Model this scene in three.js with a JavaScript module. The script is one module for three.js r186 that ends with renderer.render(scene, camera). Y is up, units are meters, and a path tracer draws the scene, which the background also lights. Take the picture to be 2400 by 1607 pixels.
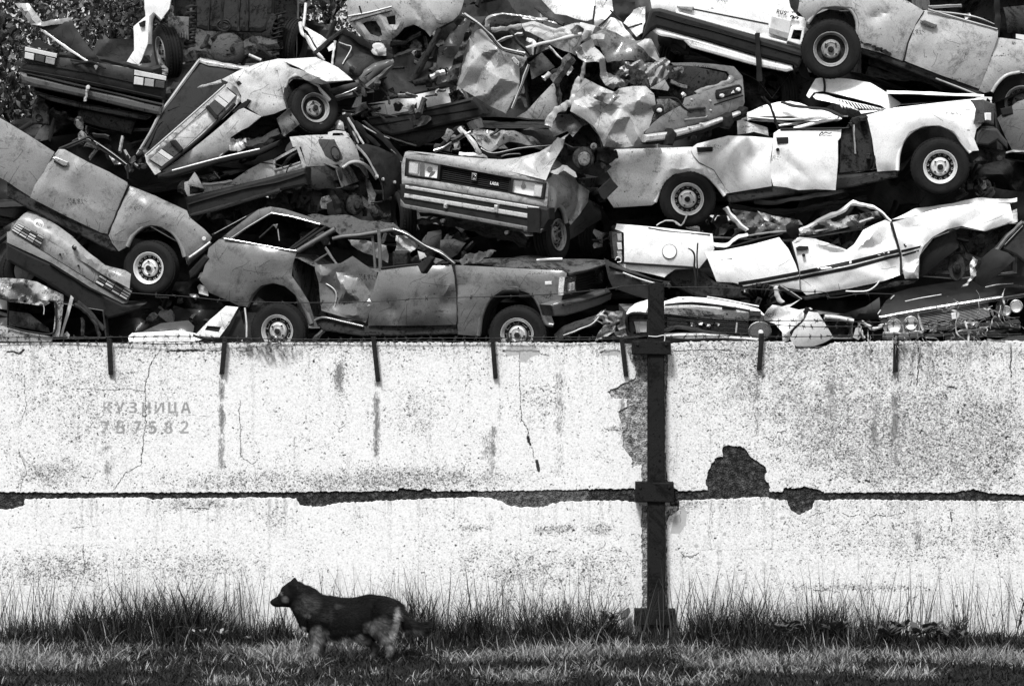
import * as THREE from 'three';
import { mergeGeometries, mergeVertices, toCreasedNormals } from 'three/addons/utils/BufferGeometryUtils.js';
import { MarchingCubes } from 'three/addons/objects/MarchingCubes.js';
import { ImprovedNoise } from 'three/addons/math/ImprovedNoise.js';
import { FontLoader } from 'three/addons/loaders/FontLoader.js';
import { TextGeometry } from 'three/addons/geometries/TextGeometry.js';

// ---------- camera: a long lens held level, shifted a little downwards ----------
const F = 6125, CX = 1200, HY = 640, EYE_Y = 3.48, EYE_Z = 25;   // focal length and horizon in pixels of the 2400 x 1607 photograph
const scene = new THREE.Scene();
const camera = new THREE.PerspectiveCamera(2 * Math.atan(803.5 / F) * 180 / Math.PI, 2400 / 1607, 0.5, 500);
camera.position.set(0, EYE_Y, EYE_Z);
camera.setViewOffset(2400, 1607, 0, 803.5 - HY, 2400, 1607);
// ---------- overcast daylight ----------
const SUN = new THREE.Vector3(-0.2, 0.8, 0.62).normalize();
{
  const W = 256, H = 128, d = new Float32Array(W * H * 4);
  for (let j = 0; j < H; j++) for (let i = 0; i < W; i++) {
    const el = ((j + 0.5) / H - 0.5) * Math.PI, az = ((i + 0.5) / W - 0.5) * 2 * Math.PI;
    const y = Math.sin(el), v = new THREE.Vector3(Math.cos(el) * Math.cos(az), y, Math.cos(el) * Math.sin(az));
    const up = Math.max(0, y);
    let L = 0.55 * (1 + 0.75 * up) / 1.35;
    L *= 1 + 0.10 * Math.sin(az * 3 + y * 5) * Math.cos(az * 5 - y * 7) + 0.5 * Math.pow(Math.max(0, v.dot(SUN)), 6);
    if (y < 0) L = 0.14;
    d.set([L, L, L, 1], (j * W + i) * 4);
  }
  const t = new THREE.DataTexture(d, W, H, THREE.RGBAFormat, THREE.FloatType);
  t.mapping = THREE.EquirectangularReflectionMapping; t.magFilter = t.minFilter = THREE.LinearFilter; t.needsUpdate = true;
  scene.background = t; scene.environment = t;
}
const sun = new THREE.DirectionalLight(new THREE.Color(1, 1, 1), 2.3);
sun.position.copy(SUN).multiplyScalar(40).add(new THREE.Vector3(0, 2, -1)); sun.target.position.set(0, 2, -1);
sun.castShadow = true; sun.shadow.radius = 20; sun.shadow.mapSize.set(2048, 2048);
Object.assign(sun.shadow.camera, { left: -10, right: 10, top: 10, bottom: -10, near: 1, far: 100 });
scene.add(sun, sun.target);
const renderer = new THREE.WebGLRenderer({ antialias: true });
renderer.setSize(1024, 685);
renderer.toneMapping = THREE.LinearToneMapping;
renderer.toneMappingExposure = 2;
renderer.shadowMap.enabled = true; renderer.shadowMap.type = THREE.PCFSoftShadowMap;
// ---------- helpers ----------
const V = (x, y, z) => new THREE.Vector3(x, y, z), RAD = Math.PI / 180;
function rngOf(seed) { let s = seed >>> 0; return () => { s = (s + 0x6D2B79F5) | 0; let t = Math.imul(s ^ (s >>> 15), 1 | s); t = (t + Math.imul(t ^ (t >>> 7), 61 | t)) ^ t; return ((t ^ (t >>> 14)) >>> 0) / 4294967296; }; }
const rnd = rngOf(20240611);
const PN = new ImprovedNoise(), noise = (x, y, z = 0) => PN.noise(x + 31.4, y + 17.7, z + 5.3);
const smooth = (a, b, x) => { const t = Math.min(1, Math.max(0, (x - a) / (b - a))); return t * t * (3 - 2 * t); };
const used = {};
function numbered(n) { used[n] = (used[n] ?? -1) + 1; return used[n] ? n + '_' + String(used[n]).padStart(3, '0') : n; }
const at = (px, py, z) => { const d = EYE_Z - z; return V((px - CX) * d / F, EYE_Y - (py - HY) * d / F, z); };   // where a sight line meets depth z
const tile = (x0, y0, k) => (...n) => { const o = []; for (let i = 0; i < n.length; i += 2) o.push([x0 + n[i] * k, y0 + n[i + 1] * k]); return o; };
const T1 = tile(0, 0, .34159), T2 = tile(700, 0, .34159), T3 = tile(1400, 0, .42699), T4 = tile(0, 400, .34159), T5 = tile(700, 280, .34438), T6 = tile(1400, 200, .42699), T7 = tile(1400, 460, .42699), T8 = tile(1000, 0, .34159), T9 = tile(1400, 640, .25619), TA = tile(1900, 560, .21349), TB = tile(400, 260, .25619), W1 = tile(0, 780, .42699), W2 = tile(900, 780, .34159), W3 = tile(1500, 780, .38429), W4 = tile(0, 1150, .34159), W5 = tile(550, 1320, .23484), W6 = tile(1000, 1150, .29889), W7 = tile(1600, 1150, .34159), T0 = tile(0, 0, 1);

// a plane in the world: through the sight line (px,py) at depth z, turned by yaw (to the right) and pitch (upwards)
class Plane {
  constructor([px, py], z, yaw = 0, pitch = 0) {
    this.yaw = yaw; this.pitch = pitch;
    this.set(at(px, py, z), new THREE.Vector3(0, 0, 1).applyEuler(new THREE.Euler(-pitch * RAD, yaw * RAD, 0, 'YXZ')));
  }
  set(o, n) { this.o = o; this.n = n; this.u = V(0, 1, 0).cross(n).normalize(); this.v = n.clone().cross(this.u); return this; }
  off(h) { const p = Object.create(Plane.prototype); p.yaw = this.yaw; p.pitch = this.pitch; return p.set(this.o.clone().addScaledVector(this.n, h), this.n); }
  hit(px, py) {
    const e = V(0, EYE_Y, EYE_Z), d = at(px, py, 0).sub(e), t = this.o.clone().sub(e).dot(this.n) / d.dot(this.n), q = e.addScaledVector(d, t).sub(this.o);
    return [q.dot(this.u), q.dot(this.v)];
  }
  pt(a, b, h = 0) { return this.o.clone().addScaledVector(this.u, a).addScaledVector(this.v, b).addScaledVector(this.n, h); }
  at(px, py, h = 0) { const p = this.off(h), [a, b] = p.hit(px, py); return p.pt(a, b); }
  get matrix() { return new THREE.Matrix4().makeBasis(this.u, this.v, this.n).setPosition(this.o); }
}
const inPoly = (L, x, y) => { let c = false; for (let i = 0, j = L.length - 1; i < L.length; j = i++) { const [xi, yi] = L[i], [xj, yj] = L[j]; if ((yi > y) !== (yj > y) && x < (xj - xi) * (y - yi) / (yj - yi) + xi) c = !c; } return c; };
const edgeDist = (Ls, x, y) => { let m = 1e9; for (const L of Ls) for (let i = 0, j = L.length - 1; i < L.length; j = i++) { const [ax, ay] = L[j], [bx, by] = L[i], dx = bx - ax, dy = by - ay, t = Math.max(0, Math.min(1, ((x - ax) * dx + (y - ay) * dy) / (dx * dx + dy * dy || 1))); m = Math.min(m, (ax + t * dx - x) ** 2 + (ay + t * dy - y) ** 2); } return Math.sqrt(m); };
function resample(L, s) { const o = []; for (let i = 0; i < L.length; i++) { const a = L[i], b = L[(i + 1) % L.length], n = Math.max(1, Math.round(Math.hypot(b[0] - a[0], b[1] - a[1]) / s)); for (let k = 0; k < n; k++) o.push([a[0] + (b[0] - a[0]) * k / n, a[1] + (b[1] - a[1]) * k / n]); } return o; }
function rounded(L, closed = true, n = 4) { const c = new THREE.CatmullRomCurve3(L.map(([x, y]) => V(x, y, 0)), closed, 'centripetal'); return c.getPoints(L.length * n).slice(0, closed ? -1 : undefined).map((p) => [p.x, p.y]); }
function delaunay(pts) {   // sweep in x (Bourke)
  const n = pts.length, ix = [...pts.keys()].sort((a, b) => pts[a][0] - pts[b][0] || pts[a][1] - pts[b][1]);
  let x0 = 1e9, y0 = 1e9, x1 = -1e9, y1 = -1e9; for (const [x, y] of pts) { x0 = Math.min(x0, x); x1 = Math.max(x1, x); y0 = Math.min(y0, y); y1 = Math.max(y1, y); }
  const d = Math.max(x1 - x0, y1 - y0) || 1, mx = (x0 + x1) / 2, my = (y0 + y1) / 2, P = [...pts, [mx - 30 * d, my - 20 * d], [mx + 30 * d, my - 20 * d], [mx, my + 40 * d]];
  const circ = (i, j, k) => { const [ax, ay] = P[i], bx = P[j][0] - ax, by = P[j][1] - ay, cx = P[k][0] - ax, cy = P[k][1] - ay, D = 2 * (bx * cy - by * cx) || 1e-14, ux = (cy * (bx * bx + by * by) - by * (cx * cx + cy * cy)) / D, uy = (bx * (cx * cx + cy * cy) - cx * (bx * bx + by * by)) / D; return { i, j, k, x: ax + ux, y: ay + uy, r: ux * ux + uy * uy }; };
  let open = [circ(n, n + 1, n + 2)]; const done = [];
  for (const c of ix) {
    const [px, py] = P[c], edges = new Map(), keep = [];
    for (const t of open) {
      const dx = px - t.x, dy = py - t.y;
      if (dx > 0 && dx * dx > t.r + 1e-12) { done.push(t); continue; }
      if (dx * dx + dy * dy > t.r - 1e-12) { keep.push(t); continue; }
      for (const [a, b] of [[t.i, t.j], [t.j, t.k], [t.k, t.i]]) { const key = a < b ? a * 1e6 + b : b * 1e6 + a; edges.has(key) ? edges.set(key, null) : edges.set(key, [a, b]); }
    }
    for (const e of edges.values()) if (e) keep.push(circ(e[0], e[1], c));
    open = keep;
  }
  return [...done, ...open].filter((t) => t.i < n && t.j < n && t.k < n).map((t) => { const [a, b, c] = [pts[t.i], pts[t.j], pts[t.k]]; return (b[0] - a[0]) * (c[1] - a[1]) - (b[1] - a[1]) * (c[0] - a[0]) > 0 ? [t.i, t.j, t.k] : [t.i, t.k, t.j]; });
}
// height field of flat facets over points [a, b, h]
function facets(C) {
  const tris = delaunay(C);
  return (x, y) => {
    for (const [i, j, k] of tris) {
      const A = C[i], B = C[j], D = C[k], det = (B[1] - D[1]) * (A[0] - D[0]) + (D[0] - B[0]) * (A[1] - D[1]);
      const p = ((B[1] - D[1]) * (x - D[0]) + (D[0] - B[0]) * (y - D[1])) / det, q = ((D[1] - A[1]) * (x - D[0]) + (A[0] - D[0]) * (y - D[1])) / det, r = 1 - p - q;
      if (p > -1e-4 && q > -1e-4 && r > -1e-4) return p * A[2] + q * B[2] + r * D[2];
    }
    return 0;
  };
}
const triwave = (x) => 4 * Math.abs(x - Math.floor(x) - 0.5) - 1;
/* pressed sheet metal with real thickness over an outline traced on a plane.
   o: res, t thickness, bow [across, down] in m, dents [[px,py,r_px,depth_m], ...], creases [[px,py,px,py,width_px,height_m], ...], ctrl [[px,py,h], ...] flat facets,
   fold [wavelength, height] folded creases, wob low soft waves, roll edge roll, round smooth outline, holes, crease angle */
let sheetSeed = 1;
function sheet(P, out, o = {}) {
  const seed = sheetSeed++, r = rngOf(seed * 7919), s = (o.res ?? .055) * (o.fold || o.ctrl ? .62 : 1);
  let L = out.map((p) => P.hit(...p)); if (o.round) L = rounded(L);
  const holes = (o.holes ?? []).map((h) => h.map((p) => P.hit(...p)));
  const B = [L, ...holes].map((l) => resample(l, s * .8));
  let x0 = 1e9, y0 = 1e9, x1 = -1e9, y1 = -1e9; for (const [x, y] of L) { x0 = Math.min(x0, x); x1 = Math.max(x1, x); y0 = Math.min(y0, y); y1 = Math.max(y1, y); }
  const inside = (x, y) => inPoly(L, x, y) && !holes.some((h) => inPoly(h, x, y));
  const pts = B.flat().map(([x, y], i) => [x + (r() - .5) * 1e-5, y + (r() - .5) * 1e-5]);
  let row = 0; for (let y = y0 + s / 2; y < y1; y += s * .87, row++) for (let x = x0 + (row % 2) * s / 2; x < x1; x += s) { const q = [x + (r() - .5) * s * .3, y + (r() - .5) * s * .3]; if (inside(...q) && edgeDist(B, ...q) > s * .5) pts.push(q); }
  const tris = delaunay(pts).filter(([i, j, k]) => inside((pts[i][0] + pts[j][0] + pts[k][0]) / 3, (pts[i][1] + pts[j][1] + pts[k][1]) / 3));
  const px = (q) => P.hit(q[0], q[1]), k = (EYE_Z - P.o.z) / F;
  const dents = (o.dents ?? []).map(([a, b, rr, h]) => [...px([a, b]), rr * k, h]), creases = (o.creases ?? []).map(([a, b, c, d, w, h]) => [...px([a, b]), ...px([c, d]), w * k, h]);
  let fac = null;
  if (o.ctrl) { const q = L.map(([x, y]) => [x, y, o.rag ? (r() - .5) * o.rag : 0]); for (const [a, b, h] of o.ctrl) q.push([...px([a, b]), h]); fac = facets(q); }
  const w = x1 - x0, hh = y1 - y0, [bu, bv] = o.bow ?? [0, 0], [fl, fh] = o.fold ?? [0, 0], wob = o.wob ?? .006, fd = [0, 1, 2].map(() => [r() * Math.PI, r() * 9, .7 + r() * .9]);
  if (wob >= .004 && w * hh > .12 && !fh) for (let q = 0; q < 2 + Math.min(5, w * hh * 3); q++) { const cx = x0 + r() * w, cy = y0 + r() * hh, an = r() * 6.3, ln = .06 + r() * .3; if (r() < .5) dents.push([cx, cy, .03 + r() * .07, (r() - .65) * .022]); else creases.push([cx, cy, cx + Math.cos(an) * ln, cy + Math.sin(an) * ln, .02 + r() * .03, (r() - .5) * .018]); }
  const height = (a, b) => {
    let h = o.tilt ? o.tilt(a, b) : 0;
    const X = (a - x0) / w * 2 - 1, Y = (b - y0) / hh * 2 - 1;
    h += bu * (1 - X * X) + bv * (1 - Y * Y);
    if (wob) h += wob * (noise(a * 1.3 + seed, b * 1.3) + .35 * noise(a * 3.7, b * 3.7 + seed));
    for (const [x, y, rr, d] of dents) h += d * Math.exp(-((a - x) ** 2 + (b - y) ** 2) / (rr * rr));
    for (const [ax, ay, bx, by, ww, d] of creases) { const dx = bx - ax, dy = by - ay, t = Math.max(0, Math.min(1, ((a - ax) * dx + (b - ay) * dy) / (dx * dx + dy * dy))), q = Math.hypot(ax + t * dx - a, ay + t * dy - b) / ww; if (q < 1) h += d * (1 - q) * (1 - .3 * q); }
    if (fac) h += fac(a, b);
    if (fh) for (const [th, ph, m] of fd) h += fh * (.45 * triwave((a * Math.cos(th) + b * Math.sin(th)) / (fl * m) + ph + .35 * noise(a * 1.7 + seed, b * 1.7 - ph)) + .1 * Math.abs(noise(a * 3.2 / fl + seed, b * 2.1 / fl)));
    if (o.roll ?? .012) h -= (o.roll ?? .012) * (1 - smooth(0, o.rollw ?? .05, edgeDist(B, a, b)));
    return h;
  };
  P.last = height;
  const N = pts.length, t = o.t ?? .01, H = pts.map(([a, b]) => height(a, b)), pos = [], uv = [], idx = [], uo = r() * 5, vo = r() * 5;
  for (const back of [0, 1]) pts.forEach(([a, b], i) => { const p = P.pt(a, b, H[i] - back * t); pos.push(p.x, p.y, p.z); uv.push(a + uo, b + vo); });
  const seen = new Map();
  for (const [a, b, c] of tris) { idx.push(a, b, c, c + N, b + N, a + N); for (const [p, q] of [[a, b], [b, c], [c, a]]) { const key = p < q ? p * 1e6 + q : q * 1e6 + p; seen.has(key) ? seen.set(key, null) : seen.set(key, [p, q]); } }
  for (const e of seen.values()) if (e) { const [p, q] = e; idx.push(q, p, p + N, q, p + N, q + N); }
  const g = new THREE.BufferGeometry(); g.setAttribute('position', new THREE.Float32BufferAttribute(pos, 3)); g.setAttribute('uv', new THREE.Float32BufferAttribute(uv, 2)); g.setIndex(idx);
  return toCreasedNormals(g, (o.angle ?? (fh || fac ? 44 : 40)) * RAD);
}
// solid with a bevelled edge: the outline as seen on the plane lifted by h0, going back to h1
function block(P, out, h0, h1, bevel = .008, o = {}) {
  const Q = P.off(h0); let L = out.map((p) => Q.hit(...p)); if (o.round) L = rounded(L);
  const bb = L.reduce((m, [x, y]) => [Math.min(m[0], x), Math.min(m[1], y), Math.max(m[2], x), Math.max(m[3], y)], [1e9, 1e9, -1e9, -1e9]);
  const bv = Math.min(bevel, (bb[2] - bb[0]) * .2, (bb[3] - bb[1]) * .2, (h0 - h1) * .4);
  const s = new THREE.Shape(L.map(([x, y]) => new THREE.Vector2(x, y)));
  for (const h of o.holes ?? []) s.holes.push(new THREE.Path(h.map((p) => new THREE.Vector2(...Q.hit(...p)))));
  const g = new THREE.ExtrudeGeometry(s, { depth: h0 - h1 - 2 * bv, bevelEnabled: bv > 0, bevelSize: bv, bevelThickness: bv, bevelOffset: -bv, bevelSegments: 2, curveSegments: 8 });
  g.translate(0, 0, -(h0 - h1) + bv); g.applyMatrix4(Q.matrix);
  return toCreasedNormals(g, 20 * RAD);
}
function tube(pts, rad, o = {}) {   // a round or flattened bar through points in space
  const c = pts.length > 2 && !o.sharp ? new THREE.CatmullRomCurve3(pts, false, 'centripetal') : Object.assign(new THREE.CurvePath(), { curves: pts.slice(1).map((p, i) => new THREE.LineCurve3(pts[i], p)) });
  const n = o.n ?? Math.max(2, (pts.length - 1) * (o.sharp ? 6 : 9)), g = new THREE.TubeGeometry(c, n, rad, o.sides ?? 6, false);
  if (rad >= .011 && !o.even) {   // beaten out of shape: flattened, kinked, uneven
    const p = g.attributes.position, sd = (o.sides ?? 6) + 1, f = V(rnd() - .5, rnd() - .5, rnd() - .2).normalize(), q = V(), k = rnd() * 50;
    for (let i = 0; i <= n; i++) { const m = V(); for (let j = 0; j < sd - 1; j++) m.add(q.fromBufferAttribute(p, i * sd + j)); m.divideScalar(sd - 1); const w = 1 + .4 * noise(i * .3 + k, k), sh = V(noise(i * .22, k, 1), noise(i * .22, k, 2), noise(i * .22, k, 3)).multiplyScalar(rad * .5); for (let j = 0; j < sd; j++) { q.fromBufferAttribute(p, i * sd + j).sub(m); q.addScaledVector(f, -q.dot(f) * .6).multiplyScalar(w * 1.12).add(m).add(sh); p.setXYZ(i * sd + j, q.x, q.y, q.z); } }
    return toCreasedNormals(g, 50 * RAD);
  }
  return g;
}
const line = (P, pp, rad, h = .012, o) => tube(pp.map((p) => P.at(p[0], p[1], h)), rad, o);
const PRO = {};   // shared lathe profiles
function lathe(pr, n = 40) { return new THREE.LatheGeometry(pr.map(([x, y]) => new THREE.Vector2(x, y)), n); }
function thing(name, label, category, base, group) {
  const o = new THREE.Group(); o.name = numbered(name); o.position.copy(base); o.userData = { label, category };
  if (group) o.userData.group = group; scene.add(o); return o;
}
function part(parent, name, geo, m, label) {
  const base = V(0, 0, 0); for (let q = parent; q; q = q.parent) base.add(q.position);
  geo.translate(-base.x, -base.y, -base.z);
  const o = new THREE.Mesh(geo, m); o.name = name; o.castShadow = o.receiveShadow = true; if (label) o.userData.label = label;
  parent.add(o); return o;
}
const ON = new WeakMap();   // a panel's plane and surface height, for what is fixed on it
const S = (c, name, P, out, m, o, label) => { const g = sheet(P, out, o), h = P.last, q = part(c, name, g, m, label); ON.set(q, [P, h]); return q; };
const onSheet = (c, name, panel, out, m, lift = .006, t = .012) => { const [P, h] = ON.get(panel); return S(c, name, P, out, m, { tilt: (a, b) => h(a, b) + lift, wob: 0, roll: .003, rollw: .01, res: .05, t }); };
const onLine = (c, name, panel, pp, rad, m, lift = 0, o) => { const [P, h] = ON.get(panel), q = []; for (let i = 0; i + 1 < pp.length; i++) for (let k = 0; k < 6; k++) q.push([pp[i][0] + (pp[i + 1][0] - pp[i][0]) * k / 6, pp[i][1] + (pp[i + 1][1] - pp[i][1]) * k / 6]); q.push(pp[pp.length - 1]); return part(c, name, tube(q.map((p) => { const [a, b] = P.hit(...p); return P.pt(a, b, h(a, b) + lift); }), rad, { sides: 5, n: q.length * 2, ...o }), m); };
// an open box: sides and a back of sheet metal, empty inside
function hollow(P, out, h0, h1) {
  const Q = P.off(h0), Lp = out.map((p) => Q.hit(...p)), s = new THREE.ShapeGeometry(new THREE.Shape(Lp.map(([x, y]) => new THREE.Vector2(x, y)))).toNonIndexed(), pos = [], uv = [], p = s.attributes.position;
  for (let i = 0; i < p.count; i++) { pos.push(p.getX(i), p.getY(i), h1 - h0); uv.push(p.getX(i), p.getY(i)); }
  const R = resample(Lp, .4); let run = 0; for (let i = 0; i < R.length; i++) { const a = R[i], b = R[(i + 1) % R.length], d = Math.hypot(b[0] - a[0], b[1] - a[1]), D = h1 - h0; pos.push(...a, 0, ...b, 0, ...b, D, ...a, 0, ...b, D, ...a, D); uv.push(run, 0, run + d, 0, run + d, D, run, 0, run + d, D, run, D); run += d; }
  const g = new THREE.BufferGeometry(); g.setAttribute('position', new THREE.Float32BufferAttribute(pos, 3)); g.setAttribute('uv', new THREE.Float32BufferAttribute(uv, 2)); g.computeVertexNormals(); g.applyMatrix4(Q.matrix); return g;
}
const B = (c, name, P, out, h0, h1, m, bevel, o) => m === M.inside ? part(c, name, hollow(P, out, Math.min(h0, 0), Math.min(h1, h0 - .16)), M.inside) : part(c, name, block(P, out, h0, h1, bevel, o), m);
const L = (c, name, P, pp, rad, m, h, o = /trim|seam|gap|line|strip|slat|bar$/.test(name) && !/roof|bent/.test(name) ? { even: 1 } : {}) => part(c, name, line(P, pp, rad, h, o), m);
const rect = (x0, y0, x1, y1) => [x0, y0, x1, y0, x1, y1, x0, y1];
const disc = ([cx, cy], rx, ry = rx, n = 20, turn = 0) => Array.from({ length: n }, (_, i) => { const t = i / n * 2 * Math.PI, x = rx * Math.cos(t), y = ry * Math.sin(t); return [cx + x * Math.cos(turn) - y * Math.sin(turn), cy + x * Math.sin(turn) + y * Math.cos(turn)]; });

// ---------- materials ----------
function dataTex(n, f, srgb = true, m = n) {
  const d = new Uint8Array(n * m * 4);
  for (let j = 0; j < m; j++) for (let i = 0; i < n; i++) { const v = Math.max(0, Math.min(255, f(i, j) * 255)); d.set([v, v, v, 255], (j * n + i) * 4); }
  const t = new THREE.DataTexture(d, n, m); t.wrapS = t.wrapT = THREE.RepeatWrapping; t.magFilter = THREE.LinearFilter; t.minFilter = THREE.LinearMipmapLinearFilter; if (srgb) t.colorSpace = THREE.SRGBColorSpace; t.needsUpdate = true; return t;
}
// weathered paint over 2 m: fine grain, dust blotches with a grain of their own, specks and scratches
function wearTex(seed, grain, blot, specks, scratches, big, chips) {
  const n = 512, r = rngOf(seed), a = new Float32Array(n * n).fill(1), per = (i, j, f) => { const u = i / n * 2 * Math.PI, v = j / n * 2 * Math.PI; return noise(Math.cos(u) * f + seed, Math.sin(u) * f + Math.cos(v) * f, Math.sin(v) * f); };
  for (let j = 0; j < n; j++) for (let i = 0; i < n; i++) { const b = per(i, j, 2.2) + .7 * per(i, j, 6.1) + .5 * per(i, j, 14); a[j * n + i] = .98 - blot * Math.max(0, b + .05) * (.2 + r() * 1.6) + (r() - .5) * grain; }
  const dot = (x, y, q, v) => { for (let j = -4; j <= 4; j++) for (let i = -4; i <= 4; i++) if (i * i + j * j < q * q * (.6 + r() * .7)) a[((y + j + n) % n | 0) * n + ((x + i + n) % n | 0)] = v; };
  for (let k = 0; k < specks; k++) dot(r() * n, r() * n, .5 + r() ** 6 * big, r() < .7 ? .15 + r() * .4 : 1.05);
  for (let k = 0; k < chips; k++) { const x = r() * n, y = r() * n, w = 3 + r() * 30, h = 2 + r() * 9, v = r() < .6 ? .35 + r() * .35 : 1.08; for (let q = 0; q < 8 + w * h * .3; q++) dot(x + (r() + r() - 1) * w, y + (r() + r() - 1) * h, .5 + r() * 1.2, v * (.8 + r() * .4)); }
  for (let k = 0; k < scratches; k++) { let x = r() * n, y = r() * n, t = r() * 6.28; const v = r() < .5 ? .4 : 1.12, l = 8 + r() * r() * 90; for (let q = 0; q < l; q++) { a[((y + n) % n | 0) * n + ((x + n) % n | 0)] = v; t += (r() - .5) * .14; x = (x + Math.cos(t) + n) % n; y = (y + Math.sin(t) + n) % n; } }
  return dataTex(n, (i, j) => a[j * n + i]);
}
const TEX = { fine: wearTex(11, .18, .1, 200, 30, 1.2, 10), worn: wearTex(23, .32, .26, 900, 120, 1.3, 24), rust: wearTex(37, .45, .8, 1900, 110, 3, 120) };
for (const t of Object.values(TEX)) t.repeat.set(.5, .5);
const bumpy = dataTex(256, (() => { const r = rngOf(5); return (i, j) => .5 + .25 * noise(i / 9, j / 9) + .2 * (r() - .5); })(), false); bumpy.repeat.set(3, 3);
const grey = (g) => new THREE.Color().setRGB(g, g, g);
const mcache = {};
function paint(g0, wear = 'worn', rough = .42, coat = .35) {
  const g = g0 < .6 ? g0 * (.6 + .6 * g0) : g0;
  return mcache[[g, wear, rough, coat]] ??= new THREE.MeshPhysicalMaterial({ color: grey(g), map: TEX[wear], roughness: rough, metalness: 0, specularIntensity: g < .1 ? .35 : .8, clearcoat: g < .1 ? coat * .3 : coat, clearcoatRoughness: .12, bumpMap: bumpy, bumpScale: wear === 'rust' ? .003 : .0006 });
}
const std = (g, rough, metal = 0, o = {}) => new THREE.MeshPhysicalMaterial({ color: grey(g), roughness: rough, metalness: metal, specularIntensity: metal > .5 ? 1 : g < .1 ? .3 : .6, ...o });
const M = {
  black: std(.009, .8), plastic: std(.014, .65, 0, { map: TEX.worn }), rubber: std(.013, .85, 0, { map: TEX.worn, bumpMap: bumpy, bumpScale: .002 }), seal: std(.015, .6),
  chrome: std(.75, .24, 1, { map: TEX.worn }), steel: std(.62, .4, .55, { map: TEX.worn }), rim: std(.72, .38, .25, { map: TEX.worn }), rimdull: std(.3, .55, .2, { map: TEX.rust }), iron: std(.014, .75, 0, { map: TEX.rust, bumpMap: bumpy, bumpScale: .003 }), grease: std(.028, .65, .1, { map: TEX.rust, bumpMap: bumpy, bumpScale: .004 }), under: std(.038, .8, 0, { map: TEX.rust, bumpMap: bumpy, bumpScale: .004 }), rusty: std(.16, .8, 0, { map: TEX.rust, bumpMap: bumpy, bumpScale: .006 }),
  inside: std(.18, .9, 0, { map: TEX.rust, bumpMap: bumpy, bumpScale: .005, side: THREE.DoubleSide }),
  lamp: std(.94, .4, .15), axle: std(.075, .85, 0, { map: TEX.rust, bumpMap: bumpy, bumpScale: .006 }), lens: new THREE.MeshPhysicalMaterial({ color: grey(.98), roughness: .07, transmission: .95, thickness: 0, ior: 1.5 }), amber: std(.34, .3, 0, { map: TEX.worn }), redlens: std(.07, .25, 0, { map: TEX.worn }), palelens: std(.6, .28, 0, { map: TEX.fine }), plate: std(.8, .6, 0, { map: TEX.worn }), cloth: std(.5, .95, 0, { map: TEX.worn, side: THREE.DoubleSide }),
};
const font = await new FontLoader().loadAsync('fonts/droid/droid_sans_bold.typeface.json');
function lettering(c, name, P, text, [x0, y0], [x1, y1], hpx, m, h = .014) {   // raised letters along a baseline seen from (x0,y0) to (x1,y1)
  const g = new TextGeometry(text, { font, size: 1, depth: .06, curveSegments: 4 }); g.computeBoundingBox(); const b = g.boundingBox, a0 = P.hit(x0, y0), a1 = P.hit(x1, y1), w = Math.hypot(a1[0] - a0[0], a1[1] - a0[1]), k = (EYE_Z - P.o.z) / F;
  g.translate(-b.min.x, -b.min.y, 0); g.scale(w / (b.max.x - b.min.x), hpx * k / (b.max.y - b.min.y), .06); g.rotateZ(Math.atan2(a1[1] - a0[1], a1[0] - a0[0])); g.translate(a0[0], a0[1], h); g.applyMatrix4(P.matrix); return part(c, name, g, m);
}
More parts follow.
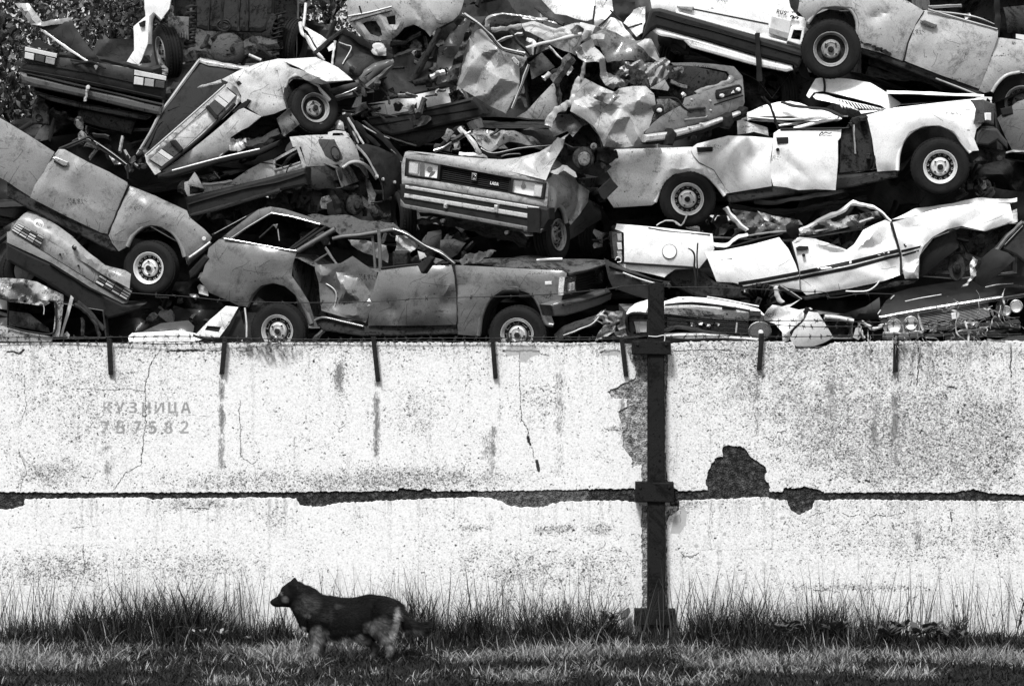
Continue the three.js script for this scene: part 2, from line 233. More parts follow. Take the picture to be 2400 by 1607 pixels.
// ---------- wheels ----------
function wheel(c, P, [cx, cy], R, o = {}) {
  const w = new THREE.Group(); w.name = 'wheel'; const ctr = P.at(cx, cy, o.h ?? -.06), ax = new THREE.Vector3(0, 0, 1).applyEuler(new THREE.Euler(-(o.pitch ?? P.pitch) * RAD, (o.yaw ?? P.yaw) * RAD, 0, 'YXZ'));
  w.position.copy(ctr).sub(c.position); c.add(w);
  const q = new THREE.Quaternion().setFromUnitVectors(V(0, 1, 0), ax), fix = (g) => { g.rotateY((o.spin ?? 20) * RAD); g.applyQuaternion(q); g.translate(ctr.x, ctr.y, ctr.z); return g; };
  const rr = R * .575, hw = .082, pr = [[rr - .012, -hw * .7], [rr + .01, -hw], [R * .8, -hw - .012], [R * .93, -hw + .002]];
  for (const y of [-.062, -.028, .006, .04]) pr.push([R, y], [R, y + .018], [R - .011, y + .02], [R - .011, y + .032]);
  pr.push([R * .93, hw - .002], [R * .86, hw + .01], [R * .8, hw + .012], [R * .7, hw + .006], [rr + .012, hw], [rr - .012, hw * .7]);
  const tread = []; for (let i = 0; i < 46; i++) for (const y of [-.05, .052]) { const b = new THREE.BoxGeometry(.01, .022, .014); b.translate(R - .002, y, 0); b.rotateY(i / 46 * 2 * Math.PI); tread.push(b.toNonIndexed()); }
  part(w, 'tyre', mergeGeometries([fix(toCreasedNormals(lathe(pr, 44), 30 * RAD)), ...tread.map(fix)].map((g) => g.index ? g.toNonIndexed() : g)), o.tyre ?? M.rubber);
  if (o.style === 'none') return w;
  const top = hw - .008, rimM = o.rim ?? M.rim;
  part(w, 'rim', fix(toCreasedNormals(lathe([[rr - .014, hw * .55], [rr + .004, hw + .004], [rr + .001, hw + .009], [rr - .008, hw + .006], [rr - .014, top - .004], [rr - .03, top - .018], [rr - .032, top - .03]], 40), 35 * RAD)), rimM);
  part(w, 'wheel_well', fix(new THREE.CylinderGeometry(rr - .01, rr - .01, .03, 32).translate(0, top - .075, 0).toNonIndexed()), M.under);  // dark disc behind the holes, standing in for shade inside the wheel
  const sh = new THREE.Shape(); sh.absarc(0, 0, rr - .022, 0, 7, false); const n = o.style === 'slots' ? 8 : o.style === 'plain' ? 0 : 14;
  for (let i = 0; i < n; i++) { const t = i / n * 2 * Math.PI, h = new THREE.Path(), rad = rr * .74; if (o.style === 'slots') { const dt = .2; h.absarc(0, 0, rad + .013, t - dt, t + dt, false); h.absarc(0, 0, rad - .011, t + dt, t - dt, true); } else h.absarc(rad * Math.cos(t), rad * Math.sin(t), .0105, 0, 7, true); sh.holes.push(h); }
  const dg = new THREE.ExtrudeGeometry(sh, { depth: .005, bevelEnabled: true, bevelSize: .003, bevelThickness: .004, bevelOffset: -.002, bevelSegments: 1, curveSegments: 36 }); dg.rotateX(-Math.PI / 2); dg.translate(0, top - .034, 0); part(w, 'wheel_disc', fix(toCreasedNormals(dg, 30 * RAD)), rimM);
  const hub = [toCreasedNormals(lathe([[rr * .56, top - .03], [rr * .5, top - .012], [rr * .4, top - .006], [rr * .34, top - .014], [.034, top - .014], [.032, top + .012], [.02, top + .02], [0.001, top + .02]], 32), 30 * RAD)];
  part(w, 'hub', fix(mergeGeometries(hub)), rimM);
  const nuts = [fix(toCreasedNormals(lathe([[.03, top - .01], [.031, top + .018], [.022, top + .028], [.001, top + .03]], 20), 30 * RAD))]; for (let i = 0; i < 4; i++) { const b = new THREE.CylinderGeometry(.0095, .0105, .022, 6); b.translate(rr * .42, top + .002, 0); b.rotateY(i * Math.PI / 2 + .5); nuts.push(fix(b.toNonIndexed())); }
  nuts.forEach((g, i) => part(w, i ? 'wheel_nut' : 'hub_cap', g, M.grease));
  return w;
}
// a rectangular or round lamp: dark housing, bright reflector bowl, ribbed glass
function lamp(c, P, out, o = {}) {
  const g = new THREE.Group(); g.name = o.name ?? 'headlight'; c.add(g); const mid = out.reduce((m, p) => [m[0] + p[0] / out.length, m[1] + p[1] / out.length], [0, 0]), sc = (k) => out.map((p) => [mid[0] + (p[0] - mid[0]) * k, mid[1] + (p[1] - mid[1]) * k]);
  const hole = sc(.88); part(g, 'bezel', block(P, out, o.h ?? .02, (o.h ?? .02) - .06, .006, { holes: [hole] }), o.bezel ?? M.seal);
  part(g, 'reflector', sheet(P.off((o.h ?? .02) - .02), sc(.92), { res: .02, bow: [-.02, -.02], wob: .02, roll: 0, t: .004 }), o.bowl ?? M.lamp);
  part(g, 'glass', sheet(P.off((o.h ?? .02) - .006), sc(.9), { res: .03, bow: [.006, .004], wob: .001, roll: 0, t: .003 }), M.lens);
  return g;
}
// ================= the setting =================
{
  const soil = dataTex(512, (() => { const r = rngOf(71); return (i, j) => .55 + .3 * noise(i / 40, j / 40) + .3 * (r() - .5); })()); soil.repeat.set(260, 260);
  const g = new THREE.Mesh(new THREE.PlaneGeometry(420, 420).rotateX(-Math.PI / 2), std(.035, .95, 0, { map: soil })); g.name = 'ground'; g.userData.kind = 'structure'; g.receiveShadow = true; scene.add(g);
}
// ---------- the concrete wall ----------
const wallPlane = new Plane([1200, 1100], 0);
{
  const wall = thing('concrete_wall', 'whitewashed concrete panel wall, cracked and speckled with dirt, in front of the heap', 'wall', V(0, 0, 0)), P = wallPlane, bottom = 1540;
  const aggregate = (seed, lo) => { const r = rngOf(seed); return dataTex(256, (i, j) => lo + (1 - lo) * (.5 + .7 * noise(i / 6, j / 6, seed) + .7 * noise(i / 19, j / 19, seed) + .8 * (r() - .5))); };
  const agA = aggregate(3, .2), agB = aggregate(9, .35); agA.repeat.set(1.6, 1.6); agB.repeat.set(1.6, 1.6);
  const mortar = std(.1, .95, 0, { map: agA, bumpMap: agA, bumpScale: .02 }), bare = std(.52, .95, 0, { map: agB, bumpMap: agB, bumpScale: .012 });
  const core = (pp, z0, z1, m, name, label) => part(wall, name, block(P, pp, z0, z1, .01), m, label);
  core(T0(-120, 812, 1490, 812, 1490, 1540, -120, 1540), -.02, -.17, mortar, 'panel_core'); core(T0(1572, 812, 2520, 812, 2520, 1540, 1572, 1540), -.021, -.17, mortar, 'panel_core');
  core(T0(1376, 806, 1606, 806, 1606, 1140, 1376, 1140), -.014, -.15, bare, 'pillar_core', 'bare grey concrete beside the iron post'); core(T0(1490, 1186, 1612, 1186, 1612, 1540, 1490, 1540), -.0145, -.15, bare, 'pillar_core', 'bare grey concrete beside the iron post');
  core(T0(1120, 1150, 1380, 1150, 1380, 1200, 1120, 1200), -.013, -.03, std(.17, .95, 0, { map: agB, bumpMap: agB, bumpScale: .012 }), 'mortar_patch');
  // what has come off, in pixels of the photograph
  const crackle = (pp, amp, seed) => { const r = rngOf(seed), o = []; pp.forEach((p, i) => { const q = pp[(i + 1) % pp.length], n = Math.max(1, Math.round(Math.hypot(q[0] - p[0], q[1] - p[1]) / 5)); for (let k = 0; k < n; k++) { const jit = (p[0] < -50 || p[0] > 2450 || p[1] > 1530) ? 0 : amp; o.push([p[0] + (q[0] - p[0]) * k / n + (r() - .5) * jit, p[1] + (q[1] - p[1]) * k / n + (r() - .5) * jit]); } }); return o; };
  const skins = [
    [-120, 795, 1520, 1165, [...T0(-120, 805, 300, 803, 900, 802, 1440, 803), ...W2(1640, 66, 1662, 110, 1692, 190, 1728, 238, 1728, 308, 1640, 350, 1530, 405, 1582, 450, 1668, 458, 1668, 512, 1610, 540, 1620, 600, 1640, 655, 1640, 780, 1702, 870, 1702, 925, 1768, 905, 1772, 1010, 1725, 1070, 1500, 1070, 1200, 1078, 780, 1085, 330, 1085, 290, 1062, 230, 1082, 105, 1060, 95, 1084, 0, 1086), ...W1(1700, 872, 900, 876, 300, 876, 30, 874), ...T0(-120, 1153)]],
    [-120, 1160, 1520, 1545, [...T0(-120, 1166), ...T0(-10, 1190), ...W4(45, 128, 100, 122, 160, 105, 172, 56, 700, 50, 1010, 46, 1040, 66, 1150, 52, 1600, 51, 1850, 46, 2030, 52, 2060, 98, 2200, 108, 2320, 84), ...W6(0, 62, 440, 50, 560, 72, 620, 108, 705, 128, 900, 131, 990, 100, 1080, 84, 1300, 78, 1560, 78, 1640, 92, 1690, 110, 1684, 230, 1692, 600, 1696, 940), ...T0(1508, 1540, -120, 1540)]],
    [1550, 795, 2520, 1180, [...W3(175, 66, 300, 54, 700, 48, 930, 58, 955, 98, 1090, 96, 1190, 58, 1500, 50, 2250, 48), ...T0(2520, 798, 2520, 1159), ...W3(2342, 986, 2140, 980, 2040, 952, 1900, 976, 1500, 973, 1130, 976, 1100, 960, 1000, 936, 970, 946, 880, 946, 868, 971, 795, 970, 790, 930, 760, 880, 775, 850, 760, 810, 680, 760, 640, 705, 615, 692, 545, 688, 505, 697, 505, 752, 460, 766, 422, 830, 405, 900, 412, 955, 350, 962, 235, 962, 205, 940, 165, 900, 152, 700, 160, 400)]],
    [1550, 1165, 2520, 1545, [...W3(242, 1020, 320, 1016, 400, 1016, 780, 1002, 830, 1016, 900, 1022, 922, 1082, 980, 1112, 1050, 1072, 1072, 1022, 1300, 1016, 1600, 1022, 2342, 1026), ...T0(2520, 1175, 2520, 1540, 1567, 1540), ...W6(1895, 930, 1882, 500, 1880, 250, 1905, 200, 1975, 160, 1985, 100)]],
  ];
  const zones = [[700, 812, 900, 26, .5], [170, 900, 190, 90, .42], [120, 1108, 70, 26, 1.3], [760, 1130, 330, 24, 1.2], [794, 880, 16, 46, 1.5], [980, 965, 50, 50, .6], [250, 1000, 120, 40, .5], [1000, 1118, 130, 22, 1], [1260, 940, 50, 40, .5], [2040, 940, 330, 200, .7], [2150, 1060, 170, 80, 1.3], [1760, 880, 130, 80, .5], [2320, 1040, 60, 90, 1.5], [1930, 1000, 60, 70, .8], [1660, 840, 90, 30, .6], [2050, 1040, 14, 90, 1.1], [130, 1335, 130, 34, 1], [460, 1325, 140, 36, .6], [1230, 1330, 170, 46, .8], [1420, 1340, 60, 60, .4], [640, 1215, 30, 26, .6], [470, 1182, 90, 12, 1.1], [2150, 1270, 90, 40, .6], [1960, 1250, 130, 50, .35], [2330, 1260, 60, 50, .6], [1620, 1180, 70, 14, .7], [2010, 1376, 130, 7, 1.2], [1330, 1237, 16, 7, 3], [1405, 1240, 22, 9, 4], [1290, 1240, 26, 8, 3], [1110, 1237, 22, 6, 3], [2300, 955, 60, 10, 2], [2050, 828, 350, 14, .7], [1445, 1005, 40, 6, 1.2], [2180, 1000, 200, 110, .35]];
  const dens = (x, y) => { let d = .035 + .16 * Math.max(0, noise(x / 120, y / 90) + noise(x / 40, y / 40)); for (const [cx, cy, rx, ry, a] of zones) d += a * Math.exp(-(((x - cx) / rx) ** 2 + ((y - cy) / ry) ** 2)); return d * (.55 + 1.1 * Math.max(0, .5 + noise(x / 26, y / 26, 3))); };
  const cracks = [[W1(880, 95, 830, 160, 800, 250, 795, 330, 795, 420, 800, 500, 785, 600, 775, 720), 2.4], [W1(775, 720, 690, 760, 620, 862), 2], [W1(775, 720, 780, 860), 1.2], [W1(140, 760, 110, 868), 1.8], [W1(130, 230, 132, 330, 136, 430, 105, 500), 1.6], [W1(100, 640, 145, 750), 1.8], [W1(1315, 370, 1320, 500, 1325, 680, 1385, 720, 1412, 698), 2], [W1(1410, 745, 1480, 750, 1500, 812), 1.4], [W1(420, 312, 800, 312), 1.8], [W1(690, 440, 1170, 460), 1.2], [W1(640, 770, 780, 770), 1.2], [W1(36, 107, 110, 108, 132, 95), 5], [W1(915, 101, 1120, 93), 5], [W1(1140, 97, 1220, 98), 3], [W1(1300, 98, 1380, 98), 2], [W1(1830, 490, 1865, 525, 1895, 500), 1.6],
    [W2(930, 200, 940, 420, 942, 610), 2], [W2(942, 600, 985, 660, 985, 710), 2.4], [W2(990, 710, 1005, 770), 7], [W2(1010, 780, 1035, 860), 2], [W2(1050, 880, 1062, 950), 7], [W2(985, 640, 1110, 650), 1], [W2(1636, 653, 1785, 655), 3.4], [W2(1730, 330, 1728, 640), 2], [W2(1727, 660, 1726, 830), 1.6], [W2(815, 124, 935, 126, 1062, 128), 5], [W2(1062, 128, 1082, 150, 1132, 156), 2], [W2(935, 128, 934, 200), 2], [W2(1490, 136, 1560, 126, 1622, 130), 5], [W2(560, 300, 560, 420, 505, 610, 470, 690), 1.1], [W2(510, 615, 550, 690), 1],
    [W3(895, 596, 842, 602, 815, 664, 775, 636, 742, 652), 2], [W3(1702, 90, 1698, 200, 1690, 322), 3], [W3(2266, 90, 2266, 270), 3], [W3(2266, 270, 2266, 520), 1.4], [W3(205, 110, 330, 106, 560, 106), 2.4], [W3(300, 54, 325, 108), 2.4], [W3(160, 430, 440, 424, 505, 424), 1.3], [W3(440, 590, 650, 592), 1.2], [W3(1100, 585, 1640, 583), 1.1], [W3(960, 200, 945, 250), 1.6], [W3(1880, 334, 1935, 338), 4], [W3(1375, 900, 1405, 905), 5], [W3(505, 260, 510, 680), 1],
    [W4(570, 370, 573, 480, 572, 602), 2], [W4(330, 375, 745, 372), 1], [W4(45, 648, 700, 646), 1.1], [W4(1265, 115, 1430, 122), 2.2], [W4(495, 256, 575, 250), 2], [W6(878, 548, 940, 630, 1012, 722), 1.6], [W6(985, 390, 995, 490), 1.2], [W6(268, 350, 400, 352), 1.2], [W6(870, 348, 1050, 350), 1.2], [W6(1990, 160, 1988, 250), 1.8], [W6(1990, 480, 2020, 520, 2080, 515, 2135, 480), 1.8], [W6(1400, 390, 1398, 440), 2],
    [W7(870, 182, 930, 155, 985, 150), 1.8], [W7(1100, 150, 1150, 178, 1195, 176), 2.2], [W7(1285, 188, 1330, 165, 1390, 167), 2.4], [W7(1420, 170, 1480, 160, 1530, 155), 1.6], [W7(0, 455, 50, 461, 110, 428), 2], [W7(895, 680, 1010, 684, 1080, 692), 1.8], [W7(110, 405, 500, 398, 760, 400), 1], [W7(1845, 145, 1850, 215), 3.4], [W7(850, 395, 940, 425, 1010, 420), 1.4]];
  const streaks = [[518, 875, 1130, 5, 1], [881, 890, 1130, 5, 1.1], [251, 1040, 1146, 7, .6], [1155, 1000, 1130, 5, 1.3], [1460, 885, 1060, 5, .6], [1775, 870, 1080, 5, .6], [2098, 880, 1130, 6, .9], [1141, 1016, 1086, 10, .35], [1310, 830, 1140, 9, .35], [2050, 920, 1110, 6, .7], [1666, 1180, 1290, 5, .25], [2152, 1180, 1310, 7, .7], [1948, 860, 1000, 8, .5], [2236, 1200, 1260, 4, .4], [794, 835, 920, 6, .9]];
  skins.forEach(([x0, y0, x1, y1, pp], n) => {
    const W = 2048, k = W / (x1 - x0), H = Math.round((y1 - y0) * k), cv = document.createElement('canvas'), bv = document.createElement('canvas'); cv.width = bv.width = W; cv.height = bv.height = H; const r = rngOf(900 + n);
    const c = cv.getContext('2d'), b = bv.getContext('2d'); c.fillStyle = '#f0f0f0'; c.fillRect(0, 0, W, H); b.fillStyle = '#999'; b.fillRect(0, 0, W, H);
    for (const q of [c, b]) q.setTransform(k, 0, 0, k, -x0 * k, -y0 * k);
    const mark = (x, y, w, h, g, a = 1) => { c.fillStyle = `rgba(${g},${g},${g},${a})`; c.fillRect(x, y, w, h); if (g < 120) { b.fillStyle = `rgba(60,60,60,${a})`; b.fillRect(x, y, w, h); } };
    for (let i = 0; i < 90000; i++) { const x = x0 + r() * (x1 - x0), y = y0 + r() * (y1 - y0), g = 190 + r() * 60; mark(x, y, 1.6 + r() * 2.6, 1.4 + r() * 2, g | 0, .5); }
    const area = (x1 - x0) * (y1 - y0);
    for (let i = 0; i < area * .42; i++) {
      const x = x0 + r() * (x1 - x0), y = y0 + r() * (y1 - y0); if (r() > dens(x, y) * .62) continue;
      const g = r() < .12 + .3 * Math.min(1, dens(x, y)) ? 40 + r() * 80 : 130 + r() * 85, s = .8 + r() ** 4 * 2.2; c.save(); c.translate(x, y); c.rotate((r() - .5) * 2.4); mark(0, 0, s * (.8 + r() * 1.6), s, g | 0, .8); c.restore();
    }
    for (let i = 0; i < 170; i++) { const x = x0 + r() * (x1 - x0), y = y0 + r() * (y1 - y0); if (r() > dens(x, y) * .3) continue; for (let j = 0; j < 4; j++) mark(x + (r() - .5) * 5, y + (r() - .5) * 4, 1 + r() * 4, 1 + r() * 3, 30 + r() * 40 | 0, .9); }
    for (const [x, a, e, w, d] of streaks) for (let i = 0; i < (e - a) * w * d * 2; i++) { const u = r(), y = a + u * (e - a) + (r() - .5) * 20; if (r() > Math.sin(Math.PI * Math.min(1, .15 + u * .9)) * (.5 + noise(y / 30, x, 4))) continue; const q = (r() + r() + r() - 1.5) * w * 1.4; mark(x + q + 3 * noise(y / 20, x), y, .9 + r() * 1.3, 1.5 + r() * 6, 60 + r() * 110 | 0, .34); }
    for (let k = 0; k < 110; k++) { const x = x0 + r() * (x1 - x0), a = y0 + (r() < .6 ? 8 : r() * (y1 - y0)), l = 30 + r() * 230, q = 2 + r() * 9, d = .15 + r() * .5; for (let i = 0; i < l * d; i++) mark(x + (r() + r() - 1) * q + 4 * noise(i / 60, x), a + r() * r() * l, .8 + r() * 1.4, 1 + r() * 5, 110 + r() * 90 | 0, .3); }
    for (const [pp, w] of cracks) for (let i = 0; i + 1 < pp.length; i++) { const [ax, ay] = pp[i], [bx, by] = pp[i + 1], l = Math.hypot(bx - ax, by - ay); let off = 0; for (let q = 0; q <= l; q += 1.2) { off = off * .93 + (r() - .5) * 1.9; const t = q / l; if (w < 1.5 && noise(q / 14, ax, ay) < -.1) continue; const ww = w * (.3 + r() * .7); mark(ax + (bx - ax) * t + off * (by - ay) / l - ww / 2, ay + (by - ay) * t - off * (bx - ax) / l - ww / 2, ww, ww, 20 + r() * 50 | 0, .85); } }
    // worn bare cement showing round the top chips, and the stencilled lettering
    const bareSpot = (pp) => { c.beginPath(); pp.forEach(([x, y], i) => i ? c.lineTo(x, y) : c.moveTo(x, y)); c.fillStyle = 'rgba(165,165,165,.75)'; c.fill(); };
    if (n === 0) {
      bareSpot(W2(825, 128, 850, 90, 940, 80, 1030, 100, 1062, 126, 1075, 145, 1010, 165, 975, 200, 935, 200, 930, 150, 850, 160)); bareSpot(W2(1490, 140, 1530, 110, 1600, 118, 1640, 140, 1600, 155, 1510, 155));
      c.textBaseline = 'alphabetic'; c.fillStyle = '#8e8e8e'; c.font = 'bold 37px sans-serif';
      const word = (s, x, y, w) => [...s].forEach((ch, i) => { c.save(); c.translate(x + (i + .5) * w / s.length, y); c.textAlign = 'center'; c.globalAlpha = .75 + r() * .25; c.fillText(ch, 0, 0); c.restore(); });
      word('КУЗНИЦА', 234, 968, 216); c.font = 'bold 42px sans-serif'; word('757582', 226, 1016, 224); c.globalAlpha = 1;
      for (let i = 0; i < 420; i++) mark(222 + r() * 234, 934 + r() * 86, .8 + r() * r() * 6, .8 + r() * 3, 238, .85);
      bareSpot(W1(115, 690, 128, 680, 140, 705, 125, 715));
    }
    if (n === 3) { bareSpot(W3(245, 1050, 290, 1090, 280, 1170, 245, 1223, 185, 1223, 210, 1120, 250, 1100)); for (const [x, y] of W7(95, 378, 258, 412, 250, 497, 616, 530, 100, 470, 1415, 565, 685, 188, 290, 296, 1632, 580)) bareSpot(disc([x, y], 4 + r() * 3, 3 + r() * 2, 7)); }
    const t = new THREE.CanvasTexture(cv), tb = new THREE.CanvasTexture(bv); t.colorSpace = THREE.SRGBColorSpace;
    const g = block(P, crackle(pp, 3.4, 50 + n), 0, -.022, .004), p = g.attributes.position, A = at(x0, y1, 0), Z = at(x1, y0, 0), uv = g.attributes.uv;
    for (let i = 0; i < p.count; i++) uv.setXY(i, (p.getX(i) - A.x) / (Z.x - A.x), (p.getY(i) - A.y) / (Z.y - A.y));
    part(wall, 'concrete_panel', g, std(.75, .93, 0, { map: t, bumpMap: tb, bumpScale: .006 }));
  });
}
// ---------- trees behind the heap ----------
function tree(name, label, x, z, h, spread, lean, n, seed) {
  const r = rngOf(seed), c = thing(name, label, 'tree', V(x, 0, z), 'trees behind the heap of wrecks'), bark = std(.04, .9, 0, { map: TEX.rust }), limbs = [], tips = [];
  const grow = (p, d, len, rad, lv) => { const mid = p.clone().addScaledVector(d, len * .5).add(V((r() - .5) * .2, 0, (r() - .5) * .2)), e = p.clone().addScaledVector(d, len); limbs.push(tube([p, mid, e], rad, { sides: 6, n: 4 })); if (lv >= 3) { tips.push(e, mid); return; } const k = lv === 0 ? 6 : 4; for (let i = 0; i < k; i++) grow(lv === 0 ? p.clone().lerp(e, .45 + .55 * (i + 1) / k) : e, d.clone().add(V((r() - .5) * 1.9, (r() - .2) * .7, (r() - .5) * 1.9)).normalize(), len * (lv === 0 ? .5 : .66) * (.8 + r() * .4), rad * .5, lv + 1); if (lv > 0) tips.push(e); };
  grow(V(x, -.1, z), V(lean, 1, 0).normalize(), h * .55, .2, 0); part(c, 'trunk', mergeGeometries(limbs), bark);
  const leaf = new THREE.BufferGeometry(); leaf.setAttribute('position', new THREE.Float32BufferAttribute([0, 0, 0, .034, .05, .012, -.034, .05, .012, 0, .12, -.01], 3)); leaf.setIndex([0, 1, 2, 1, 3, 2]); leaf.computeVertexNormals();
  const im = new THREE.InstancedMesh(leaf, new THREE.MeshPhysicalMaterial({ color: grey(1), roughness: .7, transmission: .3, thickness: 0, side: THREE.DoubleSide }), n), m = new THREE.Matrix4(), e = new THREE.Euler();
  for (let i = 0; i < n; i++) { const t = tips[(r() * tips.length) | 0], q = V(r() - .5, r() - .5, r() - .5).multiplyScalar(spread * (.4 + r())); const s = .55 + r() * .6; m.compose(t.clone().add(q).sub(c.position), new THREE.Quaternion().setFromEuler(e.set(r() * 6, r() * 6, r() * 6)), V(s, s, s)); im.setMatrixAt(i, m); im.setColorAt(i, grey(.015 + r() ** 3 * .17)); }
  im.name = 'crown'; im.userData.kind = 'stuff'; im.castShadow = im.receiveShadow = true; c.add(im);
}
tree('broadleaf_tree', 'tall broadleaf tree seen over the dark estate car with the torn boot lid', -6.4, -13, 9.5, 1.5, .05, 16000, 101);
tree('broadleaf_tree', 'broadleaf tree showing between the upturned underbody and the grey quarter panel at the top', -3.1, -12.5, 9, 1.6, .06, 19000, 102);
tree('broadleaf_tree', 'dim broadleaf tree far behind the middle of the heap', .9, -15, 9.4, 1.7, -.04, 16000, 103);
tree('broadleaf_tree', 'low spreading tree with dark leaves beside the tail of the dark hatchback', -7.6, -11.5, 7, 1.5, .12, 19000, 104);
// ---------- grass ----------
function blades(name, label, n, place, geoH, seed) {
  const seg = 4, pos = [], idx = []; for (let i = 0; i <= seg; i++) { const t = i / seg, w = .5 * (1 - t ** 1.6), y = t * (1 - .18 * t), z = .42 * t * t; pos.push(-w, y, z, w, y, z); } for (let i = 0; i < seg; i++) idx.push(2 * i, 2 * i + 1, 2 * i + 2, 2 * i + 1, 2 * i + 3, 2 * i + 2);
  const g = new THREE.BufferGeometry(); g.setAttribute('position', new THREE.Float32BufferAttribute(pos, 3)); g.setIndex(idx); g.computeVertexNormals();
  const im = new THREE.InstancedMesh(g, new THREE.MeshPhysicalMaterial({ color: grey(1), roughness: .75, specularIntensity: .12, transmission: .22, thickness: 0, side: THREE.DoubleSide }), n), m = new THREE.Matrix4(), r = rngOf(seed);
  for (let i = 0; i < n; i++) { const b = place(r); m.compose(V(b.x, b.y ?? 0, b.z), new THREE.Quaternion().setFromEuler(new THREE.Euler(b.lean, b.turn, b.side ?? 0, 'YXZ')), V(b.w, b.h, b.h * b.bend)); im.setMatrixAt(i, m); im.setColorAt(i, grey(b.g)); }
  im.name = name; im.userData = { kind: 'stuff', label, category: 'grass' }; im.castShadow = im.receiveShadow = true; scene.add(im);
}
const gx = (px, z) => at(px, 1500, z).x;
{
  const tufts = [60, 120, 185, 205, 260, 330, 350, 400, 440, 470, 500, 560, 630, 650, 905, 950, 990, 1050, 1085, 1110, 1150, 1240, 1290, 1320, 1400, 1440, 1640, 1665, 1690, 1730, 1770, 1830, 1900, 1925, 1960, 2060, 2075, 2210, 2240, 2330].map((p, i) => ({ x: gx(p, .3), k: .7 + .5 * ((i * 37 % 11) / 11) }));
  blades('tall_grass', 'tall dark unmown grass in ragged tufts along the foot of the concrete wall', 27000, (r) => {
    const kind = r(), inTuft = kind < .46, stalk = kind > .955, t = tufts[(r() * tufts.length) | 0], z = .06 + r() * 1.05, x = inTuft ? t.x + (r() + r() - 1) * .17 : (r() - .5) * 11, low = smooth(4.15, 4.5, x) * .6, mass = .75 + .6 * noise(x * 1.3, 2) + .3 * noise(x * 4, 7);
    const h = stalk ? .45 + r() * .45 : (inTuft ? (.2 + r() ** 2 * .62) * t.k : .12 + r() * .3) * mass * (1 - low) * (1 - .3 * Math.abs(z - .4)), dry = r();
    return { x, z: inTuft || stalk ? .08 + z * .5 : z, turn: r() * 6.283, lean: stalk ? .05 + r() * .25 : .08 + r() ** 1.5 * (inTuft ? .55 : 1), side: (r() - .5) * .35, w: (stalk ? .004 : .006) + r() * .007, h: Math.max(.08, h * 1.18), bend: stalk ? .1 + r() * .5 : .2 + r() * 1.3, g: stalk ? .03 + r() * .05 : dry < .87 ? .006 + r() * .02 : .07 + r() * .2 };
  }, 1, 201);
  blades('short_grass', 'short trampled grass of the verge in front of the wall, lit band painted paler', 62000, (r) => {
    const z = .95 + r() * 2.5, x = (r() - .5) * 10.6, q = noise(x * .8, z * 1.5) + .7 * noise(x * 2.6, z * 3), rim = smooth(.9, 1.15, z) * smooth(2.3, 1.7, z);
    const tall = r() < .04, h = (.05 + r() * .06 + .075 * rim * r()) * Math.max(.5, 1 + .7 * q) + (tall ? .08 + r() * .06 : 0), pale = .24 + q * 1.25 + (r() - .5) * .7 + .3 * smooth(2.0, 1.5, z) - .25 * smooth(2.1, 2.7, z);  // blades painted paler near the wall for the lit band, darker in front
    return { x, z, turn: r() * 6.283, lean: .1 + r() * .9, side: (r() - .5) * .7, w: .006 + r() * .009, h: Math.max(.03, h), bend: .3 + r() * 1.2, g: pale > .5 ? .07 + r() * .26 : .006 + r() * .026 };
  }, 1, 202);
}
// ================= the wrecks =================
// dark dead space inside a body: a hollow tub closed behind, standing back from the skin
function tub(c, P, pp, h0, h1, m = M.inside, name = 'floor_pan') { return B(c, name, P, pp, Math.min(h0, -.75), h1, m, .02); }
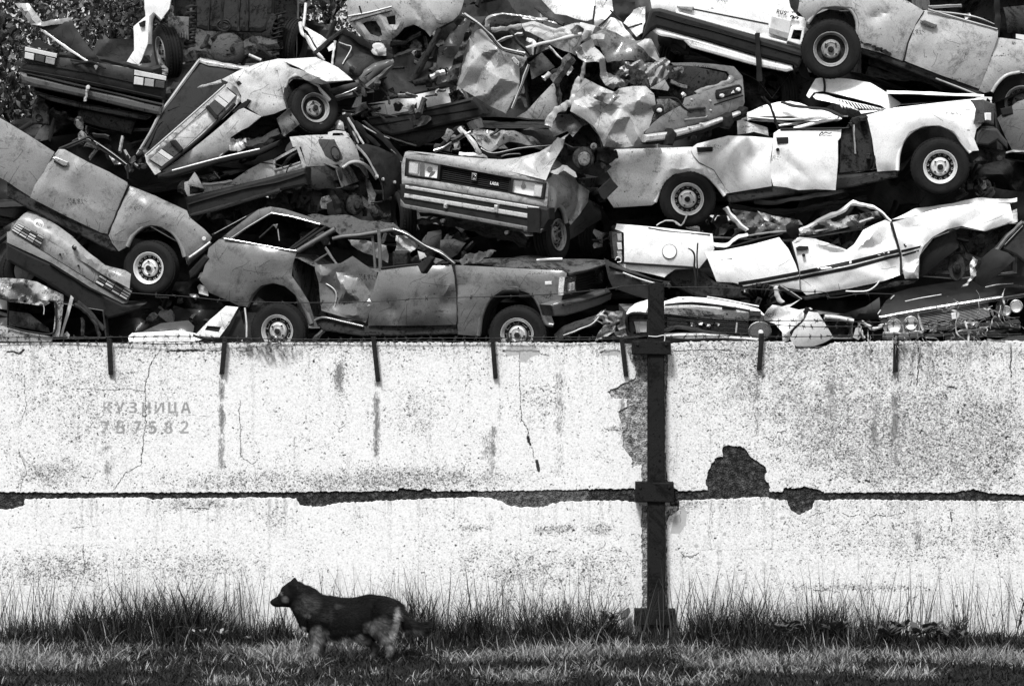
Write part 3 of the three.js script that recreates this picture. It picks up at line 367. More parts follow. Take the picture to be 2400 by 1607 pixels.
// ---------- dark grey estate car lying on the wall side, bottom of the heap ----------
{
  const P = new Plane(T5(1498, 1460)[0], -1.75, -12, -3), m = paint(.165, 'worn', .3, .7), c = thing('wrecked_estate_car', 'dark grey estate car with torn rear door, its whole flank showing just above the wall', 'wrecked car', at(1000, 800, -2.4));
  tub(c, P, [...T4(1540, 560, 2000, 620, 2060, 1080), ...T5(150, 1420, 1070, 1420, 1220, 1440, 1250, 1280, 1400, 1140, 1560, 1150, 1700, 1260, 1780, 1240, 1790, 1060, 1070, 1020, 560, 1040, 100, 1000), ...T4(2040, 600)], -.32, -1.5);
  S(c, 'quarter_panel', P, T4(1500, 470, 1600, 482, 1985, 548, 2036, 556, 2012, 640, 2006, 720, 2062, 800, 2122, 900, 2150, 1000, 2180, 1075, 2120, 1062, 2075, 930, 2030, 850, 1960, 790, 1880, 768, 1800, 785, 1735, 845, 1690, 930, 1640, 925, 1560, 885, 1440, 835, 1370, 745, 1395, 690, 1420, 600, 1430, 530), m, { bow: [.02, .04], roll: .02, rollw: .05, creases: [[...T4(1450, 780)[0], ...T4(1690, 838)[0], 8, .012]], dents: [[...T4(1760, 640)[0], 50, .03], [...T4(1900, 700)[0], 26, -.02]] });
  L(c, 'wheel_arch_trim', P, T4(1690, 930, 1735, 840, 1800, 778, 1890, 758, 1970, 780, 2040, 840, 2090, 930, 2135, 1050), .03, m, .0);
  S(c, 'window_frame', P, T4(1500, 474, 1620, 380, 1770, 266, 1850, 246, 1950, 262, 2120, 315, 2300, 386, 2292, 402, 2200, 362, 1990, 308, 1870, 288, 1760, 350, 1640, 436, 1580, 474), m, { bow: [0, .02], res: .04 });
  L(c, 'window_trim', P, T4(1575, 470, 1700, 385, 1860, 290, 1990, 312, 2195, 368), .011, M.chrome, .02, { sharp: 1, even: 1 }); L(c, 'window_trim', P, T4(1535, 466, 1600, 476, 1985, 546, 2036, 550), .013, M.chrome, .02, { sharp: 1, even: 1 });
  for (const [a, h] of [[T4(2000, 545, 2240, 380), .012], [T4(2040, 552, 2300, 398), .02], [T4(1985, 540, 2190, 385), -.02]]) L(c, 'door_frame', P, a, h > .015 ? .028 : .018, h > .015 ? m : M.seal, h, { sharp: 1, even: 1 });
  L(c, 'window_frame', P, T4(1460, 440, 1700, 315, 1830, 250), .016, M.plastic, -.12); L(c, 'window_trim', P, T4(1470, 432, 1690, 312), .006, M.chrome, -.1, { sharp: 1, even: 1 });
  const roof = new Plane(T5(300, 700)[0], -2.3, -10, 38);
  S(c, 'roof', roof, T5(60, 652, 140, 640, 360, 652, 500, 690, 640, 690, 700, 760, 640, 752, 500, 772, 300, 790, 250, 760), paint(.1, 'rust', .7, 0), { fold: [.3, .05], rag: .05, res: .05 });
  L(c, 'roof_rail', P, T5(230, 810, 300, 795, 420, 785, 540, 765, 640, 748, 720, 770, 850, 862, 960, 900, 1060, 985), .022, m, -.01, { sharp: 1, even: 1 }); L(c, 'window_trim', P, T5(640, 742, 740, 780, 860, 858, 980, 915, 1055, 975), .007, M.chrome, .02, { sharp: 1, even: 1 });
  L(c, 'door_frame', P, T5(545, 752, 552, 880, 556, 1030), .022, m, .0, { sharp: 1, even: 1 }); L(c, 'door_frame', P, T5(500, 790, 512, 900, 520, 1010), .016, m, -.05, { sharp: 1, even: 1 }); L(c, 'door_frame', P, T5(330, 805, 500, 790), .014, m, -.05);
  // torn rear door, bent inwards along its folds
  S(c, 'door', P, T5(104, 968, 128, 990, 280, 978, 362, 930, 440, 985, 530, 1042, 522, 1120, 480, 1300, 455, 1382, 300, 1345, 150, 1300, 138, 1200, 132, 1110, 108, 1030), m, { ctrl: T5(235, 1040, 330, 1160, 245, 1170, 250, 1260, 400, 1080, 420, 1230, 390, 1330, 180, 1130, 470, 1170, 160, 1060).map(([x, y], i) => [x, y, [-.02, .09, -.1, -.06, -.04, .02, .03, -.05, -.05, .03][i]]), wob: .012, angle: 24 }, 'dark grey door torn and folded inwards');
  L(c, 'door_edge', P, T5(110, 975, 140, 1080, 250, 1170, 240, 1300), .008, M.steel, -.05);
  S(c, 'door', P, T5(548, 1020, 640, 1005, 800, 988, 960, 982, 1040, 990, 1062, 1060, 1076, 1200, 1080, 1350, 1068, 1396, 800, 1402, 470, 1402, 482, 1310, 520, 1130, 540, 1060), m, { bow: [.015, .05], dents: [[...T5(650, 1290)[0], 26, -.05], [...T5(1010, 1230)[0], 30, -.07], [...T5(850, 1110)[0], 60, .02], [...T5(730, 1320)[0], 34, .03], [...T5(940, 1280)[0], 24, .04]], creases: [[...T5(620, 1240)[0], ...T5(690, 1380)[0], 14, -.03], [...T5(500, 1340)[0], ...T5(1070, 1325)[0], 6, .008], [...T5(960, 1240)[0], ...T5(1040, 1130)[0], 12, .03]] });
  L(c, 'window_sill_trim', P, T5(560, 1012, 700, 996, 830, 984, 1020, 975), .012, M.seal, .02); for (const dy of [0, 26]) B(c, 'handle', P, T5(553, 1068 + dy, 648, 1078 + dy, 646, 1092 + dy, 555, 1084 + dy), .035, 0, dy ? M.chrome : M.seal, .004); B(c, 'lock', P, disc(T5(563, 1146)[0], 4), .03, 0, M.chrome, .003);
  L(c, 'gap', P, T5(1056, 985, 1070, 1100, 1078, 1250, 1080, 1380), .008, M.seal, .018);
  const mir = new Plane(T5(890, 985)[0], -1.6, -30, 10); B(c, 'mirror', mir, T5(802, 985, 890, 925, 920, 938, 850, 1040, 828, 1042), .08, 0, M.plastic, .015); B(c, 'mirror', mir, T5(912, 935, 985, 955, 930, 985, 905, 960), .05, 0, m, .01);
  S(c, 'fender', P, T5(1060, 990, 1300, 1002, 1560, 1016, 1800, 1030, 1826, 1046, 1812, 1150, 1790, 1230, 1742, 1262, 1720, 1330, 1742, 1392, 1700, 1402, 1665, 1330, 1630, 1240, 1570, 1180, 1480, 1152, 1390, 1160, 1310, 1210, 1255, 1300, 1232, 1400, 1230, 1475, 1082, 1462, 1082, 1350, 1076, 1150), m, { bow: [.01, .03], roll: .012, rollw: .03, creases: [[...T5(1080, 1080)[0], ...T5(1800, 1090)[0], 12, .01], [...T5(1085, 1325)[0], ...T5(1250, 1325)[0], 6, .008]], dents: [[...T5(1180, 1190)[0], 26, .02], [...T5(1110, 1130)[0], 24, -.03]] });
  L(c, 'wheel_arch_trim', P, T5(1225, 1470, 1245, 1330, 1300, 1215, 1385, 1150, 1490, 1140, 1590, 1185, 1650, 1280, 1690, 1390, 1735, 1400), .028, m, .005);
  B(c, 'side_marker', P, T5(1674, 1102, 1722, 1100, 1722, 1124, 1676, 1126), .04, 0, M.palelens, .006);
  L(c, 'mud_liner', P.off(-.25), T5(1250, 1460, 1290, 1290, 1400, 1180, 1520, 1180, 1620, 1260, 1680, 1400), .06, M.seal, 0);
  const bon = new Plane(T5(1450, 985)[0], -2.15, -12, 66);
  S(c, 'bonnet', bon, T5(1052, 972, 1180, 952, 1350, 930, 1580, 930, 1800, 936, 2112, 968, 2085, 992, 1960, 1022, 1832, 1048, 1800, 1032, 1400, 1004), paint(.12, 'rust', .6, .1), { bow: [0, .02], fold: [.6, .02], res: .08, angle: 30 });
  S(c, 'debris_mat', new Plane(T5(1220, 950)[0], -2.05, -5, 40), T5(1080, 945, 1150, 915, 1290, 888, 1345, 892, 1290, 940, 1200, 970, 1120, 985), paint(.14, 'rust', .9, 0), { fold: [.09, .05], rag: .06, res: .025 });
  L(c, 'trim_strip', bon, T5(1620, 958, 1700, 952, 1795, 950), .02, M.steel, .04);
  // front: dark grille between the lamps, and the bumper
  const G = new Plane(T5(1815, 1180)[0], -1.6, 76, -3), fm = std(.02, .6);
  B(c, 'nose_panel', G, T5(1818, 1050, 1960, 1022, 2085, 990, 2112, 972, 2116, 1090, 2100, 1165, 1800, 1225, 1808, 1120), -.03, -.5, fm, .01);
  lamp(c, G, T5(1812, 1072, 1895, 1056, 1890, 1176, 1802, 1194), { bezel: M.chrome }); B(c, 'indicator', G, T5(1850, 1112, 1880, 1106, 1878, 1160, 1848, 1166), .03, 0, M.plate, .006); lamp(c, G, T5(2046, 1030, 2072, 1022, 2072, 1110, 2046, 1122));  // pale block on the shaded lamp, added to make it look bright
  for (let i = 0; i < 5; i++) L(c, 'grille_slat', G, T5(1890, 1085 + i * 18, 1960, 1068 + i * 18, 2040, 1046 + i * 18), .008, M.plastic, .0);
  L(c, 'nose_trim', G, T5(1825, 1052, 1960, 1026, 2100, 985), .022, m, .0);
  B(c, 'bumper', new Plane(T5(1780, 1290)[0], -1.5, 70, -3), T5(1722, 1262, 1800, 1236, 1960, 1212, 2118, 1158, 2135, 1180, 2128, 1228, 2060, 1262, 1930, 1306, 1820, 1338, 1742, 1338), .05, -.09, paint(.2, 'worn', .4, .5), .02); L(c, 'bumper_strip', new Plane(T5(1780, 1290)[0], -1.44, 70, -3), T5(1800, 1262, 1960, 1234, 2120, 1180), .012, M.chrome, .06);  // lit bumper face painted paler than its end, chrome line added as highlight
  B(c, 'bumper', P.off(.06), T5(1722, 1262, 1790, 1238, 1800, 1330, 1742, 1338), .05, -.3, paint(.05, 'worn', .5, .2), .02);
  B(c, 'sill', P, T5(95, 1372, 150, 1342, 440, 1402, 1080, 1402, 1082, 1462, 700, 1476, 430, 1476, 160, 1438), -.04, -.2, M.under, .02); L(c, 'sill_trim', P, T5(105, 1368, 160, 1348, 300, 1375, 440, 1408), .016, m, -.02);
  L(c, 'exhaust', P, T4(2150, 1170, 2260, 1070, 2310, 1100), .03, M.rusty, -.4);
  S(c, 'seat_cover', P, T5(250, 830, 380, 835, 520, 870, 530, 990, 430, 940, 320, 900), M.cloth, { fold: [.12, .05], h0: 0, tilt: () => -.45, res: .035, angle: 40 }); S(c, 'seat_cover', P, T5(590, 800, 680, 795, 760, 850, 730, 890, 640, 960, 590, 985), M.cloth, { fold: [.14, .06], tilt: () => -.4, res: .035, angle: 40 });
  B(c, 'headrest', P, T5(632, 905, 640, 895, 730, 895, 740, 905, 735, 1000, 636, 1000), -.25, -.4, M.under, .03); L(c, 'steering_wheel', P, T5(770, 960, 800, 935, 835, 935, 850, 970), .016, M.seal, -.25); S(c, 'sun_visor', P, T5(775, 900, 820, 915, 835, 940, 790, 960), M.cloth, { tilt: () => -.2, res: .03 });
  for (const [a, b] of [[T5(180, 870)[0], T5(260, 990)[0]], [T4(2140, 640)[0], T4(2260, 560)[0]]]) L(c, 'seat_belt', P, [a, b], .012, M.steel, -.2);
  L(c, 'pillar_bar', P, T4(1780, 460, 1880, 370), .012, M.under, -.35); B(c, 'window_regulator', P, T4(1870, 370, 1905, 365, 1895, 400), -.3, -.33, M.chrome, .004); L(c, 'pillar_bar', P, T4(1905, 400, 1915, 480), .006, M.steel, -.3);
  wheel(c, P, T4(1917, 1096)[0], .296, { style: 'slots', spin: 10, h: -.04, rim: M.steel }); wheel(c, P, T5(1498, 1462)[0], .3, { style: 'slots', spin: 40, h: -.04, rim: M.steel });
  // tail: bumper end, lamp
  B(c, 'bumper', P, T4(1290, 690, 1400, 575, 1440, 600, 1340, 720, 1300, 745), .03, -.25, M.plastic, .02); B(c, 'number_lamp', P, T4(1370, 700, 1415, 688, 1420, 715, 1350, 740), -.02, -.1, M.palelens, .01); S(c, 'valance', P, T4(1330, 800, 1350, 780, 1400, 800, 1420, 860, 1345, 845), paint(.5, 'worn'), { tilt: () => -.05, fold: [.2, .04], res: .03 });
}
// ---------- light grey saloon, nose towards the viewer ----------
{
  const P = new Plane(T5(1200, 420)[0], -2.25, -23, -4), Q = new Plane(T5(1700, 520)[0], -2.1, 64, -2), m = paint(.38, 'worn', .36, .5), c = thing('wrecked_saloon', 'grey saloon facing the camera with wide dark grille, its bonnet corner torn upwards', 'wrecked car', at(1120, 560, -2.6));
  tub(c, P, T5(730, 250, 1000, 280, 1660, 430, 1650, 620, 1600, 790, 1500, 800, 800, 690, 720, 560), -.2, -2.4);
  S(c, 'front_panel', P, T5(700, 300, 722, 222, 745, 214, 1000, 250, 1400, 340, 1690, 412, 1704, 450, 1688, 600, 1640, 602, 1200, 520, 704, 436), m, { res: .032, roll: .012, rollw: .03, bow: [.04, .02], wob: .003, holes: [T5(728, 262, 968, 302, 1440, 392, 1684, 428, 1668, 545, 1432, 500, 955, 420, 722, 385)] });
  const G = P.off(-.02);
  lamp(c, P.off(.025), T5(733, 266, 966, 306, 956, 412, 728, 378)); lamp(c, P.off(.025), T5(1446, 398, 1680, 432, 1664, 542, 1434, 500));
  for (const q of [T5(742, 284, 812, 296, 806, 372, 737, 362), T5(1606, 436, 1672, 446, 1658, 528, 1596, 518)]) B(c, 'indicator', P, q, .032, 0, M.palelens, .006);
  B(c, 'lamp_bulb', P, disc(T5(890, 340)[0], 7), .0, -.03, M.under, .01); B(c, 'lamp_bulb', P, disc(T5(1527, 455)[0], 6), .0, -.03, M.under, .01);
  for (const q of [T5(824, 300, 850, 290, 856, 388, 820, 380), T5(900, 352, 935, 350, 930, 395, 880, 392), T5(1520, 420, 1536, 420, 1536, 470, 1518, 470)]) B(c, 'lamp_shade', P, q, .0, -.02, M.under, .006);
  const gr = new THREE.Group(); gr.name = 'grille'; c.add(gr); part(gr, 'backing', block(P, T5(962, 308, 1442, 396, 1434, 498, 952, 418), -.035, -.06, .004), M.plastic); part(gr, 'frame', block(P, T5(955, 302, 1446, 392, 1436, 504, 946, 424), .012, -.04, .004, { holes: [T5(968, 316, 1438, 402, 1428, 492, 958, 413)] }), M.plastic);
  for (let i = 1; i < 7; i++) { const t = i / 7; part(gr, 'grille_slat', line(P, T5(966 - 9 * t, 316 + 97 * t, 1438 - 9 * t, 402 + 90 * t), .0075, -.01, { sides: 4, n: 2 }), M.plastic); }
  for (let i = 1; i < 9; i++) { const t = i / 9; part(gr, 'grille_bar', line(P, T5(966 + 470 * t, 316 + 86 * t, 957 + 470 * t, 413 + 80 * t), .004, -.02, { sides: 4, n: 2 }), M.plastic); }
  part(gr, 'badge', block(P, T5(1178, 362, 1214, 368, 1210, 416, 1173, 410), .03, 0, .004, { holes: [T5(1184, 370, 1208, 374, 1204, 409, 1180, 404)] }), M.chrome); part(gr, 'badge_emblem', line(P, T5(1186, 384, 1194, 376, 1202, 382, 1196, 396, 1187, 403, 1203, 406), .006, .024), M.chrome); part(gr, 'badge_backing', block(P, T5(1182, 366, 1210, 371, 1206, 412, 1178, 407), .02, .005, .002), M.black);
  lettering(gr, 'lettering', P, 'LADA', T5(1307, 440)[0], T5(1364, 450)[0], 7, M.plate, .014);
  // bumper: black with two bright strips
  B(c, 'bumper', P, T5(684, 440, 725, 436, 1640, 592, 1700, 605, 1702, 680, 1650, 765, 1600, 760, 720, 600, 690, 590, 686, 520), .13, -.06, paint(.03, 'worn', .5, .15), .02);
  B(c, 'bumper_strip', P, T5(724, 446, 1636, 596, 1632, 620, 722, 468), .145, .1, M.steel, .006); B(c, 'bumper_strip', P, T5(717, 502, 1628, 652, 1622, 684, 714, 530), .15, .1, paint(.5, 'worn', .35, .4), .01);
  B(c, 'bumper_flange', P, T5(690, 540, 720, 575, 1610, 738, 1660, 745, 1640, 772, 1600, 764, 715, 602, 690, 588), .145, .08, paint(.18, 'worn', .5, .2), .01); B(c, 'bumper', Q, T5(1640, 600, 1700, 612, 1720, 640, 1690, 730, 1640, 768), .05, -.1, M.plastic, .02);
  for (const q of [T5(986, 570, 1006, 573, 1004, 606, 984, 602), T5(1330, 580, 1354, 584, 1350, 634, 1326, 630)]) B(c, 'overrider_bracket', P, q, .175, .1, M.steel, .006);
  // bonnet with its corner torn up
  const H = new Plane(T5(1200, 330)[0], -2.17, -14, 36);
  S(c, 'bonnet', H, T5(740, 216, 900, 228, 1060, 250, 1390, 274, 1500, 262, 1640, 226, 1740, 166, 1800, 112, 1846, 82, 1812, 118, 1800, 190, 1730, 310, 1682, 410, 1400, 346, 1000, 258), m, { res: .06, bow: [0, .02], ctrl: T5(1600, 330, 1500, 330, 1700, 260, 1760, 170, 1300, 300).map(([x, y], i) => [x, y, [-.05, -.01, .04, .14, 0][i]]), angle: 30, wob: .014 }, 'grey bonnet, its corner torn and curled upwards');
  S(c, 'roof', new Plane(T5(1400, 150)[0], -3.1, -15, 34), T5(1150, 70, 1215, 42, 1370, 45, 1480, 82, 1600, 110, 1745, 168, 1600, 176, 1400, 188, 1300, 216, 1232, 184), paint(.42, 'rust', .5, .2), { fold: [.45, .12], rag: .1, res: .05, dents: [[...T5(1330, 130)[0], 20, -.15]] }, 'crushed crumpled grey roof');
  B(c, 'cavity', new Plane(T5(1250, 180)[0], -3.2, -15, 0), T5(940, 215, 1090, 60, 1160, 60, 1300, 200, 1760, 190, 1700, 225, 1420, 268, 1100, 250), -.05, -1, M.inside, .02);
  for (const [q, r, mm] of [[T5(925, 216, 1060, 150, 1178, 88), .024, M.steel], [T5(1095, 55, 1150, 110, 1240, 232), .026, paint(.6, 'worn')], [T5(960, 195, 1020, 120, 1090, 55, 1130, 60), .02, M.seal], [T5(1240, 210, 1300, 240, 1560, 185, 1750, 175), .013, M.seal], [T5(1240, 196, 1310, 228, 1500, 196, 1740, 172), .008, M.chrome], [T5(1090, 232, 1200, 240, 1290, 252), .02, M.steel], [T5(1200, 210, 1290, 250, 1380, 268), .026, M.seal], [T5(1360, 262, 1420, 240, 1510, 232), .016, M.steel]]) L(c, 'roof_bar', new Plane(T5(1200, 180)[0], -2.95, -15, 15), q, r, mm, 0);
  // flank seen at a slant: fender, wheel, bent doors
  S(c, 'fender', Q, T5(1680, 440, 1706, 400, 1760, 352, 1880, 372, 1895, 440, 1880, 600, 1850, 690, 1812, 660, 1790, 590, 1762, 578, 1735, 610, 1712, 690, 1690, 720, 1672, 700, 1690, 600), m, { res: .07, bow: [.02, .05], roll: .03 }); B(c, 'side_marker', Q, T5(1731, 470, 1746, 474, 1744, 496, 1729, 492), .03, 0, M.palelens, .004); L(c, 'wheel_arch_trim', Q, T5(1700, 720, 1720, 640, 1750, 588, 1780, 590, 1806, 640, 1818, 700), .03, m, .01);
  S(c, 'fender', H, T5(1690, 345, 1790, 300, 1880, 345, 1890, 375, 1760, 360), m, { fold: [.25, .05], res: .05 });
  S(c, 'door', new Plane(T5(1920, 560)[0], -2.7, 38, 4), T5(1880, 455, 1905, 432, 1985, 484, 1975, 560, 1920, 640, 1856, 715, 1845, 700, 1868, 600), paint(.5, 'worn'), { ctrl: T5(1920, 520, 1890, 620).map(([x, y], i) => [x, y, [.05, -.04][i]]), res: .05 }, 'pale bent door skin'); S(c, 'door', new Plane(T5(1950, 640)[0], -2.9, 45, 0), T5(1985, 545, 2030, 580, 2052, 680, 1960, 760, 1830, 830, 1840, 740, 1930, 640), paint(.07, 'worn'), { fold: [.5, .05], res: .06 });  // lit door skin painted paler than the body, light put into its colour
  wheel(c, Q, T5(1722, 786)[0], .29, { style: 'slots', yaw: 62, pitch: 2, spin: 5, h: -.1, rim: M.rimdull }); wheel(c, P, T5(716, 650)[0], .27, { style: 'none', yaw: -75, h: -.35 }); wheel(c, P, T5(2010, 770)[0], .26, { style: 'none', yaw: 64, h: -1.4 });
  const U = P.off(-.25);
  for (const [q, r, mm] of [[T5(790, 705, 900, 690, 1000, 690), .05, M.grease], [T5(1000, 690, 1130, 720, 1250, 740, 1400, 770, 1560, 830), .06, M.under], [T5(1400, 770, 1490, 800), .04, M.grease], [T5(830, 640, 960, 660, 1120, 690), .03, M.under], [T5(860, 690, 930, 640), .014, M.grease]]) L(c, 'axle_beam', U, q, r, mm, 0); for (const [x, y] of T5(975, 690, 1412, 770)) B(c, 'bolt', U, disc([x, y], 5), .07, .02, M.steel, .006);
  S(c, 'mud_flap', new Plane(T5(920, 840)[0], -2.45, 10, 0), T5(880, 765, 970, 750, 975, 900, 900, 890, 855, 840), paint(.07, 'worn', .7, 0), { fold: [.4, .05] }); S(c, 'mud_flap', new Plane(T5(1040, 880)[0], -2.4, 0, 20), T5(965, 830, 1060, 815, 1140, 840, 1080, 910, 1040, 930, 960, 900), paint(.09, 'worn', .7, 0), { fold: [.3, .06] });
}
// ---------- white saloon, whole flank ----------
{
  const P = new Plane(T6(1882, 443)[0], -2.1, -6, -6), m = paint(.84, 'fine', .4, .35), c = thing('wrecked_saloon', 'white saloon with squashed roof and one door ajar, resting above the striped white car', 'wrecked car', at(1950, 480, -2.5));
  tub(c, P, T6(120, 420, 520, 360, 960, 320, 1300, 260, 1480, 180, 2100, 120, 2060, 300, 1900, 220, 1680, 260, 1640, 440, 960, 560, 700, 580, 640, 480, 480, 470, 340, 560, 300, 630, 100, 600), -.34, -1.5);
  S(c, 'fender', P, T6(1480, 162, 1640, 122, 1900, 92, 2110, 70, 2128, 84, 2126, 200, 2082, 240, 2070, 292, 2096, 356, 2040, 362, 2006, 312, 1960, 252, 1880, 218, 1790, 222, 1712, 256, 1668, 330, 1648, 400, 1645, 466, 1540, 474, 1525, 400, 1510, 290), m, { bow: [.01, .05], roll: .03, rollw: .08, creases: [[...T6(1500, 205)[0], ...T6(2120, 130)[0], 8, .008]], dents: [[...T6(1600, 330)[0], 30, -.012]] });
  L(c, 'wheel_arch_trim', P, T6(1648, 466, 1656, 370, 1690, 285, 1770, 226, 1880, 214, 1965, 255, 2010, 318, 2050, 368), .024, m, .0); B(c, 'side_marker', P, T6(2012, 130, 2052, 126, 2053, 146, 2013, 150), .035, 0, M.palelens, .006); 
  S(c, 'quarter_panel', P, T6(0, 400, 100, 352, 300, 345, 520, 338, 528, 384, 556, 424, 640, 466, 690, 545, 720, 590, 690, 600, 655, 545, 590, 490, 500, 474, 420, 486, 370, 530, 340, 590, 325, 640, 300, 658, 90, 672, 50, 612, 100, 545, 60, 480), paint(.84, 'worn', .42, .3), { bow: [.01, .05], dents: [[...T6(180, 430)[0], 34, -.05], [...T6(60, 400)[0], 30, -.06]], creases: [[...T6(110, 436)[0], ...T6(480, 455)[0], 8, .018], [...T6(130, 550)[0], ...T6(360, 520)[0], 6, .01]], roll: .03 });
  L(c, 'wheel_arch_trim', P, T6(318, 640, 340, 580, 372, 525, 425, 484, 510, 470, 595, 490, 655, 545, 700, 605), .022, m, .0); B(c, 'fuel_flap', P, T6(262, 345, 352, 345, 356, 408, 280, 418), .03, 0, paint(.84, 'worn', .42, .3), .004);
  S(c, 'door', P, T6(512, 346, 548, 320, 720, 276, 850, 280, 968, 290, 952, 400, 958, 552, 720, 592, 692, 542, 642, 462, 560, 420, 530, 384), m, { bow: [.0, .05], dents: [[...T6(860, 390)[0], 22, -.04], [...T6(780, 380)[0], 20, .02], [...T6(930, 340)[0], 16, -.03]], creases: [[...T6(780, 395)[0], ...T6(840, 345)[0], 8, .02], [...T6(900, 380)[0], ...T6(950, 300)[0], 8, -.025]] }); B(c, 'handle', P, T6(546, 340, 634, 338, 634, 362, 550, 366), .07, 0, M.seal, .006);
  const D = new Plane(T6(1150, 420)[0], -1.85, -2, -4);
  S(c, 'door', D, T6(970, 262, 1002, 242, 1342, 240, 1338, 285, 1322, 305, 1322, 420, 1310, 575, 1200, 570, 1105, 575, 1040, 560, 968, 552, 950, 480, 962, 360), m, { t: .03, bow: [.01, .03], roll: .02, dents: [[...T6(1130, 410)[0], 45, .025], [...T6(1020, 480)[0], 30, -.05], [...T6(1100, 550)[0], 15, -.04]], creases: [[...T6(1000, 380)[0], ...T6(1130, 490)[0], 14, -.03], [...T6(990, 330)[0], ...T6(1330, 332)[0], 5, .008], [...T6(1100, 275)[0], ...T6(1310, 268)[0], 6, .01]] }, 'white dented door standing ajar'); B(c, 'handle', D, T6(984, 285, 1050, 283, 1050, 316, 990, 320), .05, 0, M.seal, .006); B(c, 'lock', D, disc(T6(992, 352)[0], 4), .04, 0, M.black, .003);
  L(c, 'emblem', D.off(.03), T6(1218, 273, 1236, 256, 1240, 264, 1255, 258, 1270, 263, 1288, 260), .006, M.black, 0); L(c, 'window_sill_trim', D, T6(1005, 240, 1200, 238, 1340, 236), .012, M.seal, .0);
  L(c, 'window_trim', P, T6(1080, 238, 1200, 205, 1320, 178), .022, m, -.05); B(c, 'door_pillar', P, T6(1340, 270, 1400, 180, 1478, 160, 1500, 200, 1522, 400, 1500, 468, 1330, 482), -.2, -.3, M.under, .01); L(c, 'door_stay', P, T6(1408, 215, 1412, 300, 1418, 374), .012, M.steel, -.1); for (const q of [T6(1440, 175, 1475, 172, 1478, 196, 1444, 198), T6(1475, 375, 1500, 375, 1500, 405, 1478, 405), T6(1380, 205, 1400, 205, 1398, 230)]) B(c, 'hinge', P, q, -.08, -.2, M.under, .008); L(c, 'gap', P, T6(1484, 170, 1510, 290, 1526, 400, 1515, 465), .01, M.seal, .0);
  B(c, 'sill', P, T6(700, 606, 720, 594, 960, 556, 1320, 500, 1645, 470, 1655, 505, 1400, 560, 1000, 610, 725, 648), -.03, -.25, M.under, .02);
  // squashed roof, cowl with louvres, bonnet gap
  S(c, 'roof', new Plane(T3(1060, 600)[0], -2.3, -6, 30), T3(820, 600, 900, 580, 1010, 560, 1060, 552, 1310, 608, 1345, 640, 1200, 665, 1070, 632, 940, 640, 825, 645), m, { fold: [.5, .06], rag: .05 }); L(c, 'roof_seal', new Plane(T3(1060, 600)[0], -2.2, -6, 30), T3(1010, 562, 1080, 580, 1250, 600, 1350, 640), .018, M.seal, .04); L(c, 'window_trim', P, T3(830, 640, 1000, 655, 1180, 650, 1330, 640), .014, M.steel, -.05);
  B(c, 'cavity', P, T3(790, 660, 1000, 640, 1380, 640, 1400, 700, 1000, 720, 940, 745, 850, 730), -.16, -1.2, M.inside, .02); S(c, 'parcel_shelf', P, T3(766, 668, 792, 660, 860, 680, 935, 704, 942, 748, 860, 725, 770, 742), paint(.62, 'worn', .6, 0), { tilt: () => -.1, fold: [.3, .07], rag: .04, res: .04 });
  for (const q of [T3(840, 655, 1000, 670, 1120, 690), T3(1000, 690, 1200, 660, 1330, 660), T3(1090, 700, 1250, 670, 1320, 655)]) L(c, 'roof_bar', P, q, .012, M.steel, -.12);
  const C = new Plane(T3(1400, 530)[0], -2.6, -10, 34); S(c, 'bonnet', C.off(-.02), T3(1150, 532, 1200, 432, 1245, 420, 1400, 436, 1500, 458, 1600, 522, 1672, 572, 1600, 604, 1560, 580, 1300, 520, 1240, 506, 1190, 515, 1165, 545), m, { res: .06, bow: [0, .04], wob: .01 }); L(c, 'bonnet_gap', C, T3(1243, 424, 1250, 470, 1248, 505), .012, M.seal, .02);
  S(c, 'scuttle', C, T3(1185, 525, 1200, 510, 1250, 512, 1310, 534, 1590, 598, 1450, 620, 1440, 604, 1300, 560, 1200, 540), m, { res: .06, holes: [T3(1312, 540, 1400, 558, 1580, 600, 1440, 604)] }); B(c, 'louvre_back', C, T3(1295, 530, 1600, 600, 1440, 612, 1300, 556), -.04, -.08, M.inside, .004);
  for (let i = 0; i < 15; i++) { const t = i / 15; B(c, 'louvre', C, T3(1312 + 262 * t, 538 + 58 * t, 1320 + 262 * t, 540 + 58 * t, 1350 + 250 * t, 588 + 16 * t, 1342 + 250 * t, 586 + 16 * t), .004, -.02, m, .003); }
  B(c, 'engine_bay', P, T3(1600, 514, 2110, 530, 1900, 560, 1670, 574), -.12, -1.2, M.inside, .01); L(c, 'bonnet_edge', P, T3(1590, 508, 1850, 514, 2125, 528), .02, m, -.2);
  B(c, 'headlight', new Plane(T6(2150, 150)[0], -2, 55, 0), T6(2128, 76, 2190, 100, 2182, 222, 2124, 204), .0, -.2, M.redlens, .02); B(c, 'painted_glint', new Plane(T6(2150, 150)[0], -2, 55, 0), T6(2135, 150, 2165, 150, 2165, 195, 2138, 190), .02, 0, M.lamp, .01);  // pale block laid on the lamp as a painted glint
  B(c, 'bumper', P, T6(2085, 262, 2110, 230, 2200, 240, 2225, 275, 2255, 310, 2256, 350, 2200, 300, 2150, 330, 2078, 322), .03, -.5, paint(.06, 'worn', .5, .2), .02); S(c, 'valance', P, T6(2080, 330, 2150, 345, 2250, 360, 2240, 400, 2200, 420, 2120, 440, 2060, 420, 2100, 390), M.under, { tilt: () => -.1, fold: [.3, .1] }); B(c, 'tow_eye', P, disc(T6(2212, 402)[0], 7), .02, -.1, M.grease, .01);
  wheel(c, P, T6(1882, 444)[0], .3, { style: 'dots', spin: 10, h: -.02 }); wheel(c, P, T6(497, 621)[0], .294, { style: 'dots', spin: 30, h: -.03 });
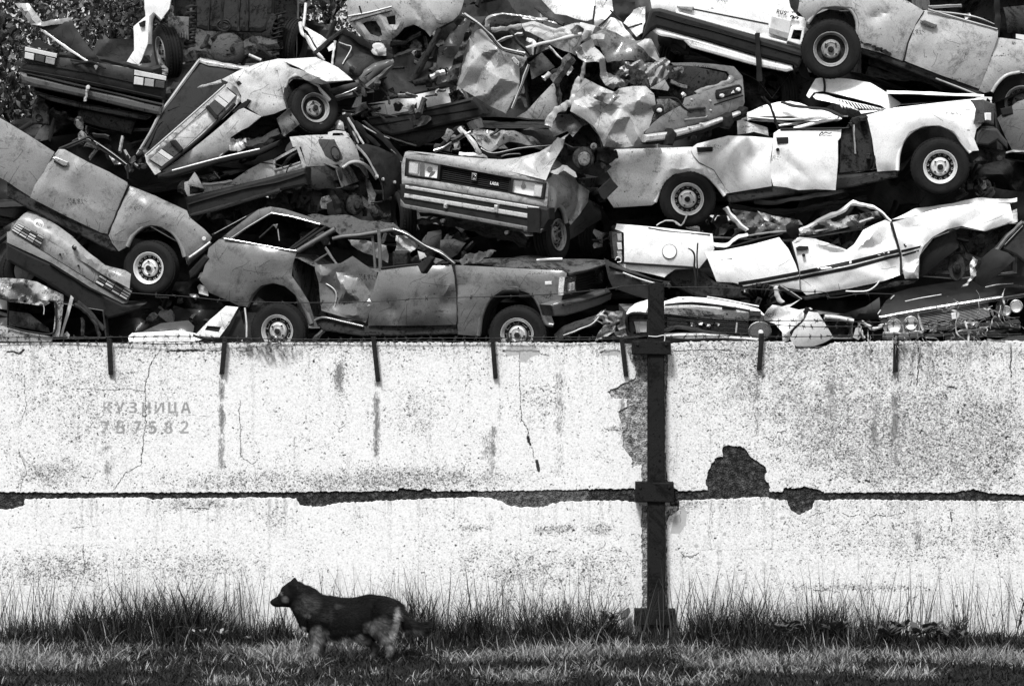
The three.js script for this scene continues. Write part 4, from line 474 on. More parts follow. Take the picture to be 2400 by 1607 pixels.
  const flap = new Plane(T6(60, 560)[0], -1.9, 0, 0); B(c, 'mud_flap', flap, T6(0, 572, 72, 505, 116, 556, 40, 630, 20, 615), .02, -.02, M.plastic, .008); L(c, 'hose', P, T6(325, 768, 380, 742, 425, 746, 460, 768, 480, 740, 496, 700), .012, paint(.8, 'fine'), .08); L(c, 'strap', P, T3(902, 530, 940, 572, 962, 620, 980, 680, 1000, 726), .018, M.seal, .12); L(c, 'strap', P, T3(912, 530, 950, 575, 972, 640, 990, 690), .012, M.seal, .14);
  L(c, 'exhaust', P, T6(720, 660, 900, 690, 1060, 690, 1300, 650, 1480, 620), .03, M.under, -.4); L(c, 'exhaust', P, T6(860, 640, 1000, 640, 1200, 600, 1500, 560), .04, M.grease, -.5);
}
// ---------- white five-door with the double stripe ----------
{
  const P = new Plane(T7(1300, 330)[0], -2.05, -4, -3), m = paint(.86, 'fine', .34, .5), c = thing('wrecked_hatchback', 'white five-door hatchback with a double dark stripe along its flattened, bent doors', 'wrecked car', at(1950, 700, -2.4));
  tub(c, P, T7(160, 180, 620, 230, 1050, 250, 1600, 160, 1900, 100, 2250, 90, 2250, 140, 1900, 190, 1780, 300, 1700, 420, 1100, 520, 800, 520, 560, 420, 160, 360), -.4, -1.5);
  const R = new Plane(T7(380, 270)[0], -2.25, 4, -2);
  S(c, 'quarter_panel', R, T7(98, 180, 108, 150, 360, 172, 632, 205, 642, 290, 560, 394, 400, 380, 148, 362, 145, 200, 130, 192), m, { bow: [.02, .03], dents: [[...T7(320, 275)[0], 18, -.02]], res: .06 }); B(c, 'fuel_cap', R, disc(T7(397, 303)[0], 16.3), .055, .02, m, .004); part(c, 'fuel_cap_rim', (() => { const g = tube(disc(T7(397, 303)[0], 16.6, 16.6, 24).concat([disc(T7(397, 303)[0], 16.6, 16.6, 24)[0]]).map((p) => R.at(...p, .045)), .005, { n: 48 }); return g; })(), M.seal);
  L(c, 'crease_line', R, T7(280, 172, 400, 192, 620, 210), .006, M.seal, .025); L(c, 'sill_line', R, T7(130, 364, 350, 378, 540, 392), .012, M.seal, .01);
  B(c, 'tail_light', R, T7(78, 196, 134, 194, 140, 350, 92, 342), .03, -.2, M.redlens, .01); for (let i = 0; i < 3; i++) B(c, 'tail_light_segment', R, T7(108, 205 + i * 48, 134, 204 + i * 48, 137, 244 + i * 48, 114, 245 + i * 48), .045, 0, i === 1 ? M.palelens : M.amber, .006); L(c, 'loose_cable', R, T7(100, 350, 108, 335, 128, 340, 130, 358, 110, 362), .008, M.steel, .05);
  S(c, 'bumper', R, T7(120, 370, 300, 382, 540, 396, 430, 402, 388, 430, 372, 445, 290, 425, 160, 400), m, { tilt: () => -.03 });
  const D = new Plane(T7(850, 380)[0], -1.95, -2, -4);
  const rearDoor = S(c, 'door', D, T7(590, 302, 690, 296, 860, 262, 1000, 225, 1050, 288, 1088, 370, 1108, 430, 1112, 512, 1000, 495, 880, 505, 812, 548, 800, 490, 752, 472, 655, 466), m, { bow: [.0, .06], creases: [[...T7(1010, 240)[0], ...T7(1060, 330)[0], 10, -.03]], dents: [[...T7(700, 420)[0], 26, .02]] }); B(c, 'handle', D, T7(672, 352, 682, 344, 742, 338, 740, 358, 690, 372, 674, 370), .06, 0, M.seal, .006);
  const frontDoor = S(c, 'door', P, T7(1070, 250, 1102, 225, 1200, 236, 1290, 262, 1370, 292, 1410, 262, 1460, 185, 1530, 150, 1582, 130, 1610, 142, 1640, 240, 1662, 330, 1668, 430, 1580, 462, 1400, 502, 1150, 542, 1116, 512, 1106, 410, 1078, 295), m, { bow: [0, .05], res: .05, wob: .016, ctrl: T7(1180, 270, 1300, 300, 1420, 290, 1500, 220, 1560, 260, 1580, 330, 1620, 400, 1380, 380, 1200, 400).map(([x, y], i) => [x, y, [.02, -.08, .05, .07, -.09, -.03, -.05, .05, .04][i]]), dents: [[...T7(1180, 470)[0], 24, -.05], [...T7(1620, 400)[0], 26, -.05]], angle: 40 }, 'white front door buckled along its top edge'); B(c, 'handle', P, T7(1092, 282, 1110, 272, 1160, 274, 1158, 292, 1120, 298, 1094, 296), .09, 0, M.seal, .006); B(c, 'lock', P, disc(T7(1135, 323)[0], 3.6), .1, 0, M.black, .003);
  S(c, 'door_fold', P, T7(1080, 245, 1150, 250, 1290, 280, 1370, 292, 1280, 270, 1200, 232, 1110, 222), m, { tilt: () => .04, fold: [.3, .05] });
  const wing = S(c, 'fender', P, T7(1622, 142, 1760, 100, 1900, 62, 2100, 36, 2268, 42, 2286, 130, 2240, 150, 2120, 188, 2000, 162, 1920, 180, 1842, 222, 1792, 272, 1768, 330, 1766, 452, 1692, 452, 1676, 400, 1672, 320, 1642, 212), m, { bow: [.0, .05], wob: .02, res: .05, ctrl: T7(1720, 180, 1800, 160, 1950, 110, 2080, 130, 2190, 90, 1720, 260, 1710, 370, 1740, 420).map(([x, y], i) => [x, y, [-.07, .02, .05, -.03, .04, .05, -.05, .05][i]]), angle: 40 }); S(c, 'fender_lip', new Plane(T7(2250, 100)[0], -1.95, 40, 10), T7(2262, 90, 2300, 70, 2308, 140, 2270, 150, 2240, 130), paint(.5, 'worn'), { fold: [.15, .06], res: .03 });
  S(c, 'bonnet', new Plane(T7(1950, 40)[0], -2.4, -6, 40), T7(1620, 120, 1750, 70, 2000, 20, 2200, 0, 2308, -8, 2308, 12, 2200, 30, 2000, 60, 1800, 100), m, { fold: [.5, .04] });
  // the two stripes
  for (const [q, pl] of [[T7(775, 468, 900, 448, 1106, 409, 1106, 429, 900, 468, 775, 490), rearDoor], [T7(783, 496, 900, 475, 1108, 436, 1108, 454, 900, 493, 785, 512), rearDoor]]) onSheet(c, 'stripe', pl, q, M.plastic);
  for (const [q, pl] of [[T7(1113, 409, 1400, 347, 1656, 286, 1660, 306, 1400, 368, 1114, 430), frontDoor], [T7(1114, 437, 1400, 376, 1660, 312, 1662, 329, 1400, 397, 1114, 456), frontDoor], [T7(1668, 294, 1776, 268, 1772, 280, 1670, 308), wing], [T7(1674, 318, 1766, 292, 1764, 302, 1676, 330), wing]]) onSheet(c, 'stripe', pl, q, M.plastic);
  L(c, 'gap', P, T7(1062, 240, 1078, 300, 1104, 400, 1112, 515), .011, M.seal, .05); L(c, 'gap', P, T7(1612, 145, 1642, 240, 1666, 330, 1668, 430), .012, M.seal, .05); B(c, 'side_marker', P, T7(1682, 262, 1692, 260, 1694, 270, 1716, 262, 1716, 276, 1690, 278), .07, .02, M.black, .004);
  // roof wreckage
  const X = P.off(-.15);
  for (const [q, r, mm] of [[T7(465, 278, 555, 242, 600, 252, 700, 268, 770, 225, 828, 208), .02, m], [T7(560, 250, 640, 280, 690, 300), .016, M.seal], [T7(700, 60, 760, 130, 822, 190), .05, m], [T7(1110, 190, 1230, 130, 1350, 78, 1400, 40, 1450, 45, 1540, 72, 1610, 140), .026, m], [T7(1120, 200, 1260, 150, 1390, 80, 1410, 48, 1480, 80, 1560, 120), .022, M.seal], [T7(1110, 210, 1250, 180, 1390, 150, 1540, 110), .014, M.steel], [T7(1280, 130, 1340, 100, 1390, 50), .028, M.black], [T7(700, 285, 860, 245, 1020, 205), .016, M.seal], [T7(830, 215, 950, 200, 1060, 190), .012, M.steel]]) L(c, 'roof_bar', X, q, r, mm, 0);
  S(c, 'windscreen', X.off(-.2), T7(740, 70, 880, 90, 1000, 140, 1100, 150, 1100, 195, 940, 205, 830, 205, 780, 140), paint(.2, 'rust', .3, .3), { fold: [.12, .06], rag: .06, res: .035 }); S(c, 'windscreen', X.off(-.02), T7(880, 80, 960, 105, 1110, 130, 1130, 155, 1000, 160, 920, 130), paint(.55, 'rust', .3, .3), { fold: [.08, .04], rag: .05, res: .03 }); S(c, 'pillar_stub', X.off(.06), T7(1035, 160, 1060, 140, 1108, 155, 1106, 205, 1070, 228, 1040, 200), M.plastic, { fold: [.2, .05], res: .03 });
  S(c, 'roof', X.off(.02), T7(1115, 170, 1300, 120, 1540, 80, 1560, 120, 1400, 160, 1250, 200, 1120, 215), paint(.4, 'rust', .4, .2), { fold: [.16, .07], rag: .06, res: .035 });
  // empty wheel well with brake and strut
  const Wl = P.off(-.3); B(c, 'wheel_well', P, T7(1770, 440, 1775, 320, 1845, 230, 1995, 172, 2130, 192, 2260, 150, 2306, 150, 2306, 420, 2000, 460), -.32, -.8, M.inside, .02); S(c, 'wheel_liner', P.off(-.12), T7(1778, 450, 1770, 340, 1848, 240, 1960, 190, 1985, 280, 1900, 345, 1830, 405), M.plastic, { bow: [0, .05], wob: .02 });
  B(c, 'brake_disc', Wl, disc(T7(1975, 390)[0], 21, 32, 24), .12, .08, M.under, .01); B(c, 'brake_hub', Wl, disc(T7(1975, 392)[0], 10, 14, 16), .17, .1, M.grease, .02); B(c, 'hub_nut', Wl, disc(T7(1976, 394)[0], 4, 5, 8), .2, .15, M.black, .01); for (const [q, r] of [[T7(1950, 200, 1985, 290), .05], [T7(1990, 230, 2040, 310), .018], [T7(1880, 245, 1960, 235, 2040, 250), .04], [T7(2020, 320, 2100, 350, 2200, 330), .03], [T7(1860, 420, 2000, 410, 2080, 380), .025]]) L(c, 'suspension_arm', Wl, q, r, M.grease, .1); B(c, 'spring_seat', Wl, disc(T7(2110, 247)[0], 16, 16, 20), .1, .02, M.under, .03); B(c, 'spring_seat', Wl, disc(T7(2112, 250)[0], 7, 7, 14), .13, .05, M.grease, .01);
  B(c, 'sill', P, T7(1120, 552, 1400, 512, 1640, 466, 1766, 458, 1740, 480, 1500, 520, 1250, 552, 1140, 572), -.03, -.2, M.under, .015); L(c, 'hose', P, T7(1365, 520, 1430, 522, 1490, 516, 1530, 490, 1552, 462), .008, paint(.7, 'fine'), .02);
  B(c, 'inner_arch', R, T7(380, 440, 420, 405, 560, 400, 650, 470, 790, 500, 800, 560, 560, 560, 440, 500), -.15, -.6, M.under, .03); L(c, 'door_seal', D, T7(500, 285, 530, 310, 535, 400, 545, 520), .012, M.seal, .02); L(c, 'door_seal', D, T7(552, 255, 548, 330, 552, 440), .008, M.seal, .03);
  wheel(c, R, T7(600, 525)[0], .27, { style: 'none', h: -.45 });
}
// ---------- light grey saloon tilted nose down, left ----------
{
  const P = new Plane(T4(1035, 665)[0], -2.7, 4, -2), m = paint(.3, 'worn', .36, .5), c = thing('wrecked_saloon', 'mid grey saloon sloping nose down, wheel turned towards the wagon, dents in its door', 'wrecked car', at(250, 520, -3.2));
  tub(c, P, T0(14, 300, 128, 370, 300, 440, 340, 470, 480, 560, 420, 570, 350, 530, 300, 560, 250, 540, 60, 450, 14, 425), -.3, -1.5);
  S(c, 'quarter_panel', P, [...T0(-70, 240), ...T1(45, 835, 200, 930, 374, 1042, 330, 1120, 290, 1190), ...T4(210, 182, 120, 125, 45, 72), ...T0(-70, 380)], m, { bow: [0, .05] });
  const door = S(c, 'door', P, [...T1(400, 1022, 440, 1024, 600, 1110, 750, 1180, 872, 1250), ...T4(878, 92, 800, 270, 738, 432, 690, 425, 450, 310, 208, 184, 238, 100), ...T1(300, 1180, 345, 1090)], m, { bow: [.01, .05], dents: [[...T1(420, 1200)[0], 34, -.02], [...T4(640, 190)[0], 60, -.03], [...T4(280, 130)[0], 30, .02], [...T4(470, 250)[0], 30, -.015]], creases: [[...T1(330, 1140)[0], ...T4(320, 60)[0], 16, .025], [...T1(530, 1150)[0], ...T4(500, 40)[0], 20, .03], [...T4(300, 95)[0], ...T4(760, 320)[0], 8, .015], [...T4(610, 190)[0], ...T4(640, 300)[0], 10, .015]] }, 'dented grey door');
  const ch = T1(362, 1078, 385, 1075, 466, 1110, 460, 1140, 430, 1140, 366, 1100); B(c, 'handle', P, ch, .07, .02, M.chrome, .01); onLine(c, 'handle_recess', door, T1(372, 1104, 440, 1143), .012, M.seal, 0);
  const fen = S(c, 'fender', P, T4(886, 104, 1000, 178, 1150, 240, 1290, 312, 1400, 400, 1452, 455, 1440, 485, 1370, 550, 1300, 604, 1280, 640, 1262, 575, 1230, 500, 1180, 430, 1100, 380, 1030, 372, 970, 390, 905, 455, 872, 520, 812, 552, 770, 500, 742, 440, 800, 290), m, { bow: [.01, .05], roll: .03, rollw: .08, creases: [[...T4(880, 120)[0], ...T4(1430, 440)[0], 9, .015], [...T4(770, 340)[0], ...T4(930, 405)[0], 6, .01]], dents: [[...T4(1010, 240)[0], 18, .03], [...T4(900, 460)[0], 24, -.02]] });
  onLine(c, 'gap', fen, T4(884, 100, 800, 290, 738, 440), .012, M.seal, 0); L(c, 'wheel_arch_trim', P, T4(872, 520, 905, 450, 975, 384, 1040, 366, 1110, 378, 1190, 430, 1240, 510, 1265, 590), .026, m, .005); B(c, 'side_marker', P, disc(T4(1398, 466)[0], 5), .06, 0, M.palelens, .006);
  S(c, 'bonnet', new Plane(T4(1150, 240)[0], -2.8, 4, 50), T4(886, 96, 950, 120, 1070, 168, 1280, 268, 1300, 320, 1290, 318, 1000, 184), m, { res: .06 });
  B(c, 'sill', P, T4(45, 78, 208, 188, 450, 314, 700, 430, 742, 444, 812, 556, 760, 556, 600, 470, 300, 320, 45, 180), -.02, -.3, M.under, .02); L(c, 'bumper_strip', P, T4(1298, 596, 1370, 545, 1442, 490), .018, M.steel, .05); B(c, 'bumper', P, T4(1280, 620, 1300, 600, 1440, 495, 1450, 520, 1310, 640, 1290, 660), .0, -.6, M.plastic, .015);
  const fp = P.off(-.02); for (const q of [T1(405, 1020, 600, 938, 640, 965, 760, 1040, 872, 1122, 876, 1230), T1(430, 1018, 596, 955, 650, 990, 850, 1130)]) L(c, 'window_frame', fp, q, .014, M.seal, 0, { sharp: 1 }); L(c, 'window_trim', fp, T1(640, 965, 760, 1045, 868, 1128), .007, M.chrome, .02); S(c, 'glass_shards', fp.off(-.2), T1(740, 1060, 790, 1080, 850, 1120, 780, 1130), M.palelens, { fold: [.08, .04], rag: .04, res: .025 });
  wheel(c, P, T4(1037, 666)[0], .292, { style: 'dots', yaw: -14, spin: 50, h: -.03 });
  B(c, 'mud_flap', P, T4(1290, 700, 1400, 580, 1440, 612, 1330, 740), -.15, -.2, M.plastic, .01);
}
// ---------- rear panel with twin striped lamps, low left ----------
{
  const P = new Plane(T4(500, 640)[0], -2.5, 12, -6), m = paint(.32, 'worn', .4, .4), c = thing('wrecked_saloon', 'grey saloon tail with two barred lamps and a white oval sticker', 'wrecked car', at(160, 590, -3.2));
  B(c, 'body_shell', P, T4(100, 440, 300, 480, 700, 720, 850, 830, 850, 880, 600, 790, 90, 480), -.1, -1.6, M.inside, .03);
  S(c, 'boot_lid', new Plane(T4(500, 520)[0], -2.55, 10, 26), T4(118, 334, 150, 296, 190, 268, 250, 280, 400, 378, 492, 448, 560, 520, 640, 592, 720, 640, 860, 680, 896, 704, 886, 800, 690, 692, 480, 575, 300, 462), m, { bow: [0, .03], roll: .03, dents: [[...T4(720, 690)[0], 30, -.03], [...T4(640, 610)[0], 14, .03]] });
  const rp = S(c, 'rear_panel', P, T4(118, 338, 300, 464, 690, 694, 906, 824, 872, 908, 820, 880, 650, 772, 270, 536, 68, 412), m, { bow: [0, .02], roll: .02 });
  S(c, 'rear_valance', P, T4(44, 420, 70, 414, 270, 540, 650, 776, 868, 908, 840, 910, 620, 800, 350, 630, 44, 490), m, { tilt: () => .02, bow: [0, .02] });
  for (const q of [T4(122, 360, 302, 456, 272, 530, 74, 408), T4(692, 692, 908, 826, 866, 890, 650, 768)]) {
    const g = new THREE.Group(); g.name = 'tail_light'; c.add(g); part(g, 'backing', block(P, q, .035, -.03, .006), M.redlens); const e = (s, t) => { const [a, b, d, f] = q, l = [a[0] + (f[0] - a[0]) * t, a[1] + (f[1] - a[1]) * t], r = [b[0] + (d[0] - b[0]) * t, b[1] + (d[1] - b[1]) * t]; return [l[0] + (r[0] - l[0]) * s, l[1] + (r[1] - l[1]) * s]; };
    for (let j = 0; j < 4; j++) for (let i = 0; i < 4; i++) { const s0 = i / 4 + .015, s1 = (i + 1) / 4 - .01, t0 = j / 4 + .05, t1 = (j + 1) / 4 - .05; part(g, 'lens', block(P, [e(s0, t0), e(s1, t0), e(s1, t1), e(s0, t1)], .05, .03, .004), [[2, 1, 0, 1], [2, 0, 2, 1], [2, 1, 2, 0], [2, 2, 1, 0]][j][(i + (q[0][0] > 150 ? 1 : 0)) % 4] === 2 ? M.palelens : (i + j) % 2 ? M.amber : M.redlens); }
  }
  onSheet(c, 'oval_sticker', rp, disc(T4(262, 360)[0], 12.5, 10, 20, .5), paint(.85, 'fine', .5, 0), .03, .004); lettering(c, 'lettering', P, 'RUS', T4(240, 365)[0], T4(283, 382)[0], 7, M.black, .075);
  for (const [x, y] of T4(410, 574, 536, 652)) B(c, 'bolt_hole', P, disc([x, y], 2.4), .04, 0, M.black, .003); B(c, 'boot_lock', P, disc(T4(508, 530)[0], 5.5), .09, 0, M.black, .01); B(c, 'boot_lock', P, disc(T4(512, 524)[0], 4), .1, .08, M.chrome, .008);
  B(c, 'bumper', P, T4(44, 496, 200, 570, 350, 636, 620, 806, 840, 914, 872, 916, 1010, 905, 960, 960, 740, 1020, 560, 930, 300, 760, 44, 620), .02, -.3, paint(.03, 'worn', .5, .1), .03); L(c, 'bumper_edge', P, T4(340, 640, 600, 800, 700, 850), .018, M.plastic, .03);
  wheel(c, P, T4(170, 680)[0], .27, { style: 'none', yaw: 30, h: -.5 });
}
// ---------- crushed shell at the foot of the heap, far left ----------
{
  const P = new Plane(T4(300, 950)[0], -2, 6, 0), m = paint(.4, 'rust', .5, .2), c = thing('crushed_car_body', 'flattened grey car body with bare window openings at the left end of the wall top', 'wrecked car', at(100, 790, -2.4));
  B(c, 'body_shell', P, T4(45, 860, 360, 900, 700, 960, 720, 1150, 45, 1160), -.25, -1.5, M.inside, .02);
  S(c, 'roof', P, T4(-60, 735, 45, 735, 160, 742, 250, 762, 350, 815, 432, 852, 430, 900, 372, 892, 330, 892, 200, 872, 100, 880, -60, 870), m, { fold: [.3, .1], rag: .08, res: .04 });
  S(c, 'roof_lining', P.off(-.05), T4(-60, 860, 45, 850, 120, 830, 250, 870, 340, 905, 300, 930, 180, 910, 60, 900), paint(.5, 'rust', .5, 0), { fold: [.09, .05], rag: .05, res: .025 });
  S(c, 'pillar', P, T4(365, 895, 430, 860, 432, 920, 415, 1050, 402, 1140, 356, 1142, 368, 1050, 376, 960), m, { res: .04, fold: [.4, .02] }); S(c, 'door', P, T4(-60, 1060, 45, 1068, 200, 1108, 360, 1142, 350, 1175, -60, 1175), m, { res: .05 }); L(c, 'window_trim', P, T4(330, 892, 375, 900, 380, 960, 366, 1110, 210, 1108, 45, 1068), .012, M.seal, .02);
  S(c, 'pillar', P.off(-.1), T4(482, 852, 502, 872, 470, 990, 440, 1080, 425, 1138, 408, 1136, 445, 1000), paint(.5, 'worn'), { res: .04 }); for (const q of [T4(510, 912, 600, 980, 660, 1070, 685, 1140), T4(530, 900, 640, 1000, 712, 1090), T4(560, 1130, 570, 1060, 560, 1010)]) L(c, 'window_frame', P.off(-.15), q, .02, M.under, 0); S(c, 'seat', P.off(-.2), T4(60, 960, 200, 980, 330, 1080, 340, 1110, 60, 1060), M.under, { bow: [0, .04] }); L(c, 'loose_wire', P, T4(295, 920, 300, 950, 297, 985), .006, M.steel, .02); S(c, 'bracket', P.off(-.12), T4(420, 1135, 455, 1100, 475, 1125, 470, 1150), m, { res: .03 });
}
{
  const P = new Plane(T4(1480, 1040)[0], -1.2, 0, 8), c = thing('torn_trim_panel', 'pale pointed trim panel with a dark slot, beside the rear wheel of the estate car', 'trim panel', at(510, 760, -1.2));
  S(c, 'panel', P, T4(1338, 1122, 1440, 1020, 1548, 926, 1632, 934, 1570, 1050, 1502, 1142, 1420, 1140), paint(.72, 'worn', .4, .3), { bow: [.01, .01], roll: .02, holes: [T4(1402, 1092, 1420, 1062, 1514, 1070, 1498, 1106)] }); B(c, 'slot', P, T4(1396, 1096, 1416, 1056, 1520, 1066, 1500, 1110), -.03, -.05, M.plastic, .004);
  L(c, 'seal', P, T4(1325, 1125, 1345, 1135, 1430, 1152, 1500, 1150), .014, M.seal, 0); S(c, 'panel', P.off(-.1), T4(1560, 1130, 1600, 1040, 1640, 950, 1690, 1140), M.plastic, {}); L(c, 'edge', P, T4(1678, 940, 1690, 1050, 1690, 1142), .01, M.steel, -.05);
}
{
  const c = thing('car_roof_panel', 'pale flat roof panel lying along the wall top left of the pointed trim panel', 'roof panel', at(400, 790, -1.3));
  S(c, 'panel', new Plane(T4(1100, 1130)[0], -1.25, 0, 40), T4(878, 1135, 905, 1110, 1080, 1100, 1200, 1085, 1330, 1112, 1420, 1145, 1330, 1165, 880, 1165), paint(.6, 'worn', .5, .2), { bow: [.0, .02], roll: .02 }); S(c, 'panel', new Plane(T4(1150, 1080)[0], -1.7, 0, 40), T4(960, 1105, 1100, 1040, 1290, 1020, 1330, 1060, 1320, 1110, 1200, 1082), paint(.06, 'worn'), {});
}
// ---------- light car hanging nose down, its lamps on the slant ----------
{
  const P = new Plane(T1(1350, 880)[0], -2.75, -10, -4), Q = new Plane(T1(1800, 640)[0], -2.7, 18, 4), m = paint(.58, 'worn', .4, .35), c = thing('wrecked_saloon', 'pale saloon tipped on edge, its nose and two lamps on a steep slant', 'wrecked car', at(560, 230, -3.2));
  B(c, 'body_shell', P, T1(1080, 1080, 1560, 640, 1900, 480, 2000, 900, 1750, 980, 1200, 1140), -.16, -1.2, M.inside, .03);
  S(c, 'nose_panel', P, T1(985, 1062, 1120, 950, 1350, 752, 1562, 562, 1620, 600, 1650, 680, 1600, 742, 1400, 930, 1200, 1090, 1092, 1180, 1055, 1200, 995, 1112), m, { roll: .03, rollw: .05, holes: [T1(1018, 1098, 1160, 970, 1400, 745, 1552, 598, 1618, 652, 1480, 802, 1240, 1040, 1100, 1150)] });
  for (const q of [T1(1020, 1098, 1160, 972, 1245, 1034, 1100, 1148), T1(1408, 742, 1552, 600, 1618, 654, 1484, 800)]) { B(c, 'lamp_housing', P, q, -.01, -.12, M.plastic, .006); const t = (s0, s1) => [[q[0][0] + (q[1][0] - q[0][0]) * s0, q[0][1] + (q[1][1] - q[0][1]) * s0], [q[0][0] + (q[1][0] - q[0][0]) * s1, q[0][1] + (q[1][1] - q[0][1]) * s1], [q[3][0] + (q[2][0] - q[3][0]) * s1, q[3][1] + (q[2][1] - q[3][1]) * s1], [q[3][0] + (q[2][0] - q[3][0]) * s0, q[3][1] + (q[2][1] - q[3][1]) * s0]]; B(c, 'lamp_lens', P, t(.42, .6), .01, -.02, M.palelens, .006); B(c, 'lamp_lens', P, t(.62, .98), .012, -.02, q[0][0] > 400 ? M.palelens : M.redlens, .006); B(c, 'lamp_lens', P, t(.04, .4), .012, -.02, q[0][0] < 400 ? M.amber : M.redlens, .006); }
  B(c, 'lamp_bracket', P, T1(1160, 968, 1192, 958, 1246, 1024, 1236, 1044), .05, -.02, M.seal, .008); B(c, 'lamp_bracket', P, T1(1404, 736, 1424, 720, 1490, 806, 1474, 818), .05, -.02, M.seal, .008);
  S(c, 'grille_panel', P, T1(1164, 970, 1406, 744, 1478, 808, 1242, 1032), m, { bow: [0, .02], tilt: () => -.03 });
  L(c, 'nose_trim', P, T1(1000, 1062, 1240, 852, 1545, 582), .012, M.steel, .02); L(c, 'gap', P, T1(1100, 1168, 1400, 922, 1610, 712), .02, M.seal, .01);
  S(c, 'valance', new Plane(T1(1420, 960)[0], -2.8, -6, -24), T1(1108, 1180, 1420, 930, 1640, 750, 1670, 740, 1790, 800, 1706, 862, 1660, 880, 1590, 925, 1578, 1010, 1450, 1088, 1260, 1150, 1180, 1170), m, { bow: [.05, .05], dents: [[...T1(1620, 800)[0], 16, -.04]] });
  S(c, 'fender', Q, T1(1518, 545, 1640, 482, 1780, 430, 1905, 402, 1960, 420, 2010, 470, 2050, 512, 1985, 545, 1945, 610, 1942, 680, 1965, 742, 1880, 780, 1790, 800, 1700, 740, 1650, 700, 1652, 660, 1620, 600, 1560, 562), m, { bow: [.02, .03], roll: .02, creases: [[...T1(1600, 560)[0], ...T1(1880, 480)[0], 6, .015], [...T1(1640, 600)[0], ...T1(1780, 640)[0], 9, .02]], dents: [[...T1(1880, 650)[0], 20, -.02]] }); B(c, 'side_marker', Q, T1(1618, 560, 1640, 552, 1662, 575, 1630, 582), .05, 0, M.seal, .006);
  B(c, 'bumper_iron', P, T1(1590, 770, 1690, 672, 1720, 690, 1700, 720, 1640, 790), .03, -.06, M.plastic, .01);
  S(c, 'bonnet', new Plane(T1(2100, 460)[0], -2.8, 14, 46), [...T1(1900, 402, 1960, 404, 2180, 386), ...T2(120, 390, 250, 460, 370, 546, 190, 552, 90, 520, 0, 470), ...T1(1990, 445)], m, { bow: [0, .03], wob: .012, creases: [[...T1(2030, 440)[0], ...T1(2200, 410)[0], 6, -.02]], dents: [[...T2(240, 490)[0], 8, -.04]] });
  S(c, 'bonnet_edge', new Plane(T2(100, 530)[0], -2.7, 14, -20), [...T1(1960, 455, 2060, 480, 2240, 548), ...T2(190, 552, 360, 548, 150, 580, 40, 545)], m, { bow: [0, .03] });
  L(c, 'wheel_arch_trim', Q, T1(1950, 600, 1975, 540, 2040, 515, 2120, 545, 2200, 620, 2260, 690), .026, m, .0); B(c, 'arch_liner', Q, T1(1950, 600, 2010, 540, 2110, 545, 2260, 690, 2250, 860, 2000, 900), -.22, -.6, M.inside, .02);
  wheel(c, Q, T1(2142, 750)[0], .278, { style: 'plain', yaw: 28, pitch: 10, spin: 15, h: -.04, rim: M.rimdull });
  S(c, 'mud_flap', new Plane(T1(1970, 850)[0], -2.65, 14, -6), T1(1898, 815, 1985, 742, 2054, 852, 1946, 938), paint(.16, 'rust', .8, 0), { fold: [.2, .03] });
  const U = P.off(-.1); L(c, 'exhaust', U, T1(1690, 1000, 1800, 960, 1930, 900), .09, M.under, 0); L(c, 'pipe', U, T1(1590, 990, 1640, 1000, 1700, 975), .06, M.steel, .02); L(c, 'rod', U, T1(1500, 1080, 1560, 1030), .012, M.steel, .05); B(c, 'pipe_mouth', U, disc(T1(1600, 985)[0], 9), .09, .02, M.inside, .01);
  B(c, 'bumper', new Plane(T1(1500, 1110)[0], -2.6, -4, 0), T1(1075, 1195, 1180, 1160, 1500, 1075, 1780, 1015, 1925, 955, 1900, 1000, 1780, 1060, 1500, 1120, 1180, 1215, 1080, 1225), .02, -.12, M.plastic, .02); L(c, 'bumper_strip', new Plane(T1(1500, 1110)[0], -2.55, -4, 0), T1(1180, 1170, 1500, 1085, 1780, 1022), .012, M.steel, .03);
}
{
  const P = new Plane(T1(1250, 800)[0], -3.35, -8, 4), m = paint(.04, 'worn', .6, .1), c = thing('bonnet_lid', 'big dark bonnet seen from its inner side, pale rim, behind the tipped pale saloon', 'bonnet', at(380, 260, -3.4));
  S(c, 'panel', P, T1(938, 1062, 1100, 780, 1250, 570, 1368, 412, 1695, 468, 1660, 500, 1560, 570, 1300, 860, 1000, 1070), m, { bow: [.02, .02] }); for (const [q, r, mm] of [[T1(938, 1060, 1100, 780, 1368, 412), .026, paint(.5, 'worn')], [T1(1365, 412, 1520, 440, 1698, 470), .03, paint(.42, 'rust')], [T1(1256, 622, 1400, 585, 1522, 556), .022, paint(.42, 'rust')], [T1(1150, 760, 1250, 730, 1340, 750), .016, M.plastic], [T1(1000, 1040, 1120, 830, 1180, 920), .014, M.plastic]]) L(c, 'rim', P, q, r, mm, .02);
}
